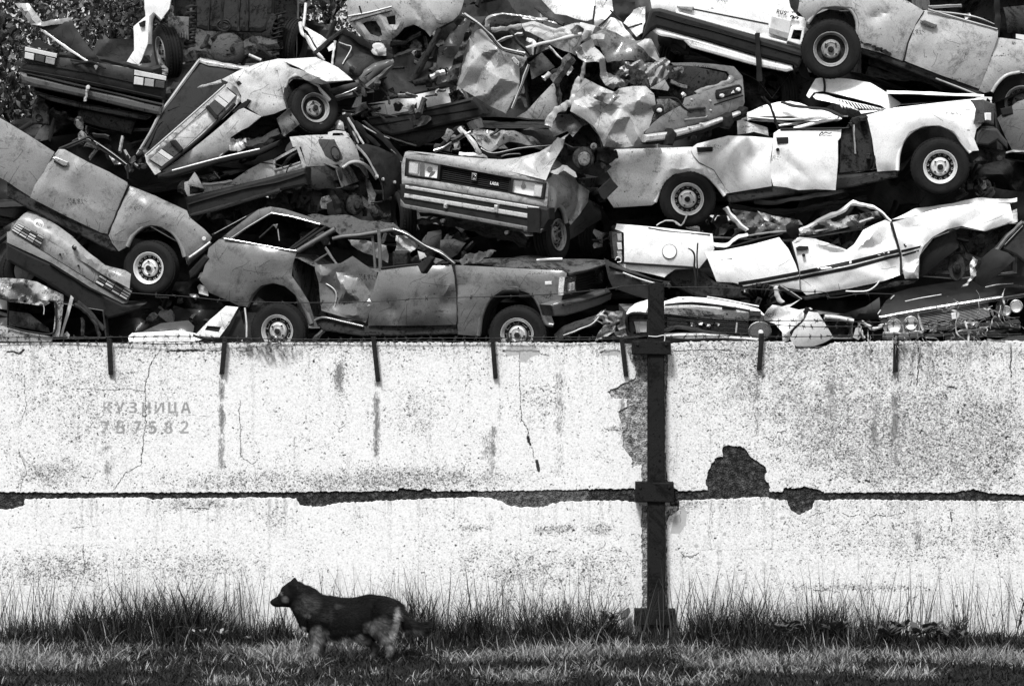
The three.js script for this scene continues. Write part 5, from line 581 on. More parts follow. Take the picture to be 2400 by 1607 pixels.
// ---------- dark hatchback tail at the top left ----------
{
  const P = new Plane(T1(640, 560)[0], -3.3, 6, -8), m = paint(.045, 'worn', .45, .3), c = thing('wrecked_hatchback', 'dark car tail with four-part lamps and a full-width bumper, boot lid torn and bent upwards', 'wrecked car', at(220, 200, -3.9));
  B(c, 'body_shell', P, T1(160, 480, 900, 520, 1120, 600, 1090, 900, 700, 900, 300, 760), -.15, -1.8, M.inside, .03);
  S(c, 'rear_panel', P, T1(128, 492, 150, 400, 160, 335, 185, 312, 400, 378, 640, 425, 920, 476, 1142, 522, 1130, 690, 700, 600, 400, 540), m, { bow: [0, .03], roll: .03 }); L(c, 'seam', P, T1(140, 475, 600, 560, 1110, 670), .008, M.seal, .03); L(c, 'seam', P, T1(140, 420, 600, 500, 1120, 610), .006, M.black, .035);
  for (const [q, bits] of [[T1(165, 318, 394, 368, 380, 452, 158, 402), [2, 0, 1, 0]], [T1(916, 476, 1144, 522, 1136, 612, 908, 582), [2, 1, 0, 1]]]) { const g = new THREE.Group(); g.name = 'tail_light'; c.add(g); part(g, 'housing', block(P, q, .05, -.03, .008), M.seal); const e = (s, t) => { const [a, b, d, f] = q; return [0, 1].map((k) => (a[k] * (1 - s) + b[k] * s) * (1 - t) + (f[k] * (1 - s) + d[k] * s) * t); }; part(g, 'lens', block(P, [e(.02, .02), e(.98, .02), e(.98, .36), e(.02, .36)], .065, .04, .006), M.palelens); for (let i = 0; i < 3; i++) part(g, 'lens', block(P, [e(.03 + i * .32, .44), e(.31 + i * .32, .44), e(.31 + i * .32, .95), e(.03 + i * .32, .95)], .065, .04, .006), bits[i] === 2 ? M.palelens : bits[i] ? M.amber : M.redlens); }
  B(c, 'bumper', P, T1(128, 500, 200, 508, 600, 600, 1118, 718, 1104, 795, 900, 750, 560, 668, 220, 595, 150, 570), .12, -.1, paint(.15, 'worn', .4, .3), .04); L(c, 'bumper_edge', P, T1(180, 508, 600, 604, 1110, 722), .014, M.plastic, .12);
  B(c, 'valance', P, T1(205, 622, 340, 662, 560, 715, 1040, 800, 1000, 826, 560, 745, 330, 690), .0, -.2, paint(.12, 'rust', .7, 0), .02); L(c, 'lock_bracket', P, T1(600, 600, 590, 650, 580, 690), .02, M.steel, .16); B(c, 'lock_bracket', P, disc(T1(600, 600)[0], 5), .2, .12, M.palelens, .01);
  L(c, 'boot_seal', P, T1(400, 370, 700, 410, 880, 445, 1000, 480, 1090, 465, 1110, 445), .03, M.seal, -.02); L(c, 'boot_edge', P, T1(1110, 445, 1130, 470, 1130, 510), .03, paint(.3, 'worn'), .0);
  B(c, 'spare_wheel_tray', P, T1(528, 765, 560, 745, 930, 832, 900, 925, 700, 880, 530, 832), -.1, -.4, M.under, .04); B(c, 'jack_bracket', P, T1(222, 740, 280, 670, 332, 740, 336, 862, 210, 850), -.06, -.3, M.under, .02); B(c, 'jack_hole', P, disc(T1(262, 805)[0], 8), -.04, -.1, M.inside, .004); L(c, 'exhaust', P, T1(340, 770, 400, 800, 460, 790), .06, M.grease, -.1); L(c, 'chassis_leg', P, T1(240, 730, 262, 680, 300, 690), .03, M.grease, -.04);
  const T = new Plane(T1(420, 250)[0], -3.3, -10, 8); S(c, 'boot_lid', T, T1(215, 168, 480, 125, 500, 160, 580, 290, 690, 420, 600, 432, 460, 320, 300, 205), paint(.03, 'worn', .6, .1), { fold: [.5, .05], rag: .03 }); S(c, 'boot_lid_edge', T.off(.03), T1(205, 165, 260, 150, 480, 118, 490, 150, 380, 168, 290, 178), paint(.28, 'worn'), { fold: [.3, .03], res: .04 }); L(c, 'lid_stay', T, T1(300, 215, 430, 310, 605, 425), .012, paint(.5, 'worn'), .03);
  S(c, 'pillar', T.off(-.05), T1(95, 20, 190, 20, 250, 100, 300, 170, 215, 168, 150, 90), paint(.33, 'worn'), { res: .05, creases: [[...T1(150, 50)[0], ...T1(255, 170)[0], 8, .03]] }); S(c, 'trim_wedge', T.off(-.05), T1(186, 312, 250, 258, 300, 290, 395, 335, 300, 330), M.plastic, {}); L(c, 'wiper', T, T1(480, 410, 560, 425, 640, 420), .016, M.seal, .05); L(c, 'wiper', T, T1(510, 440, 640, 430, 720, 470), .012, M.seal, .06); B(c, 'lid_catch', P, T1(640, 455, 665, 425, 680, 440, 655, 485), .06, 0, M.steel, .01);
}
// ---------- car standing on its nose: underbody, tank and axle showing ----------
{
  const P = new Plane(T1(1600, 200)[0], -3.6, 0, -10), m = paint(.85, 'fine', .4, .4), c = thing('wrecked_saloon', 'white car propped up so that its fuel tank, axle and mud flap show', 'wrecked car', at(540, 60, -4));
  B(c, 'floor_pan', P, T1(1180, -160, 2040, -160, 2030, 430, 1240, 440, 1200, 300), -.3, -.6, M.inside, .02);
  S(c, 'quarter_panel', new Plane(T1(1000, 200)[0], -3.4, -30, -4), T1(1000, -60, 1180, -60, 1160, 60, 1112, 132, 1065, 82, 1036, 112, 1022, 300, 990, 380, 968, 442, 860, 428, 922, 345, 918, 182, 1010, 112), m, { bow: [.04, .0], res: .06, wob: .02 }); B(c, 'side_vent', new Plane(T1(1000, 200)[0], -3.4, -30, -4), T1(948, 158, 982, 140, 980, 178, 956, 184), .08, 0, M.seal, .006); L(c, 'wheel_arch_trim', P, T1(1022, 300, 1035, 115, 1065, 85, 1112, 130), .03, m, .1);
  S(c, 'bumper_end', new Plane(T1(1000, 400)[0], -3.3, -10, -10), T1(948, 440, 985, 380, 1020, 380, 1030, 430), M.under, { res: .04 });
  wheel(c, P, T1(1150, 350)[0], .3, { style: 'plain', yaw: -68, spin: 0, h: -.02, rim: M.rimdull }); wheel(c, P, T1(2010, 300)[0], .28, { style: 'none', yaw: 76, h: -.3 });
  S(c, 'mud_flap', P.off(.1), T1(1150, 108, 1294, 116, 1290, 200, 1292, 272, 1152, 264), paint(.2, 'rust', .8, 0), { wob: .01, res: .04 }); for (let i = 0; i < 6; i++) L(c, 'flap_rib', P.off(.1), T1(1180 + i * 18, 222, 1180 + i * 18, 256), .009, paint(.3, 'rust'), .02);
  B(c, 'fuel_tank', P, T1(1340, -160, 1885, -160, 1862, 150, 1840, 205, 1790, 228, 1400, 214, 1338, 190), .06, -.3, M.under, .06); for (const x of [1440, 1530, 1640, 1700]) L(c, 'tank_strap', P, T1(x, -100, x - 4, 80, x - 10, 210), .02, M.under, .06); for (const r of [16, 10]) part(c, 'tank_boss', tube(disc(T1(1535, 172)[0], r, r * .8, 20).concat([disc(T1(1535, 172)[0], r, r * .8, 20)[0]]).map((p) => P.at(...p, .06)), .012, { n: 40 }), M.under);
  L(c, 'axle', P, T1(1285, 372, 1400, 350, 1510, 345), .09, M.axle, .02); L(c, 'axle', P, T1(1610, 335, 1750, 310, 1905, 285), .085, M.axle, .02); { const g = new THREE.SphereGeometry(.19, 24, 16), q = P.at(...T1(1562, 342)[0], .05); g.scale(1, 1, .7); g.translate(q.x, q.y, q.z); part(c, 'differential', g, M.axle); } B(c, 'filler_plug', P, disc(T1(1590, 335)[0], 6), .2, .1, M.grease, .008);
  for (const [x0, y0, x1, y1] of [[1308, 40, 1296, 400], [1920, 90, 1880, 385]]) { const g = []; for (let i = 0; i <= 60; i++) { const t = i / 60, a = i * .95, q = P.at(...T1(x0 + (x1 - x0) * t, y0 + (y1 - y0) * t)[0], .02); g.push(q.add(V(Math.cos(a) * .05, 0, Math.sin(a) * .05))); } part(c, 'coil_spring', tube(g, .018, { n: 240, sides: 5 }), M.grease); L(c, 'damper', P, T1(x0, y0, x1, y1), .03, M.rusty, 0); }
  for (const q of [T1(1432, 240, 1390, 320, 1330, 412), T1(1722, 255, 1790, 320, 1862, 372), T1(1870, 100, 1840, 210), T1(1465, 255, 1480, 320)]) L(c, 'link_arm', P, q, .035, M.under, .06); B(c, 'bracket', P, T1(1270, 425, 1330, 415, 1340, 440, 1262, 445), .04, -.05, M.rusty, .01); B(c, 'bracket', P, T1(1835, 375, 1905, 345, 1912, 375, 1850, 392), .06, -.05, M.rusty, .01); L(c, 'pipe', P, T1(1650, 440, 1720, 400, 1800, 420), .03, M.grease, .02); L(c, 'trim_strip', P, T1(1705, 375, 1790, 412), .02, M.steel, .1);
}
// ---------- torn white door frame and dark shell, top ----------
{
  const P = new Plane(T2(150, 250)[0], -3.3, 0, 6), c = thing('torn_door_frame', 'torn white door frame standing against the trees, near the dark open shell', 'door frame', at(750, 100, -3.3)), m = paint(.82, 'worn', .4, .3);
  S(c, 'panel', P, T2(10, 170, 45, 182, 150, 240, 200, 275, 170, 330, 140, 350, 100, 285, 60, 215), m, { fold: [.3, .03], res: .04 }); L(c, 'frame_bar', P, T2(48, 20, 40, 110, 30, 182), .016, m, 0); L(c, 'frame_bar', P, T2(8, 150, 25, 230, 60, 260, 100, 330, 160, 400), .022, m, .02); L(c, 'frame_bar', P, T2(40, 230, 90, 330, 175, 412), .014, paint(.5, 'worn'), .04); S(c, 'panel', P.off(-.04), T2(195, 325, 235, 290, 252, 300, 240, 340, 205, 350), m, { res: .03 });
}
{
  const P = new Plane(T2(450, 350)[0], -3.15, 6, 4), m = paint(.035, 'worn', .5, .3), c = thing('crushed_car_body', 'black crushed body shell with open window frames below the grey quarter panel', 'wrecked car', at(860, 130, -3.4));
  S(c, 'side_panel', P, T2(300, 205, 360, 230, 640, 398, 560, 430, 400, 530, 380, 560, 240, 450, 262, 300), m, { fold: [.6, .06] }); B(c, 'body_shell', P, T2(110, 370, 300, 210, 620, 400, 600, 470, 400, 560, 220, 600), -.2, -1.4, M.inside, .02);
  for (const [q, r, mm] of [[T2(100, 372, 200, 285, 310, 200), .022, M.under], [T2(305, 210, 460, 300, 640, 400), .032, M.plastic], [T2(250, 280, 235, 380, 230, 450), .012, M.steel], [T2(275, 290, 330, 310, 360, 320, 300, 440), .008, M.steel], [T2(390, 560, 480, 480, 640, 410), .036, paint(.13, 'worn')], [T2(190, 640, 420, 580, 500, 520, 645, 440), .04, paint(.11, 'worn')], [T2(210, 690, 400, 640, 520, 550, 640, 450), .03, paint(.09, 'worn')], [T2(205, 680, 420, 590, 620, 425), .01, M.steel]]) L(c, 'window_frame', P, q, r, mm, .03);
}
{
  const P = new Plane(T2(600, 160)[0], -3.05, -8, -6), m = paint(.4, 'worn', .42, .3), c = thing('wrecked_saloon', 'grey rear quarter of a car with empty lamp openings, touching the top edge', 'wrecked car', at(900, 60, -3.4));
  S(c, 'quarter_panel', P, T2(325, -60, 1150, -60, 1118, 60, 1100, 100, 1060, 140, 960, 190, 930, 212, 902, 250, 860, 196, 790, 166, 725, 188, 682, 240, 650, 262, 530, 282, 460, 270, 400, 215, 340, 150), m, { bow: [.02, .04], roll: .03, holes: [T2(438, 160, 470, 145, 530, 142, 562, 190, 572, 240, 548, 252, 490, 232), T2(602, 115, 665, 104, 668, 168, 620, 168)], creases: [[...T2(900, 60)[0], ...T2(960, 160)[0], 10, .03], [...T2(800, 40)[0], ...T2(830, 120)[0], 12, -.03]] }); B(c, 'lamp_dark_filler', P, T2(430, 150, 540, 135, 675, 95, 680, 180, 570, 262, 480, 240), -.06, -.3, M.under, .01);  // solid dark block behind the lamp openings, standing in for their shade
  L(c, 'seam', P, T2(350, 150, 480, 112, 640, 72), .007, M.seal, .05); L(c, 'window_trim', P, T2(340, 110, 480, 85, 640, 44), .01, M.steel, .05); L(c, 'window_trim', P, T2(415, 40, 432, 95), .01, M.seal, .05); B(c, 'lamp_ring', P, disc(T2(540, 336)[0], 17, 16), -.02, -.1, M.palelens, .02); S(c, 'torn_edge', P.off(-.03), T2(440, 255, 520, 285, 600, 330, 600, 380, 540, 385, 480, 320), paint(.5, 'rust', .5, .2), { fold: [.15, .05], rag: .04, res: .03 });
  B(c, 'wheel_well', P, T2(640, 260, 720, 190, 800, 168, 920, 240, 940, 300, 840, 350, 640, 390), -.15, -.7, M.inside, .02); for (const q of [T2(630, 300, 720, 290, 840, 230), T2(650, 390, 760, 355, 850, 340), T2(780, 330, 800, 280, 830, 330), T2(860, 250, 880, 330)]) L(c, 'sill_strut', P, q, .03, M.under, -.12);
  for (const q of [T2(770, 565, 860, 420, 970, 200), T2(790, 575, 900, 540)]) L(c, 'bumper_edge', P, q, .035, M.under, .06); S(c, 'bumper', P.off(.02), T2(770, 560, 820, 400, 960, 210, 1060, 150, 1080, 180, 960, 300, 930, 500, 830, 580), M.plastic, { fold: [.5, .08] }); L(c, 'glass_shards', P, T2(905, 525, 960, 500, 1005, 490), .03, M.palelens, .0);
}
// ---------- grey tail with dark bumper and dark door, behind the saloon that faces the camera ----------
{
  const P = new Plane(TB(700, 640)[0], -2.75, -14, -8), Q = new Plane(TB(1400, 380)[0], -2.75, 24, 6), m = paint(.46, 'worn', .42, .3), c = thing('wrecked_saloon', 'pale grey car tail without lamps, dark filler patch on its quarter and a black door', 'wrecked car', at(690, 420, -3.3));
  B(c, 'body_shell', P, TB(170, 700, 900, 480, 1180, 380, 1500, 520, 1560, 700, 1000, 760, 200, 900), -.18, -1.2, M.inside, .02);
  S(c, 'rear_panel', P, TB(118, 652, 158, 640, 210, 560, 240, 600, 285, 690, 400, 680, 560, 636, 700, 540, 830, 470, 940, 440, 1110, 345, 1165, 322, 1235, 500, 1220, 520, 900, 605, 600, 680, 300, 750, 150, 785, 120, 720), m, { res: .035, roll: .012, holes: [TB(950, 458, 1150, 350, 1192, 470, 1100, 505, 950, 545), TB(165, 680, 265, 705, 318, 712, 282, 750, 168, 765)] });
  for (const q of [TB(945, 450, 952, 548), TB(950, 545, 1190, 470), TB(290, 668, 360, 668, 560, 640)]) L(c, 'lamp_frame', P, q, .014, M.steel, .02, { sharp: 1 }); L(c, 'rod', P, TB(1010, 520, 1080, 440, 1165, 370), .018, M.under, -.08); L(c, 'loose_wire', P, TB(820, 470, 900, 478, 1000, 500, 1030, 520), .007, M.seal, .03); L(c, 'loose_wire', P, TB(1055, 600, 1062, 540, 1090, 495, 1106, 480), .007, M.seal, .04); S(c, 'spare_cover', P.off(-.25), TB(1040, 360, 1060, 310, 1100, 270, 1110, 330, 1060, 380), M.palelens, {});
  B(c, 'bumper', P, TB(120, 790, 160, 785, 700, 655, 1232, 520, 1245, 680, 1000, 735, 600, 860, 160, 980, 145, 930), .1, -.1, paint(.035, 'worn', .55, .15), .03); L(c, 'bumper_edge', P, TB(160, 850, 640, 715, 1000, 640, 1230, 560), .014, M.plastic, .11); L(c, 'bumper_edge', P, TB(160, 955, 600, 840, 1000, 720), .02, M.under, .1);
  const quarter = S(c, 'quarter_panel', Q, TB(1088, 235, 1250, 222, 1440, 215, 1485, 230, 1640, 235, 1692, 312, 1735, 470, 1650, 468, 1590, 500, 1560, 525, 1530, 488, 1440, 502, 1240, 508, 1185, 330, 1112, 330), m, { bow: [.02, .03], roll: .02 });
  onSheet(c, 'dark_patch', quarter, TB(1336, 240, 1474, 232, 1500, 300, 1560, 420, 1560, 478, 1500, 478, 1400, 420, 1340, 300), paint(.08, 'worn'), .003, .006); const ring = disc(TB(1488, 390)[0], 9.5, 15.5, 28, -.35); onSheet(c, 'fuel_cap', quarter, ring, paint(.1, 'worn'), .012, .01); onLine(c, 'cap_rim', quarter, [...ring, ring[0]], .005, M.seal, .012, { n: 60 });
  S(c, 'bumper_end', Q, TB(1236, 516, 1440, 506, 1555, 512, 1572, 560, 1562, 705, 1400, 712, 1245, 708), paint(.045, 'rust', .6, .1), { bow: [.03, .02] }); S(c, 'paint_scrape', Q.off(.03), TB(1200, 575, 1228, 570, 1245, 600, 1235, 660, 1222, 665, 1205, 610), paint(.8, 'rust'), { rag: .02, res: .02, t: .004 }); B(c, 'bumper_clip', Q, TB(1478, 545, 1555, 540, 1560, 632, 1490, 640), .06, 0, M.plastic, .01);
  const A = new Plane(TB(1740, 660)[0], -2.95, 20, 0); S(c, 'arch_liner', A, TB(1565, 530, 1620, 490, 1700, 468, 1790, 510, 1860, 600, 1900, 720, 1895, 850, 1850, 892, 1790, 860, 1740, 760, 1640, 700, 1570, 690), M.under, { bow: [-.2, -.2], wob: .02 }); S(c, 'arch_liner', A.off(.02), TB(1790, 600, 1850, 640, 1890, 760, 1860, 895, 1810, 870, 1830, 760), M.rusty, { bow: [-.08, 0], fold: [.2, .03], res: .04 });
  B(c, 'brake_drum', A, disc(TB(1690, 860)[0], 20, 24, 24), .05, -.1, M.under, .03); B(c, 'brake_hub', A, disc(TB(1712, 858)[0], 8, 11, 16), .1, 0, M.grease, .02); L(c, 'wheel_arch_trim', A, TB(1570, 520, 1640, 474, 1720, 468, 1810, 520, 1885, 620), .02, m, .06);
  const D = new Plane(TB(1900, 550)[0], -2.85, 34, 2); S(c, 'door', D, TB(1695, 312, 1780, 300, 1900, 335, 2000, 385, 2085, 440, 2112, 530, 2100, 640, 2030, 760, 1950, 825, 1935, 700, 1880, 580, 1800, 430), paint(.03, 'worn', .35, .5), { bow: [.03, .03], res: .06 }, 'black door'); L(c, 'door_edge', D, TB(1695, 312, 1800, 430, 1890, 590), .012, M.steel, .03); L(c, 'door_edge', D, TB(1896, 596, 1930, 680, 1945, 812), .012, M.under, .03); B(c, 'handle', D, TB(1778, 355, 1820, 355, 1838, 385, 1800, 390), .06, .02, M.inside, .006); for (const [x, y] of TB(1898, 598, 1950, 622, 2056, 650)) B(c, 'hinge', D, disc([x, y], 2, 4), .08, .03, M.steel, .004);
  const W = new Plane(TB(1800, 220)[0], -2.9, 20, 8); for (const [q, r, mm] of [[TB(1590, 40, 1650, 200, 1715, 305), .022, M.plastic], [TB(1620, 60, 1690, 180, 1765, 300), .012, M.steel], [TB(1680, 90, 1800, 220, 1910, 330), .026, M.plastic], [TB(1800, 140, 1950, 260, 2115, 450), .03, M.plastic], [TB(1760, 90, 1900, 200, 2060, 260, 2240, 320), .02, M.under], [TB(2010, 350, 2070, 400, 2108, 470), .01, M.chrome], [TB(1700, 100, 1850, 190, 2000, 250), .01, M.steel]]) L(c, 'window_frame', W, q, r, mm, 0); S(c, 'pillar_skin', W.off(-.03), TB(1640, 170, 1690, 190, 1725, 290, 1690, 295), m, { res: .03 });
  const Z = new Plane(TB(1520, 200)[0], -2.85, 10, 20); S(c, 'lamp_shell', Z, TB(1436, 225, 1440, 190, 1500, 172, 1600, 182, 1630, 238, 1540, 240), m, { res: .03, holes: [TB(1478, 222, 1485, 196, 1570, 196, 1590, 222)] }); S(c, 'lamp_shell', Z.off(-.1), TB(1505, 165, 1510, 95, 1540, 82, 1575, 110, 1590, 175), paint(.5, 'worn'), { res: .03, bow: [.02, .02] }); B(c, 'cavity', Z, TB(1470, 228, 1480, 190, 1580, 190, 1600, 228), -.05, -.1, M.inside, .004);
  const U = P.off(-.22); for (const [q, r, mm] of [[TB(1100, 760, 1200, 790, 1350, 830), .12, M.under], [TB(660, 890, 900, 870, 1100, 820), .1, M.under], [TB(1470, 740, 1520, 860, 1540, 950), .04, M.plastic], [TB(1340, 770, 1350, 850, 1335, 920), .012, M.under]]) L(c, 'exhaust', U, q, r, mm, 0); S(c, 'tow_loop', U.off(.1), TB(1170, 770, 1275, 775, 1268, 820, 1220, 855, 1185, 830), M.grease, { res: .03, holes: [TB(1200, 785, 1245, 785, 1235, 810, 1215, 815)] }); S(c, 'bracket', U.off(.15), TB(1375, 790, 1440, 770, 1472, 825, 1420, 850, 1440, 900, 1380, 890, 1365, 840), M.rusty, { res: .03, fold: [.2, .03] }); S(c, 'strap', U.off(.25), TB(1420, 850, 1470, 825, 1500, 940, 1530, 1030, 1475, 1010, 1430, 930), M.plastic, { res: .04 });
}
// ---------- white tailgate with a dark bumper wedged behind ----------
{
  const P = new Plane(T2(820, 730)[0], -3.4, -8, -6), c = thing('wrecked_saloon', 'white boot panel above a broad black bumper, wedged between the crumpled and tipped cars', 'wrecked car', at(1000, 260, -4));
  B(c, 'body_shell', P, T2(470, 760, 1040, 640, 1180, 900, 1150, 1000, 700, 1000, 480, 860), -.15, -1.5, M.inside, .02); S(c, 'boot_lid', P, T2(470, 712, 600, 690, 1030, 600, 1050, 700, 605, 792, 590, 705), paint(.88, 'fine', .4, .4), { bow: [0, .02], holes: [], creases: [[...T2(620, 720)[0], ...T2(1030, 628)[0], 5, -.01]] }); L(c, 'seam', P, T2(480, 705, 760, 648, 1010, 595), .012, M.seal, .0); B(c, 'tail_light', P, T2(468, 735, 590, 708, 606, 786, 508, 800), .02, -.06, M.amber, .008); B(c, 'tail_light', P, T2(540, 722, 588, 712, 602, 780, 552, 788), .035, 0, M.palelens, .006);
  B(c, 'bumper', P, T2(455, 800, 600, 792, 1045, 702, 1200, 664, 1290, 780, 1260, 800, 900, 880, 640, 934, 495, 880), .1, -.15, paint(.035, 'worn', .55, .15), .03); for (const q of [T2(480, 815, 800, 770, 1180, 690), T2(500, 860, 840, 810, 1230, 745)]) L(c, 'bumper_edge', P, q, .012, M.black, .1); S(c, 'valance', P.off(-.1), T2(640, 930, 900, 880, 1270, 800, 1180, 830, 960, 950, 820, 1010, 760, 980), paint(.1, 'worn', .6, .1), { bow: [0, .08] });
  S(c, 'wing_corner', P.off(.04), T2(362, 738, 415, 622, 510, 612, 516, 632, 432, 640, 428, 705, 462, 698, 450, 742, 400, 735), paint(.86, 'worn'), { res: .035, wob: .02 }); B(c, 'lamp_dark_filler', P, T2(415, 640, 510, 625, 510, 720, 430, 735), -.06, -.1, M.seal, .01); L(c, 'loose_wire', P, T2(480, 730, 560, 790, 612, 832), .012, M.seal, .15); S(c, 'torn_edge', P.off(.05), T2(300, 770, 360, 755, 460, 700, 470, 740, 380, 790, 310, 800), M.steel, { fold: [.12, .05], rag: .05, res: .03 }); for (const q of [T2(300, 760, 380, 770), T2(430, 800, 470, 770, 560, 740), T2(350, 800, 420, 900, 480, 980)]) L(c, 'rod', P, q, .016, M.under, .08); S(c, 'rubber_mat', P.off(.05), T2(1030, 640, 1100, 610, 1150, 680, 1040, 700), M.rubber, { fold: [.1, .06], res: .04 });  // dark block by the wing corner stands in for shade in the lamp opening
}
// ---------- thoroughly crumpled grey car in the middle ----------
{
  const P = new Plane(T8(1250, 750)[0], -1.95, -4, -4), m = paint(.36, 'worn', .44, .3), m2 = paint(.45, 'worn', .44, .3), dark = paint(.1, 'rust', .5, .2), c = thing('wrecked_saloon', 'grey car crumpled like paper, its bent bumper resting on the white saloon', 'wrecked car', at(1440, 250, -2.4));
  B(c, 'body_shell', P, T8(640, 420, 1000, 260, 1500, 420, 1750, 600, 1600, 800, 1300, 950, 1000, 800, 700, 780), -.45, -1.7, M.inside, .03);
  const D = new Plane(T8(420, 480)[0], -2.2, -8, -2);
  S(c, 'door', D, T8(205, 580, 225, 480, 262, 360, 292, 250, 350, 200, 398, 194, 455, 262, 512, 330, 600, 352, 672, 374, 692, 390, 660, 450, 636, 470, 636, 570, 602, 690, 545, 778, 430, 725, 330, 662, 232, 605), m, { res: .04, wob: .004, angle: 24, ctrl: T8(375, 372, 500, 335, 585, 352, 290, 465, 400, 470, 560, 420, 345, 570, 430, 640, 520, 540, 480, 470, 250, 540, 560, 640, 330, 300, 590, 500, 420, 400).map(([x, y], i) => [x, y, [.03, .04, .0, .07, .02, -.06, -.05, .09, .12, .02, .03, -.01, -.03, -.02, -.05][i]]) }, 'pale grey door creased into flat facets'); B(c, 'handle', D, T8(580, 400, 600, 385, 638, 425, 632, 458, 590, 425), .1, 0, M.chrome, .008); onLine(c, 'handle', ON.has(c.children[c.children.length - 2]) ? c.children[c.children.length - 2] : c.children[1], T8(590, 408, 632, 446), .01, M.plate, .06);
  S(c, 'door_return', new Plane(T8(640, 560)[0], -2.25, 60, 0), T8(690, 395, 715, 440, 700, 520, 650, 640, 600, 730, 550, 780, 600, 690, 640, 560, 640, 460), dark, { res: .05 });  // folded door edge in darker paint, shade put into its colour
  S(c, 'torn_edge', D.off(.02), T8(128, 545, 150, 480, 220, 330, 240, 280, 300, 150, 332, 160, 305, 230, 262, 350, 225, 480, 200, 590, 170, 580), paint(.07, 'rust', .6, .1), { fold: [.14, .07], rag: .08, res: .03 }); for (const q of [T8(240, 95, 330, 150, 392, 196, 455, 262, 514, 330, 600, 350, 676, 368), T8(255, 88, 345, 150)]) L(c, 'window_trim', D, q, .016, M.chrome, .06, { sharp: 1 }); L(c, 'window_trim', D, T8(400, 205, 512, 340, 670, 384), .012, M.seal, .05, { sharp: 1 });
  for (const [q, r, mm] of [[T8(410, 185, 420, 130, 480, 100, 640, 110, 800, 140, 900, 165), .022, m], [T8(440, 208, 540, 190, 650, 180), .026, M.steel], [T8(440, 185, 560, 165, 640, 150), .04, M.under], [T8(570, 210, 640, 300, 720, 380), .03, M.under], [T8(490, 288, 580, 250, 660, 232), .028, paint(.5, 'worn')], [T8(668, 328, 860, 282, 1066, 230), .017, paint(.8, 'fine')], [T8(725, 285, 730, 375), .014, M.steel], [T8(840, 315, 900, 380, 960, 430), .012, M.chrome], [T8(800, 540, 845, 505), .026, M.palelens], [T8(840, 510, 910, 470), .02, M.seal], [T8(750, 50, 830, 120, 940, 165), .03, M.under], [T8(660, 120, 760, 130, 830, 130), .02, M.chrome], [T8(690, 270, 740, 290, 745, 320), .02, M.plate]]) L(c, 'roof_bar', D.off(-.08), q, r, mm, 0);
  S(c, 'roof', new Plane(T8(900, 240)[0], -2.25, -4, 16), T8(640, 142, 740, 132, 890, 182, 980, 160, 1070, 150, 1160, 178, 1140, 240, 1060, 290, 1020, 365, 940, 340, 850, 300, 760, 262, 680, 232), m2, { fold: [.35, .1], rag: .08, res: .04, dents: [[...T8(1040, 210)[0], 14, -.14]] }); S(c, 'torn_patch', new Plane(T8(1040, 210)[0], -2.15, 0, 10), T8(985, 200, 1030, 172, 1082, 195, 1062, 240, 1010, 235), dark, { fold: [.15, .05], res: .03 });
  S(c, 'roof', new Plane(T8(1130, 420)[0], -2.05, 14, 6), T8(1020, 335, 1080, 290, 1140, 262, 1180, 345, 1245, 470, 1305, 560, 1285, 612, 1225, 590, 1170, 440, 1090, 425, 1040, 390), m2, { fold: [.3, .09], rag: .06, res: .035, creases: [[...T8(1060, 330)[0], ...T8(1250, 570)[0], 10, .06]] }, 'folded flap of torn roof');
  S(c, 'rear_shelf', new Plane(T8(1350, 310)[0], -2.3, 8, 20), T8(1130, 240, 1215, 196, 1300, 232, 1440, 292, 1530, 272, 1600, 380, 1560, 430, 1380, 420, 1240, 425, 1180, 330), paint(.15, 'rust', .4, .4), { fold: [.5, .06], bow: [.0, .05], res: .05 }); S(c, 'torn_edge', new Plane(T8(1500, 340)[0], -2.15, 20, 0), T8(1450, 300, 1500, 265, 1540, 270, 1600, 400, 1640, 390, 1590, 420, 1540, 380), m2, { fold: [.2, .05], rag: .05, res: .03 }); S(c, 'torn_edge', new Plane(T8(1170, 240)[0], -2.15, 0, 20), T8(1125, 240, 1200, 222, 1222, 230, 1218, 262, 1135, 265), m2, { fold: [.2, .03], res: .03 });
  for (const [q, mm, f] of [[T8(1262, 430, 1345, 412, 1410, 460, 1395, 530, 1330, 550, 1290, 500), dark, .12], [T8(1340, 425, 1480, 418, 1560, 430, 1600, 385, 1668, 420, 1660, 500, 1590, 540, 1540, 590, 1500, 500, 1400, 470), m2, .1], [T8(1390, 470, 1500, 480, 1530, 600, 1450, 600, 1380, 560), M.under, .12], [T8(1530, 480, 1640, 440, 1655, 540, 1580, 600, 1530, 600), m, .1], [T8(1240, 500, 1340, 520, 1390, 560, 1370, 600, 1270, 590), m2, .08], [T8(1320, 470, 1360, 440, 1395, 510, 1350, 530), paint(.6, 'rust'), .08]]) S(c, 'crumpled_panel', new Plane(q[0], -2 - .02 * q.length, 4, 6), q, mm, { fold: [f, f * .9], rag: f * .8, res: .026 });
  S(c, 'inner_panel', P.off(-.2), T8(620, 800, 690, 760, 780, 660, 880, 555, 900, 620, 915, 710, 870, 770, 838, 822, 720, 815), m, { bow: [.03, .03], wob: .02 }); S(c, 'inner_panel', P.off(-.3), T8(700, 430, 790, 360, 830, 400, 880, 460, 720, 545), dark, { fold: [.3, .06] });
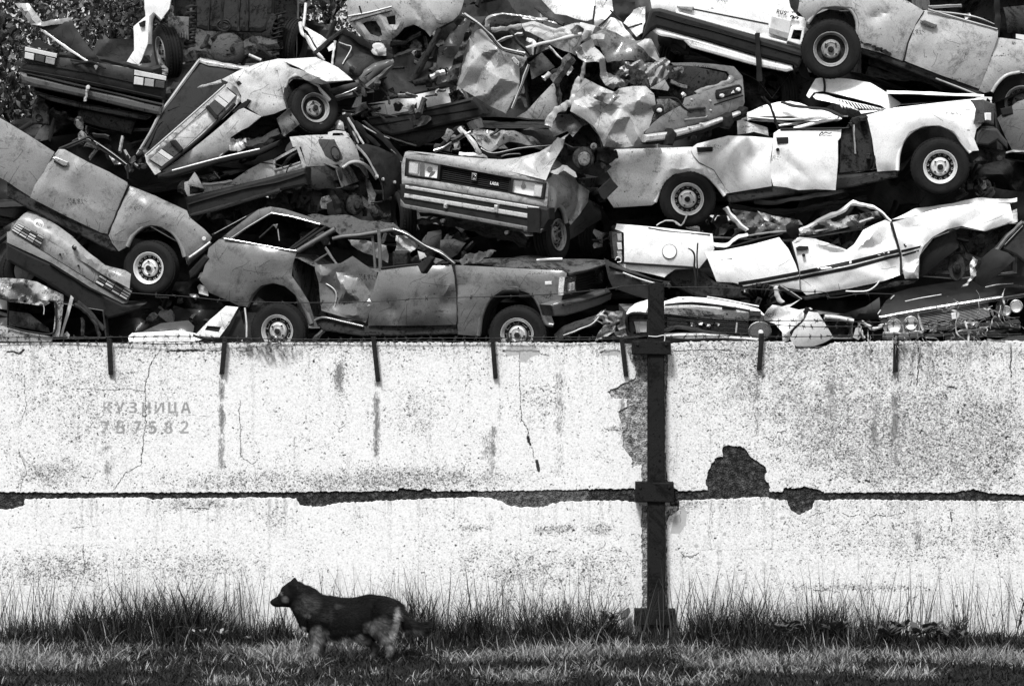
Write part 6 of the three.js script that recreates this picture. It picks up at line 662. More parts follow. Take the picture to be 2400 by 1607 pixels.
  for (const [q, r, mm] of [[T8(835, 870, 860, 790, 930, 735, 1000, 690, 1040, 570, 1062, 545), .04, m2], [T8(1080, 430, 1075, 500, 1060, 560), .03, m], [T8(890, 560, 905, 640, 912, 720), .03, M.under], [T8(1000, 390, 940, 470, 880, 560), .06, dark], [T8(700, 440, 660, 560, 590, 740), .016, M.steel]]) L(c, 'pillar', P.off(-.05), q, r, mm, 0); S(c, 'seat_cover', P.off(-.3), T8(930, 470, 980, 430, 1010, 470, 970, 520), M.cloth, { fold: [.1, .05], res: .03 });
  const fen = S(c, 'fender', P, T8(985, 762, 1000, 700, 1042, 595, 1085, 535, 1180, 585, 1290, 632, 1320, 605, 1410, 590, 1505, 590, 1562, 645, 1575, 730, 1550, 800, 1528, 875, 1490, 905, 1492, 985, 1420, 1000, 1355, 1012, 1215, 1005, 1190, 940, 1150, 870, 1060, 800), m2, { res: .04, angle: 24, wob: .01, rag: .03, ctrl: T8(1110, 650, 1250, 690, 1290, 640, 1450, 690, 1330, 740, 1500, 650, 1200, 780, 1290, 830, 1400, 790, 1240, 930, 1350, 900, 1450, 930, 1100, 740, 1480, 780, 1380, 650).map(([x, y], i) => [x, y, [-.06, .06, -.05, .1, .02, .08, -.02, .1, .03, .07, -.04, .05, .04, -.03, .0][i]]) }, 'buckled grey wing'); S(c, 'fold', P.off(.1), T8(1110, 655, 1140, 630, 1290, 640, 1330, 660, 1260, 720, 1180, 690), paint(.3, 'rust'), { fold: [.15, .05], res: .03 });
  B(c, 'wheel_well', P, T8(835, 880, 880, 790, 1000, 785, 1100, 830, 1180, 930, 1200, 1010, 1000, 1010, 900, 960), -.2, -.8, M.inside, .03); S(c, 'arch_liner', P.off(-.08), T8(835, 880, 880, 790, 1010, 780, 1110, 850, 1060, 870, 1000, 940, 960, 900, 870, 940), M.rusty, { bow: [-.1, -.1], fold: [.2, .03], res: .04 }); B(c, 'brake_drum', P, disc(T8(1075, 1086)[0], 26, 27, 26), -.1, -.3, M.under, .03); B(c, 'brake_hub', P, disc(T8(1080, 1090)[0], 15, 17, 20), -.06, -.15, M.rusty, .02); B(c, 'ball_joint', P, disc(T8(1146, 1004)[0], 8), -.05, -.2, M.rusty, .03);
  for (const [q, r] of [[T8(940, 1000, 950, 1100, 960, 1160), .04], [T8(1150, 1080, 1250, 1080, 1310, 1060), .06], [T8(1200, 1110, 1250, 1160), .04], [T8(1230, 1010, 1260, 1060, 1240, 1110), .03]]) L(c, 'suspension_arm', P.off(-.25), q, r, M.grease, 0);
  // tail end: rim, lamp strip, plate recess, bumper
  const T = new Plane(T8(1950, 680)[0], -2, 24, -2), tail = paint(.23, 'worn', .42, .4);  // tail painted darker than the body, its turned-away shade put into the colour
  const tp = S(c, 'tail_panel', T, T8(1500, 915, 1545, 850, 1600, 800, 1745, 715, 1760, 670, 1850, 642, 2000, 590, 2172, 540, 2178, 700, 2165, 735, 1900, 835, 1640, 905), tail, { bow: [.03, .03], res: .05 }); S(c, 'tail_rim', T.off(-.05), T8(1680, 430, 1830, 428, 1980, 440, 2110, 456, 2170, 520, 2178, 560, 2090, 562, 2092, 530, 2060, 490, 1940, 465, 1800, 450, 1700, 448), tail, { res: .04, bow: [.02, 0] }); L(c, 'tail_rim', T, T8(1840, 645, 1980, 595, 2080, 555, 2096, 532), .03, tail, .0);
  S(c, 'boot_floor', T.off(-.5), T8(1650, 450, 1800, 445, 2060, 500, 2085, 540, 1850, 640, 1700, 690, 1640, 600), M.under, { wob: .03 }); for (const q of [T8(1670, 560, 1790, 600), T8(1690, 480, 1760, 470, 1740, 500)]) L(c, 'strut', T.off(-.4), q, .02, M.rusty, 0); S(c, 'floor_flap', T.off(-.15), T8(1540, 605, 1640, 545, 1670, 600, 1660, 622), m, { res: .04 }); S(c, 'lamp_shards', T.off(.02), T8(1745, 645, 1765, 630, 1785, 650, 1765, 672), M.plate, { fold: [.06, .03], res: .02 });
  S(c, 'inner_wing', T.off(-.08), T8(1580, 680, 1660, 672, 1740, 715, 1660, 790, 1560, 830, 1540, 850, 1580, 740), paint(.17, 'rust'), { bow: [.02, .02] }); B(c, 'lock_catch', T, disc(T8(1605, 745)[0], 10, 11), .0, -.1, M.grease, .02); B(c, 'lock_catch', T, disc(T8(1605, 755)[0], 5), .03, -.05, M.palelens, .01);
  const ls = new THREE.Group(); ls.name = 'tail_light'; c.add(ls); const lq = T8(1992, 640, 2000, 615, 2150, 578, 2168, 596, 2165, 640, 2010, 682, 1994, 672); part(ls, 'frame', block(T, lq, .085, -.02, .01), M.plastic); part(ls, 'backing', block(T, T8(2004, 628, 2155, 590, 2158, 632, 2010, 672), .09, .02, .006), paint(.05, 'rust', .5, .2)); for (const q of [disc(T8(2033, 655)[0], 4.6), disc(T8(2145, 613)[0], 4.6)]) part(ls, 'bulb', block(T, q, .12, .05, .01), M.plate); part(ls, 'lens_shard', block(T, T8(2092, 640, 2108, 618, 2116, 636), .1, .06, .003), M.palelens);
  onSheet(c, 'plate_recess', tp, T8(1752, 745, 1900, 732, 1905, 795, 1890, 806, 1755, 822), paint(.1, 'worn'), .002, .006); onLine(c, 'plate_edge', tp, T8(1748, 822, 1895, 806, 1906, 795), .01, paint(.25, 'worn'), .01); onLine(c, 'plate_edge', tp, T8(1770, 752, 1890, 742), .014, M.seal, .004); onLine(c, 'seam', tp, T8(1955, 718, 2165, 655), .007, M.seal, .002); for (const [x, y] of T8(1822, 682, 1950, 690, 1952, 755)) B(c, 'bolt', T, disc([x, y], 2.4), .07, .02, M.steel, .006); L(c, 'loose_cable', T, T8(1590, 670, 1720, 680, 1760, 730, 1815, 770), .01, M.seal, .06);
  const K = new Plane(T8(1850, 870)[0], -1.8, 20, -4); B(c, 'bumper', K, T8(1498, 925, 1660, 905, 1900, 850, 2180, 752, 2182, 780, 1900, 888, 1640, 962, 1500, 976), .04, -.06, M.steel, .02); B(c, 'bumper', K, T8(1500, 975, 1640, 958, 1900, 885, 2185, 775, 2210, 740, 2200, 800, 1900, 910, 1650, 985, 1520, 992), .02, -.12, M.plastic, .015); B(c, 'bumper_end', K, T8(2160, 760, 2190, 730, 2210, 740, 2205, 770, 2170, 800), .06, -.1, M.plastic, .015); for (const q of [T8(1655, 930, 1690, 880, 1725, 920, 1695, 1000, 1645, 995), T8(2052, 800, 2100, 770, 2115, 840, 2085, 885, 2050, 870)]) B(c, 'overrider', K, q, .1, -.08, M.plastic, .02);
  L(c, 'exhaust', K.off(-.25), T8(1830, 930, 1900, 890, 1960, 880), .07, M.under, 0); B(c, 'tow_eye', K, disc(T8(1836, 945)[0], 8, 9), .02, -.08, M.grease, .02); for (const [x, y] of T8(1815, 875, 1900, 850)) B(c, 'bolt', K, disc([x, y], 2.6), .08, 0, M.palelens, .006);
}
// ---------- scraps of white bodywork at the top ----------
{
  const c = thing('torn_white_bodywork', 'torn white body panels at the top edge, beside the white hatchback tail', 'body panels', at(1430, 60, -3)), m = paint(.82, 'worn', .42, .3), P = new Plane(T8(1150, 130)[0], -2.9, -4, 8);
  S(c, 'panel', P, T8(775, -20, 1160, -20, 1150, 130, 1100, 150, 1020, 130, 960, 105, 880, 90), m, { fold: [.7, .06], rag: .03 }); S(c, 'panel', P.off(.04), T8(1165, -20, 1270, -20, 1280, 70, 1250, 110, 1190, 180, 1150, 180, 1150, 100), m, { fold: [.3, .05], rag: .03, res: .04 }); S(c, 'panel', P.off(.02), T8(1190, 190, 1260, 115, 1340, 150, 1360, 190, 1430, 270, 1440, 290, 1300, 228, 1240, 215), m, { fold: [.25, .06], rag: .04, res: .035 }); S(c, 'panel', P, T8(1350, 155, 1420, 60, 1500, 40, 1500, 150, 1450, 250, 1420, 230, 1380, 180), paint(.7, 'worn'), { fold: [.22, .06], rag: .04, res: .035 }); S(c, 'panel', P.off(.08), T8(1400, 200, 1490, 160, 1480, 220, 1440, 250), m, { res: .035 });
  for (const q of [T8(1155, 40, 1140, 160), T8(1260, 70, 1330, 135), T8(1180, 180, 1260, 110), T8(1385, 190, 1480, 160)]) L(c, 'seam', P, q, .01, M.seal, .07); S(c, 'inner_panel', P.off(-.15), T8(1270, 20, 1430, 10, 1420, 80, 1350, 140, 1300, 100), M.plastic, { fold: [.2, .05] });
}
// ---------- white hatchback tail, top right ----------
{
  const P = new Plane(T3(720, 180)[0], -2.75, -6, -8), m = paint(.86, 'fine', .38, .4), c = thing('wrecked_hatchback', 'white hatchback tail with a thick black bumper, tilted at the top of the heap', 'wrecked car', at(1710, 100, -3.2));
  B(c, 'body_shell', P, T3(330, 60, 1100, 260, 1080, 380, 960, 540, 880, 440, 500, 270, 320, 180), -.12, -1.6, M.inside, .03);
  const tg = S(c, 'tailgate', P, T3(280, -60, 1040, -60, 1062, 40, 1102, 88, 1140, 96, 1148, 145, 1142, 275, 1040, 240, 870, 190, 440, 72, 300, 45), m, { bow: [0, .03], roll: .02, res: .04, holes: [T3(1072, 154, 1132, 160, 1122, 228, 1056, 218)] }); onLine(c, 'seam', tg, T3(440, 35, 540, 50, 940, 130), .007, M.seal, .002); L(c, 'seam', P, T3(430, 75, 650, 135, 868, 195), .014, M.seal, .03); B(c, 'white_strip', P, T3(430, 58, 870, 180, 868, 194, 432, 74), .06, 0, m, .01); B(c, 'white_strip', P, T3(894, 190, 1045, 228, 1042, 242, 892, 206), .06, 0, m, .01); L(c, 'tailgate_gap', P, T3(430, 78, 650, 142, 866, 202), .03, M.seal, .02);
  B(c, 'tail_light', P, T3(958, 84, 1066, 112, 1050, 216, 944, 184), .07, 0, M.palelens, .01); B(c, 'tail_light', P, T3(945, 150, 1058, 180, 1050, 216, 944, 184), .08, 0, M.amber, .008); B(c, 'tail_light', P, T3(440, 30, 528, 35, 522, 60, 445, 45), .08, 0, M.amber, .01); B(c, 'lamp_frame', P, T3(1062, 150, 1075, 140, 1142, 150, 1130, 238, 1112, 248, 1044, 225), .09, .02, m, .012, { holes: [T3(1074, 156, 1132, 160, 1120, 228, 1056, 216)] }); B(c, 'lamp_hole', P, T3(1068, 148, 1138, 155, 1125, 236, 1050, 222), .05, 0, M.inside, .004);
  lettering(c, 'lettering', P, 'RUS', T3(984, 72)[0], T3(1036, 82)[0], 10, M.plastic, .06); L(c, 'emblem', P, T3(1060, 92, 1068, 86, 1080, 92, 1070, 100, 1084, 98, 1094, 92, 1104, 96, 1096, 104), .008, M.plastic, .06);
  B(c, 'bumper', P, T3(240, 225, 268, 130, 285, 70, 300, 48, 345, 46, 640, 130, 1142, 282, 1128, 330, 1108, 372, 1070, 352, 880, 305, 600, 220, 330, 150, 300, 165), .12, -.15, paint(.03, 'worn', .55, .12), .03); for (const q of [T3(320, 85, 640, 170, 1130, 310)]) L(c, 'bumper_edge', P, q, .014, M.black, .12);
  B(c, 'bumper', P, T3(300, 168, 325, 148, 600, 228, 880, 312, 1072, 358, 1078, 385, 1040, 396, 870, 362, 690, 312, 512, 262, 472, 222, 400, 208, 340, 200), .09, -.1, m, .03); L(c, 'exhaust', P.off(-.02), T3(340, 225, 430, 212, 500, 235), .07, M.black, .05); L(c, 'exhaust', P, T3(400, 270, 450, 290, 500, 300), .06, M.grease, -.08); B(c, 'exhaust_tip', P, T3(330, 220, 410, 202, 470, 215, 520, 268, 500, 308, 420, 270, 345, 240), .0, -.12, M.black, .03);
  L(c, 'strap', P, T3(880, 185, 884, 320, 892, 440), .03, M.seal, .16); S(c, 'bumper_end', new Plane(T3(1120, 330)[0], -2.7, 40, 0), T3(1105, 375, 1140, 280, 1150, 350, 1180, 440, 1130, 420), M.plastic, { res: .05 });
  wheel(c, P, T3(1010, 500)[0], .28, { style: 'none', yaw: -72, h: -.4 }); wheel(c, P, T3(400, 330)[0], .24, { style: 'none', yaw: 70, h: -.5 }); L(c, 'axle', P, T3(780, 470, 900, 500, 990, 520), .06, M.under, -.35); for (const q of [T3(890, 400, 910, 440, 900, 500), T3(910, 410, 960, 400, 1000, 420)]) L(c, 'link_arm', P, q, .03, M.grease, -.2); S(c, 'dent_guard', P.off(-.3), T3(1100, 400, 1180, 430, 1200, 460, 1150, 540, 1060, 540), M.under, {});
}
// ---------- pale saloon flank, top right corner ----------
{
  const P = new Plane(T3(1280, 270)[0], -2.55, 5, -6), m = paint(.46, 'worn', .4, .4), c = thing('wrecked_saloon', 'pale grey saloon flank sloping down at the top corner, rust along its sill', 'wrecked car', at(2120, 120, -3));
  tub(c, P, T3(1180, 60, 1420, 60, 1800, 80, 2300, 180, 2300, 420, 2120, 480, 1700, 330, 1440, 260), -.35, -1.5);
  S(c, 'fender', P, T3(1120, -60, 1380, -60, 1400, 40, 1300, 32, 1230, 40, 1195, 75, 1168, 122, 1150, 110, 1100, 60), m, { bow: [0, .04] }); S(c, 'fender', P, T3(1380, -60, 1600, -60, 1790, 58, 1745, 130, 1720, 200, 1690, 300, 1678, 334, 1560, 290, 1440, 258, 1428, 200, 1436, 130, 1424, 80, 1395, 40), m, { bow: [0, .05], creases: [[...T3(1500, 100)[0], ...T3(1600, 60)[0], 9, -.03]], dents: [[...T3(1530, 90)[0], 16, -.03]] });
  L(c, 'wheel_arch_trim', P, T3(1160, 122, 1195, 72, 1250, 36, 1320, 32, 1392, 52, 1425, 110, 1430, 200), .022, m, .0); const door = S(c, 'door', P, T3(1795, 56, 1830, 52, 2000, 105, 2198, 165, 2196, 205, 2165, 290, 2130, 400, 2098, 486, 1880, 410, 1682, 332, 1700, 240, 1740, 140), m, { bow: [.01, .05], dents: [[...T3(1900, 160)[0], 12, -.03], [...T3(1950, 250)[0], 40, .02], [...T3(1760, 310)[0], 26, -.03]], creases: [[...T3(1720, 240)[0], ...T3(2130, 380)[0], 6, .01]] });
  S(c, 'quarter_panel', P, T3(2204, 205, 2420, 230, 2420, 400, 2300, 396, 2240, 412, 2195, 452, 2165, 500, 2130, 510, 2100, 498, 2102, 482, 2150, 345), m, { bow: [0, .04], dents: [[...T3(2200, 270)[0], 12, -.02]] }); onLine(c, 'gap', door, T3(1795, 60, 1740, 140, 1700, 240, 1682, 330), .009, M.seal, .0); B(c, 'handle', P, T3(1778, 110, 1800, 104, 1870, 132, 1864, 152, 1840, 150, 1784, 124), .09, .03, M.chrome, .01);
  L(c, 'sill_rust', P, T3(1435, 205, 1480, 240, 1560, 280, 1610, 300), .03, paint(.03, 'rust', .9, 0), .0); for (let i = 0; i < 9; i++) S(c, 'rust_patch', P.off(.035), disc(T3(1440 + i * 20, 212 + i * 9 + (i % 3) * 6)[0], 4 + (i % 3) * 2, 3 + (i % 2) * 2, 8), paint(.03, 'rust', .9, 0), { res: .02, rag: .02, t: .004, roll: 0 });
  L(c, 'window_trim', P, T3(1815, 52, 2000, 105, 2196, 160), .014, M.chrome, .03); L(c, 'pillar', P, T3(2190, -40, 2200, 60, 2200, 200), .03, M.seal, .0); for (const q of [T3(1820, 40, 2000, 30), T3(1840, 60, 2080, 95, 2195, 140)]) L(c, 'window_frame', P.off(-.1), q, .016, M.steel, 0); S(c, 'glass_shards', P.off(-.25), T3(2015, 75, 2050, 70, 2055, 100, 2025, 105), M.plate, { fold: [.08, .03], res: .025 }); S(c, 'seat', P.off(-.35), T3(2230, 40, 2420, 20, 2420, 200, 2250, 180), M.under, { bow: [.05, .05] }); B(c, 'window_dark', P, T3(1820, -60, 2420, -60, 2420, 190, 2200, 150, 1830, 50), -.4, -1.2, M.inside, .02);
  B(c, 'sill', P, T3(1432, 262, 1680, 338, 1880, 416, 2098, 492, 2130, 515, 2090, 530, 1860, 445, 1640, 360, 1450, 290), -.02, -.25, M.under, .02); L(c, 'sill_trim', P, T3(1860, 430, 1990, 480, 2090, 520), .01, M.steel, .0);
  wheel(c, P, T3(1284, 268)[0], .315, { style: 'plain', yaw: -8, spin: 10, h: -.02, rim: M.rimdull }); B(c, 'arch_liner', P, T3(1165, 130, 1200, 80, 1270, 50, 1380, 66, 1425, 150, 1430, 260, 1300, 300), -.3, -.6, M.inside, .03); S(c, 'arch_liner', P.off(-.12), T3(1370, 62, 1420, 110, 1428, 160, 1400, 140, 1380, 100), M.plastic, {});
  L(c, 'wheel_arch_trim', P, T3(2168, 505, 2200, 455, 2250, 412, 2320, 395), .02, m, .02); wheel(c, P, T3(2330, 560)[0], .31, { style: 'dots', yaw: -8, h: -.12, rim: M.rimdull }); B(c, 'underbody', P, T3(1450, 290, 1860, 445, 2090, 540, 2100, 600, 1800, 520, 1450, 400), -.3, -1.4, M.inside, .02); for (const q of [T3(1500, 330, 1700, 400, 2000, 500), T3(1480, 390, 1600, 420, 1720, 410)]) L(c, 'exhaust', P, q, .05, M.under, -.25);
}
{
  const P = new Plane(T3(2270, 700)[0], -2.6, -20, 0), c = thing('crushed_car_body', 'dark grey body edge with a black box, beyond the nose of the white saloon', 'wrecked car', at(2390, 300, -2.8));
  S(c, 'panel', P, T3(2200, 650, 2235, 620, 2310, 560, 2480, 500, 2480, 860, 2290, 840, 2250, 760), paint(.16, 'worn'), { bow: [.03, .05] }); B(c, 'lamp_box', P, T3(2212, 596, 2276, 580, 2286, 626, 2224, 636), .08, -.1, M.plastic, .012); B(c, 'body_shell', P, T3(2180, 560, 2480, 440, 2480, 900, 2200, 860), -.1, -1.2, M.inside, .02); L(c, 'bumper_edge', P, T3(2230, 840, 2300, 830, 2420, 835), .02, M.steel, .05);
}
// ---------- black saloon front with twin round lamps, lower right ----------
{
  const P = new Plane(TA(1300, 880)[0], -1.75, -8, -2), m = paint(.014, 'worn', .4, .5), c = thing('wrecked_saloon', 'black saloon front with twin round lamps and a fine barred grille, just above the wall', 'wrecked car', at(2250, 760, -2.2));
  B(c, 'body_shell', P, TA(760, 880, 1200, 800, 2480, 620, 2480, 1080, 800, 1060), -.15, -1.8, M.inside, .02);
  S(c, 'bonnet', new Plane(TA(1300, 720)[0], -1.85, -8, 52), TA(742, 852, 775, 770, 830, 700, 905, 622, 1100, 560, 1500, 490, 1900, 440, 2500, 370, 2500, 590, 2000, 660, 1200, 780, 760, 872), m, { bow: [0, .04], res: .07, creases: [[...TA(880, 660)[0], ...TA(840, 830)[0], 5, -.03]] });
  for (const q of [TA(1040, 685, 1200, 650, 1440, 610), TA(880, 660, 920, 620), TA(1920, 530, 2060, 500, 2230, 490), TA(740, 825, 770, 780)]) L(c, 'flaked_edge', new Plane(TA(1300, 720)[0], -1.85, -8, 52), q, .007, M.steel, .035);
  L(c, 'bonnet_trim', P, TA(752, 868, 1200, 786, 1700, 706, 2110, 642), .026, M.chrome, .03); L(c, 'bonnet_trim', P, TA(762, 886, 1200, 800), .008, M.steel, .03);
  S(c, 'lamp_panel', P, TA(772, 888, 1000, 850, 1180, 815, 1205, 900, 1205, 1000, 1010, 1042, 832, 1045, 790, 960), paint(.4, 'worn', .4, .4), { holes: [disc(TA(922, 956)[0], 17.6), disc(TA(1104, 926)[0], 16.6)] });
  for (const [q, r] of [[TA(922, 956)[0], 18.6], [TA(1104, 926)[0], 17.6], [TA(2262, 740)[0], 16], [TA(2150, 790)[0], 13]]) lamp(c, P, disc(q, r, r, 26), { bezel: M.chrome, h: .03 });
  const gr = new THREE.Group(); gr.name = 'grille'; c.add(gr); part(gr, 'backing', block(P, TA(1200, 812, 1960, 698, 1985, 850, 1650, 940, 1240, 1005), -.05, -.09, .004), M.plastic); for (let i = 0; i < 11; i++) { const t = i / 10; part(gr, 'grille_slat', line(P, TA(1202 + 30 * t, 820 + 178 * t, 1560 + 20 * t, 768 + 170 * t, 1955 + 20 * t, 706 + 140 * t), .0042, 0, { sides: 5 }), M.rimdull); } part(gr, 'badge', block(P, TA(1545, 815, 1598, 806, 1608, 878, 1556, 886), .05, 0, .008), M.palelens); part(gr, 'frame', line(P, TA(1185, 815, 1205, 900, 1240, 1005), .014, .01), M.steel);
  L(c, 'bumper', P, TA(790, 1050, 1000, 1060, 1240, 1045), .04, M.steel, .1); L(c, 'bumper', P, TA(1500, 1085, 1700, 1050, 2000, 1000, 2300, 960), .05, M.steel, .05); for (const q of [TA(1250, 1070, 1500, 1050, 1900, 1010), TA(1400, 985, 1700, 950, 2000, 940, 2300, 900), TA(1900, 1000, 2100, 975, 2300, 985)]) L(c, 'bent_bar', P, q, .025, M.under, .14);
  for (const q of [TA(1870, 980, 2010, 960, 2030, 1000, 1900, 1030), TA(1640, 920, 1850, 900, 1870, 970, 1700, 985), TA(1330, 960, 1560, 960, 1600, 1000, 1300, 1030), TA(2100, 950, 2290, 930, 2300, 980, 2120, 1000)]) S(c, 'crushed_bumper', P.off(.12), q, paint(.25, 'rust'), { fold: [.12, .06], rag: .05, res: .03 }); S(c, 'air_duct', P.off(.1), TA(2040, 720, 2090, 640, 2150, 650, 2110, 820, 2060, 940, 2030, 900), M.under, { bow: [.04, 0] });
}
// ---------- white car front pressed down behind the iron post ----------
{
  const P = new Plane(T9(900, 450)[0], -1.35, 2, -4), m = paint(.84, 'worn', .4, .3), c = thing('wrecked_saloon', 'flattened white car front behind the iron post, one oblong and one round lamp', 'wrecked car', at(1620, 790, -1.8));
  B(c, 'body_shell', P, T9(290, 380, 1500, 380, 1540, 620, 300, 600), -.14, -1.5, M.inside, .02);
  S(c, 'bonnet', new Plane(T9(900, 270)[0], -1.5, 2, 40), T9(262, 372, 290, 330, 350, 282, 470, 238, 560, 235, 620, 262, 740, 214, 860, 212, 1000, 226, 1160, 250, 1320, 285, 1480, 330, 1540, 382, 1400, 345, 1200, 310, 860, 282, 700, 300, 620, 302, 470, 300, 440, 370), m, { bow: [0, .02], res: .05, wob: .015 }); L(c, 'bonnet_trim', new Plane(T9(900, 270)[0], -1.4, 2, 40), T9(1005, 218, 1200, 250, 1350, 280, 1480, 305), .012, M.steel, .04); L(c, 'bonnet_gap', P, T9(620, 290, 860, 272, 1100, 295, 1400, 345), .014, M.seal, .0);
  S(c, 'slam_panel', P.off(-.03), T9(600, 300, 860, 290, 1300, 330, 1420, 350, 1380, 400, 1000, 370, 620, 335), m, { wob: .01 }); B(c, 'slam_vent', P, T9(1145, 305, 1270, 308, 1270, 338, 1145, 334), .0, -.03, M.under, .006);
  S(c, 'rusty_crossmember', P, T9(620, 318, 800, 322, 1000, 345, 1390, 362, 1500, 372, 1535, 395, 1530, 438, 1380, 430, 1100, 408, 800, 388, 620, 366), M.rusty, { bow: [0, .03], res: .05 }); for (const q of [T9(1390, 345, 1500, 350, 1500, 400, 1395, 395)]) B(c, 'grille_corner', P, q, .03, -.03, M.under, .01);
  B(c, 'grille_back', P, T9(275, 385, 470, 372, 620, 372, 1000, 412, 1390, 440, 1385, 560, 1180, 572, 760, 505, 620, 522, 460, 560, 290, 572), -.06, -.12, M.inside, .006); for (let i = 0; i < 6; i++) L(c, 'grille_slat', P, T9(640, 395 + i * 18, 760, 405 + i * 18, 1080, 440 + i * 19, 1380, 462 + i * 18), .008, i % 2 ? M.under : M.plastic, -.01); L(c, 'bent_bar', P, T9(615, 525, 740, 495, 900, 520, 1180, 575), .02, M.under, .03); L(c, 'bent_bar', P, T9(1270, 545, 1280, 450), .01, M.steel, .0); for (let i = 0; i < 8; i++) S(c, 'broken_plastic', P.off(.01), disc(T9(830 + i * 38, 455 + (i % 3) * 14)[0], 6, 5, 6), i % 2 ? M.palelens : M.under, { fold: [.06, .04], rag: .03, res: .02 });
  L(c, 'grille_frame', P, T9(470, 372, 290, 382, 270, 420, 285, 560, 310, 575, 460, 560), .02, M.seal, .02); lamp(c, P, T9(320, 430, 468, 428, 466, 552, 362, 552, 340, 500), { h: .03 }); for (const x of [350, 362, 376]) L(c, 'lamp_ring', P, T9(x, 452, x + 4, 500, x + 12, 545), .006, M.steel, .04); lamp(c, P, disc(T9(1490, 530)[0], 28, 23, 26), { h: .03, bezel: M.chrome, bowl: M.black }); B(c, 'lamp_bulb', P, disc(T9(1500, 542)[0], 6), .03, -.02, M.lamp, .01);
  B(c, 'bumper', P, T9(615, 560, 760, 550, 960, 548, 1300, 580, 1480, 598, 1482, 622, 1300, 620, 1100, 612, 860, 616, 620, 594), .06, -.06, M.steel, .02); L(c, 'bumper_edge', P, T9(620, 592, 860, 605, 1100, 600, 1480, 618), .012, M.black, .06);
  S(c, 'fender', new Plane(T9(1700, 450)[0], -1.2, 14, 4), T9(1535, 385, 1560, 330, 1600, 290, 1690, 305, 1780, 280, 1865, 238, 1760, 312, 1850, 335, 1960, 312, 1980, 328, 1900, 352, 1880, 430, 1780, 520, 1760, 620, 1700, 632, 1690, 540, 1640, 460, 1560, 430), paint(.78, 'worn', .4, .3), { fold: [.4, .06], rag: .04, res: .045 }, 'torn white wing');
  S(c, 'wheel_arch_panel', new Plane(T9(1960, 500)[0], -.35, 10, 2), T9(1765, 600, 1800, 520, 1880, 440, 1930, 350, 2012, 362, 2080, 470, 2160, 590, 2060, 640, 1960, 672, 1860, 690, 1790, 650), paint(.55, 'fine', .42, .3), { bow: [.04, .03], creases: [[...T9(1930, 540)[0], ...T9(1990, 640)[0], 4, -.02]] }); L(c, 'tyre_mark', new Plane(T9(1860, 470)[0], -.6, 10, 0), T9(1770, 560, 1850, 480, 1920, 420, 1940, 350, 1900, 330), .03, M.black, 0);
  L(c, 'window_frame', P, T9(1660, 130, 1640, 180, 1690, 270), .03, M.palelens, -.1); L(c, 'window_frame', P, T9(1660, 115, 1780, 190, 1870, 240), .022, M.seal, -.05); L(c, 'window_trim', P, T9(1672, 112, 1790, 182, 1872, 238), .008, M.chrome, .0); { const q = []; for (let i = 0; i <= 14; i++) { const t = Math.PI * (1.08 - i / 14 * 1.1); q.push([1400 + (1500 + 150 * Math.cos(t)) * .25619, 640 + (290 - 150 * Math.sin(t)) * .25619]); } L(c, 'tyre_carcass', P, q, .06, M.rubber, -.35); }
  B(c, 'inner_wing', P, T9(1880, 430, 2070, 370, 2340, 410, 2340, 600, 2160, 600, 2060, 440), -.5, -1, M.inside, .02); L(c, 'sill_trim', P, T9(2080, 400, 2200, 410, 2345, 440), .03, M.steel, -.3); for (const q of [TA(560, 900, 640, 960, 700, 980, 830, 940), TA(530, 920, 550, 1020, 590, 1090)]) L(c, 'bent_bar', P.off(-.1), q, .02, paint(.5, 'worn'), 0); S(c, 'scrap', P.off(-.2), TA(470, 1080, 500, 980, 540, 960, 570, 1060, 530, 1110), paint(.5, 'worn'), { res: .03 }); S(c, 'side_panel', P.off(-.6), TA(160, 840, 350, 822, 600, 740, 760, 640, 760, 880, 560, 890, 300, 860), paint(.05, 'worn', .5, .3), { bow: [.0, .05] });
}
{
  const c = thing('crumpled_foil', 'crumpled light sheet metal scraps beside the bumper of the estate car', 'scrap metal', at(1440, 790, -1.3)), P = new Plane(T9(150, 480)[0], -1.3, 0, 6);
  for (const q of [T9(-40, 420, 40, 340, 120, 350, 180, 345, 232, 352, 225, 420, 160, 470, 60, 470), T9(0, 560, 60, 480, 170, 460, 165, 530, 60, 600, -20, 620), T9(150, 540, 230, 520, 290, 590, 250, 598, 170, 570), T9(180, 480, 255, 440, 262, 500, 200, 520)]) S(c, 'scrap', P.off(-.03 * q.length / 5), q, paint(.5, 'rust', .35, .3), { fold: [.07, .07], rag: .07, res: .022 }); L(c, 'bent_bar', P, T5(1750, 1480, 1900, 1400, 2100, 1330), .05, M.under, -.1); L(c, 'bent_bar', P, T5(1800, 1470, 2000, 1390, 2080, 1300), .02, M.steel, -.06);
}
{
  const P = new Plane(T9(350, 100)[0], -.9, -6, 4), c = thing('dark_body_beam', 'dark folded metal beam sloping down to the head of the iron post', 'body panel', at(1490, 640, -.9)), m = paint(.035, 'worn', .5, .2);
  S(c, 'panel', P, T9(60, -140, 110, -110, 330, -20, 540, 62, 672, 74, 620, 110, 520, 128, 470, 240, 300, 190, 140, 130, 100, 40), m, { creases: [[...T9(110, -20)[0], ...T9(540, 118)[0], 6, .04]], res: .05 }); L(c, 'edge', P, T9(235, -5, 380, 48, 540, 96), .008, M.palelens, .04); L(c, 'edge', P, T9(110, -60, 330, 10, 600, 82), .014, M.plastic, .02);
}
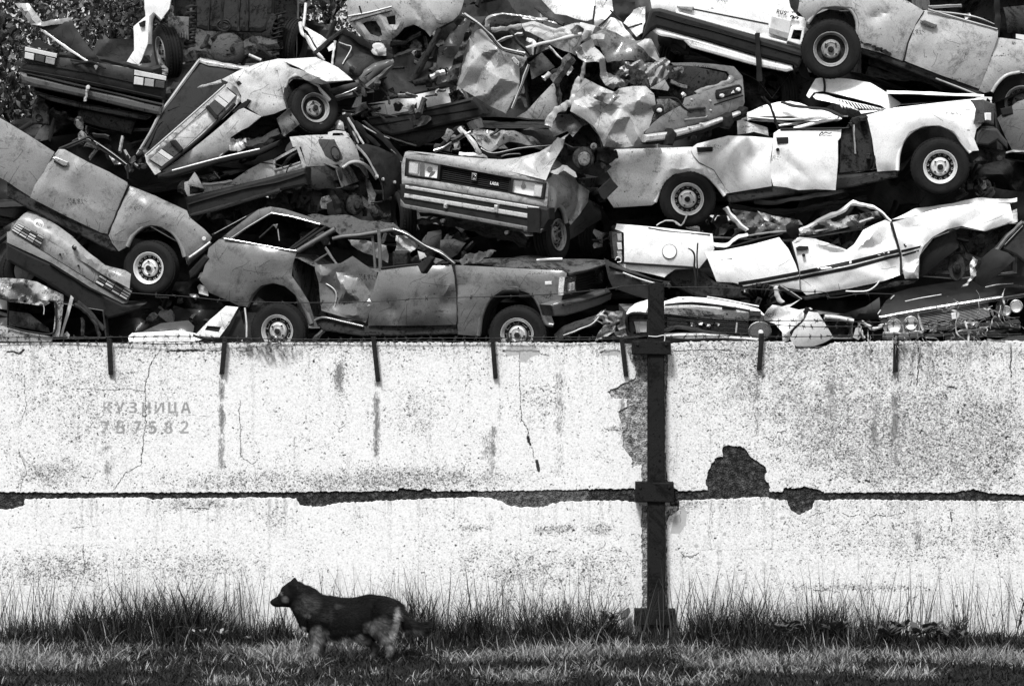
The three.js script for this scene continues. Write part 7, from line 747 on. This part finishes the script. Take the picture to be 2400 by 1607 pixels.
{
  const P = new Plane(T7(2250, 250)[0], -1.5, -26, 4), c = thing('crushed_car_body', 'dark grille corner of another wreck hanging over the black saloon bonnet', 'wrecked car', at(2370, 560, -1.8));
  B(c, 'panel', P, T7(2160, 300, 2240, 205, 2420, 80, 2420, 420, 2300, 330, 2210, 290), .0, -.5, paint(.04, 'worn', .5, .2), .03); L(c, 'edge', P, T7(2190, 300, 2260, 215, 2340, 140), .02, paint(.2, 'worn'), .02); L(c, 'edge', P, T7(2240, 265, 2340, 160), .008, M.chrome, .02); S(c, 'mud_flap', P.off(.05), T7(2130, 330, 2180, 285, 2260, 310, 2300, 345, 2230, 420, 2120, 500, 2060, 460, 2110, 390), M.plastic, { bow: [.04, .04], wob: .02 }); S(c, 'torn_paint', P.off(.12), T7(2060, 330, 2090, 350, 2075, 390, 2080, 430, 2040, 480, 2000, 500, 2050, 440, 2040, 380), M.palelens, { fold: [.08, .04], rag: .05, res: .025 });
}
// ---------- crushed bodies deeper in the heap ----------
const HULKS = ['above the door window of the sloping grey saloon', 'below the rear axle of the upturned white car', 'behind the crumpled door in the middle of the heap', 'between the crumpled tail and the white saloon roof', 'under the sill of the pale saloon at the top corner', 'beside the rear wheel of the white saloon', 'between the white saloon and the striped hatchback', 'behind the roof of the estate car', 'under the sloping grey saloon', 'behind the nose of the grille-faced grey saloon', 'under the striped white hatchback', 'under the nose of the grille-faced grey saloon', 'behind the rear wheel of the estate car', 'at the top edge above the crumpled car', 'behind the wheel of the pale saloon in the top corner', 'under the tail of the dark hatchback', 'under the white hatchback tail', 'behind the wheel of the tipped pale saloon', 'under the front wheel of the white saloon'];
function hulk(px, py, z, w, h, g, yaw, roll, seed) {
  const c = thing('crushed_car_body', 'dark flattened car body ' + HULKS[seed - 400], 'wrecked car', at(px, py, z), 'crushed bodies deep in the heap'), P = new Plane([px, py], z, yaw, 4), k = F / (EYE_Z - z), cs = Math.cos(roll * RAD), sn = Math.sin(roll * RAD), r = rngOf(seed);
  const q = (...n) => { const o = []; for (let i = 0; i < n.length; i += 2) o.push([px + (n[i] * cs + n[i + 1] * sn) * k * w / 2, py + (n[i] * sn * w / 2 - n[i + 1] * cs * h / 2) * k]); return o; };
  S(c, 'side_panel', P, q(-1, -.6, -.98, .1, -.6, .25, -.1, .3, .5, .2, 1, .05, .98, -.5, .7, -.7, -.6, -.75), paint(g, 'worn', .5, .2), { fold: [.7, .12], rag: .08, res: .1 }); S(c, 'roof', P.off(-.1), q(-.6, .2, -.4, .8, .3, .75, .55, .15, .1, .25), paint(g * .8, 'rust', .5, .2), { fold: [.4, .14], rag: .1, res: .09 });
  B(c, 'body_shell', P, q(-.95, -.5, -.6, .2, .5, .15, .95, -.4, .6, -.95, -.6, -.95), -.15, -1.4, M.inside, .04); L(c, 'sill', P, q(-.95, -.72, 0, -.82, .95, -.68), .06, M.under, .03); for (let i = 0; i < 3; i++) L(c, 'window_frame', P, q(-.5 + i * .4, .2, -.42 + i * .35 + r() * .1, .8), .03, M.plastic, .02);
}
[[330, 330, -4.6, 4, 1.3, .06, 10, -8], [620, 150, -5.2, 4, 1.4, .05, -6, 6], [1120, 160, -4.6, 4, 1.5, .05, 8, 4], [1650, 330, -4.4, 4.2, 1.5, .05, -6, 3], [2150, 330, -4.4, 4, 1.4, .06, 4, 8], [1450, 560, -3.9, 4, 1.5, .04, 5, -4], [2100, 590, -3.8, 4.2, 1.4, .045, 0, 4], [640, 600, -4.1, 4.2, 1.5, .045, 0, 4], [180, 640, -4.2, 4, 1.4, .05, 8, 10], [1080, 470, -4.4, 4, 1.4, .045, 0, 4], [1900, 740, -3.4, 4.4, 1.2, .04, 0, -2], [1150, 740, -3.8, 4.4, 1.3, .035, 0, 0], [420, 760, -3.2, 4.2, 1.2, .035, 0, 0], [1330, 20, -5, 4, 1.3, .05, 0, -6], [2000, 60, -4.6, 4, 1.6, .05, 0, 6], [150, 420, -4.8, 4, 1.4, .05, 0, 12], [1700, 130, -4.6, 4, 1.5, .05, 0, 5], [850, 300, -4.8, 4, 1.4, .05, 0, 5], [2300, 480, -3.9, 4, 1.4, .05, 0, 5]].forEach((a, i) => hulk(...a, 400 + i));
// loose small scrap lying in the gaps
{
  const r = rngOf(88), bits = [], pale = []; const spots = [[560, 470, 60], [700, 380, 40], [860, 470, 50], [1370, 480, 40], [1430, 560, 40], [1340, 430, 30], [1700, 540, 60], [1800, 540, 80], [1960, 540, 60], [560, 350, 40], [330, 370, 40], [250, 320, 70], [480, 430, 50], [960, 250, 60], [1050, 190, 50], [1240, 200, 60], [1330, 150, 60], [1480, 210, 40], [870, 190, 50], [780, 300, 50], [1600, 690, 60], [1780, 690, 60], [440, 720, 60], [350, 740, 50], [760, 540, 50], [930, 530, 40], [1060, 570, 60], [1220, 540, 40], [1850, 200, 40], [2290, 440, 40], [1100, 330, 50], [660, 250, 40], [1000, 130, 40]];
  for (const [x, y, s] of spots) for (let i = 0; i < 22; i++) { const z = -2.9 - r() * 1.2, cx = x + (r() - .5) * s * 2, cy = y + (r() - .5) * s * 1.2, P = new Plane([cx, cy], z, (r() - .5) * 90, (r() - .3) * 60), into = r() < .22 ? pale : bits; if (r() < .5) { const a = r() * 6.3, l = s * (.3 + r() * .6); into.push(line(P, [[cx, cy], [cx + Math.cos(a) * l * .5 + (r() - .5) * 8, cy + Math.sin(a) * l * .4], [cx + Math.cos(a) * l, cy + Math.sin(a) * l * .7]], .008 + r() * .025, 0, { sides: 5, n: 6 })); } else into.push(sheet(P, disc([cx, cy], s * (.12 + r() * .3), s * (.08 + r() * .2), 7, r() * 3).map(([u, v]) => [u + (r() - .5) * s * .15, v + (r() - .5) * s * .12]), { fold: [.16, .09], rag: .1, res: .06 })); }
  for (const [g, m, label] of [[bits, paint(.09, 'rust', .5, .2), 'dark bent rods and torn sheet scraps lodged in the gaps between the wrecks'], [pale, paint(.34, 'rust', .45, .2), 'pale bent trim and torn sheet scraps lodged in the gaps between the wrecks']]) { const o = new THREE.Mesh(mergeGeometries(g.map((q) => q.index ? q.toNonIndexed() : q)), m); o.name = 'scrap_debris'; if (scene.getObjectByName('scrap_debris')) o.name = 'scrap_debris_001'; o.castShadow = o.receiveShadow = true; o.userData = { kind: 'stuff', label, category: 'scrap metal' }; scene.add(o); }
}
// ================= in front of the heap =================
// ---------- iron post with three collar plates ----------
{
  const P = new Plane([1538, 1100], .16), c = thing('iron_post', 'black iron channel post with collar plates standing against the wall joint', 'post', at(1538, 1492, .16)), iron = std(.01, .85, 0, { map: TEX.rust, bumpMap: bumpy, bumpScale: .004 });
  B(c, 'post', P, [...T9(470, 98), ...T9(520, 86, 614, 92), ...T0(1557.5, 800, 1560, 1300, 1561, 1520, 1518, 1520, 1519, 800)], 0, -.13, iron, .012);
  for (const q of [W2(1706, 56, 1970, 56, 1971, 150, 1705, 150), W2(1729, 1026, 1990, 1028, 1990, 1163, 1728, 1162), W6(1635, 934, 1954, 936, 1958, 1060, 1630, 1060)]) B(c, 'collar_plate', P, q, .03, -.14, iron, .012);
  for (const [x, y] of [...W2(1740, 80, 1935, 80, 1760, 1060, 1958, 1060), ...W6(1670, 970, 1920, 970)]) B(c, 'bolt', P, disc([x, y], 3.4, 3.4, 6), .045, .0, M.iron, .006); L(c, 'tie_wire', P, T9(468, 575, 540, 580, 614, 570, 618, 600, 612, 630), .005, M.palelens, .01);
}
// ---------- iron brackets on the wall top ----------
{
  const brackets = [[248, 780, 252, 857], [513, 780, 506, 855], [853, 776, 864, 872], [1126, 778, 1133, 865], [1422, 776, 1432, 860], [1743, 768, 1737, 846], [2051, 770, 2049, 851]].map((b) => b.map((v) => v * 1.02477)), where = ['upright on the wall, above the stencilled letters', 'slanting below the pointed trim panel', 'tallest, below the torn door of the estate car', 'below the nearer front wheel of the estate car', 'close beside the collar of the iron post', 'below the round lamp of the flattened white car', 'below the twin lamps of the black saloon'];
  brackets.forEach(([x0, y0, x1, y1], i) => { const P = new Plane([x1, y1], .045), w = 5.2, c = thing('wire_bracket', 'short black iron bracket ' + where[i], 'bracket', at(x1, y1, .045), 'brackets for the barbed wire along the wall top'); B(c, 'bar', P, T0(x0 - w, y0 - 6, x0 + w, y0 - 6, x1 + w, y1, x1 - w, y1), 0, -.043, M.iron, .004); B(c, 'flange', P, T0(x0 + w - 2.5, y0 - 2, x0 + w + .5, y0 - 2, x1 + w + .5, y1, x1 + w - 2.5, y1), .03, 0, M.iron, .003); });
}
// ---------- barbed wire ----------
function wire(label, pts, z, seed, step = .11) {
  const r = rngOf(seed), q = pts.map(([x, y]) => at(x, y, z + (r() - .5) * .03)), c = thing('barbed_wire', label, 'barbed wire', q[0]), curve = new THREE.CatmullRomCurve3(q, false, 'centripetal'), n = Math.round(curve.getLength() / step), iron = std(.03, .7, .2);
  part(c, 'strand', new THREE.TubeGeometry(curve, Math.min(400, n * 3), .0042, 5), iron);
  const barbs = []; for (let i = 1; i < n; i++) { const p = curve.getPointAt(Math.min(1, (i + (r() - .5) * .4) / n)); for (let k = 0; k < 2; k++) { const a = r() * 6.3, e = V(Math.cos(a) * .5, Math.sin(a), .6 * (r() - .5)).setLength(.02 + r() * .01); barbs.push(tube([p.clone().sub(e), p.clone().add(e)], .0028, { n: 2, sides: 4 })); } barbs.push(tube([p.clone().add(V(-.012, 0, 0)), p.clone().add(V(.012, .001, 0))], .0075, { n: 2, sides: 5 })); }
  const o = part(c, 'barb', mergeGeometries(barbs), iron); o.userData.kind = 'stuff'; return c;
}
wire('lowest strand of barbed wire, running along the very edge of the wall top', T0(-40, 800, 120, 802, 254, 803, 400, 806, 522, 803, 700, 801, 876, 800, 1000, 799, 1156, 801, 1300, 797, 1462, 793, 1520, 787), .03, 1);
wire('second strand of barbed wire, just above the wall edge and below the wagon wheels', T0(-40, 791, 100, 790, 254, 790, 420, 788, 520, 791, 700, 795, 876, 794, 1050, 792, 1156, 792, 1300, 790, 1458, 790, 1520, 788), .01, 2);
wire('sagging topmost strand of barbed wire, crossing the flank of the estate car', [...T4(900, 838, 1060, 850, 1240, 860, 1400, 876, 1560, 892, 2000, 905), ...T5(130, 1246, 500, 1240, 840, 1218, 1040, 1212, 1500, 1200, 1820, 1180, 2200, 1142), ...T9(60, 150, 240, 118)], -.02, 3, .2);
wire('topmost strand of barbed wire beyond the iron post, crossing the striped white car', [...T9(250, 116, 480, 112, 700, 128, 1000, 128, 1300, 140, 1600, 152, 1900, 170, 2100, 178), ...TA(200, 640, 560, 600, 900, 604)], -.02, 4, .2);
wire('upper strand of barbed wire across the torn white wing', [...T9(740, 372, 1000, 400, 1330, 425, 1540, 436, 1810, 434, 2060, 434), ...TA(60, 898, 300, 900, 560, 910, 900, 916, 1200, 916, 1500, 905, 1900, 880, 2300, 860)], .01, 5);
wire('middle strand of barbed wire across the torn white wing and twin lamps', [...T9(1560, 470, 1740, 480, 1950, 490, 2120, 492), ...TA(150, 962, 400, 960, 700, 962, 860, 940, 1200, 935, 1600, 960, 2300, 940)], .015, 6);
wire('lowest strand of barbed wire beyond the iron post, close above the wall edge', [...T9(480, 590, 800, 580, 1270, 574, 1700, 582, 1920, 580, 2140, 578), ...TA(200, 1064, 560, 1058, 900, 1048, 1300, 1044, 1700, 1040, 2000, 1050, 2320, 1040)], .02, 7);
// ---------- frayed plastic caught on the wire ----------
function tatters(label, cx, cy, w, h, n, seed, g = .5) {
  const r = rngOf(seed), c = thing('torn_plastic_strips', label, 'plastic strips', at(cx, cy, .03)), geo = [];
  for (let i = 0; i < n; i++) { const x = cx + (r() - .5) * w, y = cy + (r() - .5) * h * .5, pts = [at(x, y, .02)]; let a = r() * 6.3, px = x, py = y; const drop = r() < .4; for (let k = 0; k < 6; k++) { a += (r() - .5) * 2.2; px += Math.cos(a) * w * .055 * (.5 + r()); py += Math.sin(a) * h * .1 + (drop ? h * .07 : 0); pts.push(at(px, py, .03 + r() * .09)); } const cv = new THREE.CatmullRomCurve3(pts), N = 24, pos = [], idx = [], ww = .0015 + r() ** 3 * .014; let tw = r() * 6; for (let k = 0; k <= N; k++) { const p = cv.getPointAt(k / N); tw += (r() - .45) * .5; const d = V(Math.cos(tw), Math.sin(tw) * .6, Math.sin(tw)).multiplyScalar(ww * (k > N - 4 ? .4 : 1)); pos.push(...p.clone().add(d).toArray(), ...p.clone().sub(d).toArray()); if (k < N) idx.push(2 * k, 2 * k + 1, 2 * k + 2, 2 * k + 1, 2 * k + 3, 2 * k + 2); } const q = new THREE.BufferGeometry(); q.setAttribute('position', new THREE.Float32BufferAttribute(pos, 3)); q.setIndex(idx); geo.push(q); }
  const q = mergeGeometries(geo); q.computeVertexNormals(); const o = part(c, 'strip', q, new THREE.MeshPhysicalMaterial({ color: grey(g), roughness: .7, transmission: .3, thickness: 0, side: THREE.DoubleSide })); o.userData.kind = 'stuff';
}
tatters('large tangle of frayed pale plastic strips over the grille of the black saloon', 2295, 735, 150, 100, 26, 11, .42); tatters('frayed plastic strips hanging on the bracket below the twin lamps', 2130, 800, 90, 66, 26, 12, .4); tatters('thin frayed strips on the wire at the lower grille of the black saloon', 2230, 785, 180, 46, 20, 13, .42); tatters('small frayed strip drooping over the wall edge beside the crumbled notch', 2030, 800, 26, 60, 9, 14, .55); tatters('clump of frayed dark strips on the wall edge below the rear wagon wheel', 632, 806, 110, 44, 34, 15, .22);
// ---------- weeds ----------
function weed(label, [cx, cy], z, n, size, g, seed, up = false) {
  const r = rngOf(seed), base = at(cx, cy, z), c = thing('leafy_weed', label, 'weed', base), lm = new THREE.MeshPhysicalMaterial({ color: grey(g), roughness: .6, transmission: .2, thickness: 0, side: THREE.DoubleSide });
  const stems = []; for (let i = 0; i < n; i++) {
    const a = i * 2.4 + r(), t = up ? .15 + .85 * i / n : r() * .5, foot = base.clone().add(up ? V(size * 3.2 * t * (.55 + .1 * Math.sin(i)), size * 7 * t, 0) : V((r() - .5) * size * 2, size * t, (r() - .5) * size)), tip = foot.clone().add(V(Math.cos(a), .35 + r() * .5, Math.sin(a) * .7).setLength(size * (.8 + r() * .6)));
    const d = tip.clone().sub(foot), s = d.clone().cross(V(0, 1, 0)).setLength(d.length() * .26), nn = s.clone().cross(d).setLength(d.length() * .1), pos = []; for (const [u, w, b] of [[0, 0, 0], [.3, .8, .4], [.62, 1, .6], [1, 0, -.2], [.62, -1, .6], [.3, -.8, .4], [.5, 0, .1]]) pos.push(...foot.clone().addScaledVector(d, u).addScaledVector(s, w).addScaledVector(nn, b).toArray());
    const q = new THREE.BufferGeometry(); q.setAttribute('position', new THREE.Float32BufferAttribute(pos, 3)); q.setIndex([0, 6, 1, 1, 6, 2, 2, 6, 3, 3, 6, 4, 4, 6, 5, 5, 6, 0]); q.computeVertexNormals(); part(c, 'leaf', q, lm); stems.push(tube([base.clone().add(V(0, -size * .3, 0)), foot.clone().lerp(base, .4), foot], .0025, { n: 4, sides: 4 }));
  }
  part(c, 'stem', mergeGeometries(stems), std(.03, .8));
}
weed('pale-leaved weed in the tall grass, first one from the edge', W4(1370, 985)[0], 1.25, 9, .05, .2, 31); weed('pale-leaved weed in the tall grass just before the dog', W4(1545, 990)[0], 1.3, 10, .05, .2, 32); weed('tiny pale weed low in the grass nearest the dog', W4(1690, 1020)[0], 1.4, 7, .035, .2, 33); weed('dark broad-leaved dock beside the foot of the iron post', W6(1500, 1040)[0], .2, 9, .13, .03, 34);
weed('thin twig with small dark leaves against the white wall', W7(2290, 1000)[0], .35, 13, .05, .02, 35, true);
for (const [i, [x, y]] of W7(980, 990, 1060, 960, 1400, 990, 1480, 950, 1600, 990, 1690, 960, 1790, 1000, 1880, 1010, 760, 940, 700, 970).entries()) { const r = rngOf(60 + i); weed(['bushy dark nettle, shortest of the row near the wall', 'bushy dark nettle reaching up before the pale wall crack', 'bushy dark nettle behind the sward, under the long drip stain', 'tall dark nettle with the highest tip of its row', 'broad dark nettle in the middle of the thick row', 'dark nettle beside the tall seeding grass', 'dark nettle leaning over the verge', 'outermost dark nettle before the bare wall foot', 'dark nettle next to the big grass tuft', 'dark nettle half hidden in the big grass tuft'][i], at(0, 0, 0) && [x, y], .5 + r() * .3, 26, .075 + r() * .02, .03 + r() * .02, 70 + i); }
// ---------- the dog ----------
{
  const Z = 1.6, K = .23484, dog = thing('dog', 'dark long-bodied shepherd dog standing in profile in the grass before the wall', 'dog', at(550 + 1150 * K, 1320 + 975 * K, Z)), u = K * (EYE_Z - Z) / F, pt = (x, y, z = 0) => at(550 + x * K, 1320 + y * K, Z).add(V(0, 0, z));
  const bones = []; const bone = (x0, y0, r0, x1, y1, r1, z0 = 0, z1 = z0, flat = 1) => bones.push([pt(x0, y0, z0), pt(x1, y1, z1), r0 * u, r1 * u, flat]);
  bone(800, 535, 165, 925, 545, 218, 0, 0, 1.45); bone(925, 545, 218, 1110, 565, 212, 0, 0, 1.5); bone(1110, 565, 212, 1350, 500, 184, 0, 0, 1.5); bone(1350, 500, 184, 1490, 490, 160, 0, 0, 1.4); bone(1490, 490, 160, 1560, 480, 110, 0, 0, 1.3); bone(1000, 690, 80, 1200, 700, 70, 0, 0, 1.2);
  bone(850, 500, 180, 710, 360, 128, 0, 0, 1.35); bone(710, 360, 128, 600, 280, 104, 0, 0, 1.25); bone(760, 560, 110, 700, 520, 70, 0, 0, 1.2); bone(640, 400, 84, 730, 570, 100, 0, 0, 1.25); bone(575, 360, 60, 650, 430, 90, 0, 0, 1.2);
  bone(585, 285, 100, 545, 300, 92, 0, 0, 1.1); bone(545, 310, 86, 505, 345, 70); bone(505, 348, 60, 402, 390, 34, 0, 0, 1.1); bone(520, 385, 50, 430, 410, 24); bone(408, 386, 30, 372, 388, 17);
  for (const s of [-1, 1]) { bone(600, 245, 44, 585, 200, 30, s * .05, s * .06); bone(585, 200, 30, 588, 162, 9, s * .06, s * .066); }
  bone(840, 560, 118, 826, 690, 66, .1, .1, 1.3); bone(826, 690, 62, 816, 830, 40, .1); bone(816, 830, 38, 806, 935, 32, .1); bone(806, 945, 34, 775, 958, 26, .1);
  bone(830, 560, 110, 850, 700, 60, -.1, -.1, 1.3); bone(850, 700, 56, 860, 830, 38, -.1); bone(860, 830, 36, 850, 935, 32, -.1); bone(850, 945, 34, 820, 958, 26, -.1);
  bone(1500, 490, 150, 1450, 630, 100, .09, .1, 1.4); bone(1450, 630, 96, 1505, 740, 56, .1); bone(1505, 740, 52, 1560, 845, 36, .1); bone(1560, 845, 36, 1545, 940, 31, .1); bone(1545, 948, 33, 1510, 960, 25, .1); bone(1560, 560, 92, 1590, 680, 34, .07);
  bone(1480, 520, 140, 1330, 690, 84, -.09, -.1, 1.4); bone(1330, 690, 76, 1300, 770, 56, -.1); bone(1310, 760, 50, 1400, 860, 35, -.1); bone(1400, 860, 34, 1370, 945, 31, -.1); bone(1370, 950, 32, 1335, 960, 24, -.1);
  bone(1615, 440, 60, 1665, 530, 50); bone(1665, 530, 50, 1730, 620, 58); bone(1730, 620, 60, 1830, 655, 58); bone(1830, 655, 56, 1900, 630, 42); bone(1900, 630, 40, 1938, 596, 12);
  const N = 140, lo = pt(330, 1000, -.3), hi = pt(1980, 130, .3), mid = lo.clone().add(hi).multiplyScalar(.5), half = hi.clone().sub(lo).multiplyScalar(.5), mc = new MarchingCubes(N, M.black, false, false, 400000);
  const p = V(), ba = V(), pa = V(), pre = bones.map(([a, b, r0, r1, f]) => ({ a, d: b.clone().sub(a), l: Math.max(1e-9, b.distanceToSquared(a)), r0, r1, f, m: Math.max(r0, r1) + .05 }));
  const field = (x, y, z) => { let s = 1e3; for (const q of pre) { const px = x - q.a.x, py = y - q.a.y, pz = z - q.a.z, t = Math.max(0, Math.min(1, (px * q.d.x + py * q.d.y + pz * q.d.z) / q.l)), dx = px - t * q.d.x, dy = py - t * q.d.y, dz = (pz - t * q.d.z) * q.f, d = Math.sqrt(dx * dx + dy * dy + dz * dz) - (q.r0 + (q.r1 - q.r0) * t); const h = Math.max(0, .03 - Math.abs(d - s)) / .03; s = Math.min(s, d) - h * h * .0075; } return s + .0035 * noise(x * 30, y * 30, z * 30); };
  for (let k = 0; k < N; k++) for (let j = 0; j < N; j++) for (let i = 0; i < N; i++) mc.field[i + j * N + k * N * N] = -field(mid.x + half.x * (i / (N / 2) - 1), mid.y + half.y * (j / (N / 2) - 1), mid.z + half.z * (k / (N / 2) - 1));
  mc.isolation = 0; mc.update();
  const pos = new Float32Array(mc.count * 3); for (let i = 0; i < mc.count; i++) { pos[3 * i] = mid.x + half.x * mc.positionArray[3 * i]; pos[3 * i + 1] = mid.y + half.y * mc.positionArray[3 * i + 1]; pos[3 * i + 2] = mid.z + half.z * mc.positionArray[3 * i + 2]; }
  let g = new THREE.BufferGeometry(); g.setAttribute('position', new THREE.BufferAttribute(pos, 3)); g = mergeVertices(g, 1e-4); g.computeVertexNormals();
  // coat: black saddle, grey neck and legs, pale belly and breeches
  const patches = [[505, 350, 34, 28, .13], [470, 300, 20, 16, .07], [720, 400, 120, 90, .045], [722, 500, 44, 22, .1], [690, 640, 18, 16, .4], [825, 700, 60, 90, .16], [815, 850, 60, 110, .24], [900, 700, 40, 60, .12], [960, 500, 18, 80, .03], [1040, 415, 46, 24, .03], [1090, 790, 190, 50, .85], [1250, 770, 80, 60, .4], [1360, 640, 60, 70, .16], [1490, 640, 110, 110, .1], [1520, 800, 70, 90, .2], [1615, 560, 34, 110, .5], [1575, 690, 34, 60, .5], [1750, 690, 110, 44, .09], [1400, 880, 60, 80, .07]];
  const tone = (x, y, z) => { const px = (x - pt(0, 0).x) / u, py = (pt(0, 0).y - y) / u, n = noise(x * 14, y * 14, z * 14); let c = .0065; for (const [cx, cy, rx, ry, v] of patches) { const e = ((px - cx + n * 16) / rx) ** 2 + ((py - cy + n * 16) / ry) ** 2; c = Math.max(c, v * smooth(2.4, .0, e) * (.9 + .6 * noise(x * 30 - y * 16, y * 60 + x * 20, z * 40))); } return Math.max(.005, c * (.8 + .5 * n)); };
  const q = g.attributes.position, col = new Float32Array(q.count * 3); for (let i = 0; i < q.count; i++) col.fill(tone(q.getX(i), q.getY(i), q.getZ(i)), 3 * i, 3 * i + 3); g.setAttribute('color', new THREE.BufferAttribute(col, 3));
  // hairs lie along the body towards the tail and downwards
  const r = rngOf(4242), idx = g.index, nrm = g.attributes.normal, hair = new THREE.BufferGeometry(); hair.setAttribute('position', new THREE.Float32BufferAttribute([-.5, 0, 0, .5, 0, 0, 0, 1, .12], 3)); hair.setIndex([0, 1, 2]); hair.computeVertexNormals();
  const n = 30000, fur = new THREE.InstancedMesh(hair, new THREE.MeshPhysicalMaterial({ color: grey(1), roughness: .6, specularIntensity: .25, side: THREE.DoubleSide }), n), mt = new THREE.Matrix4();
  const bp = dog.position; for (let i = 0; i < n; i++) {
    const t = (r() * idx.count / 3 | 0) * 3, [a, b, c] = [0, 1, 2].map((k) => idx.getX(t + k)), w = [r(), r(), r()], s = w[0] + w[1] + w[2], P = V(), Nn = V(); [a, b, c].forEach((v, k) => { P.addScaledVector(V().fromBufferAttribute(q, v), w[k] / s); Nn.addScaledVector(V().fromBufferAttribute(nrm, v), w[k] / s); }); Nn.normalize();
    const px = (P.x - pt(0, 0).x) / u, py = (pt(0, 0).y - P.y) / u, face = px < 620 && py < 470, leg = py > 760 && px < 1640, tail = px > 1650, flow = V(leg ? .1 : .8, leg ? -1 : py > 640 ? -1 : -.35, 0).add(tail ? V(.5, -.1, 0) : V(0, 0, 0)).normalize();
    flow.addScaledVector(Nn, -flow.dot(Nn)).normalize(); const dir = flow.addScaledVector(Nn, .22 + r() * .42).add(V((r() - .5) * .3, (r() - .5) * .3, (r() - .5) * .3)).normalize(), len = (face ? .01 : leg ? .018 : tail || py > 700 ? .045 : .026) * (.7 + r() * .6), x = dir.clone().cross(Nn).normalize(), z = x.clone().cross(dir);
    mt.makeBasis(x.multiplyScalar(.0058), dir.clone().multiplyScalar(len), z.multiplyScalar(len)).setPosition(P.x - bp.x - Nn.x * .002, P.y - bp.y - Nn.y * .002, P.z - bp.z - Nn.z * .002); fur.setMatrixAt(i, mt); fur.setColorAt(i, grey(tone(P.x, P.y, P.z) * (.6 + r() * .8)));
  }
  part(dog, 'body', g, new THREE.MeshPhysicalMaterial({ color: grey(1), vertexColors: true, roughness: .9, specularIntensity: .12 })); fur.name = 'fur'; fur.userData.kind = 'stuff'; fur.castShadow = fur.receiveShadow = true; dog.add(fur);
  for (const s of [-1, 1]) { const e = new THREE.SphereGeometry(.0095, 14, 10), w = pt(486, 283, s * .058); e.translate(w.x, w.y, w.z); part(dog, 'eye', e, std(.02, .1)); } { const e = new THREE.SphereGeometry(.019, 16, 12), w = pt(368, 384); e.scale(.8, .8, 1); e.translate(w.x, w.y, w.z); part(dog, 'nose', e, std(.012, .3)); } L(dog, 'mouth', new Plane([550 + 430 * K, 1320 + 410 * K], Z + .032, -14, 0), W5(380, 408, 430, 415, 490, 405), .002, M.black, 0);
}
renderer.render(scene, camera);
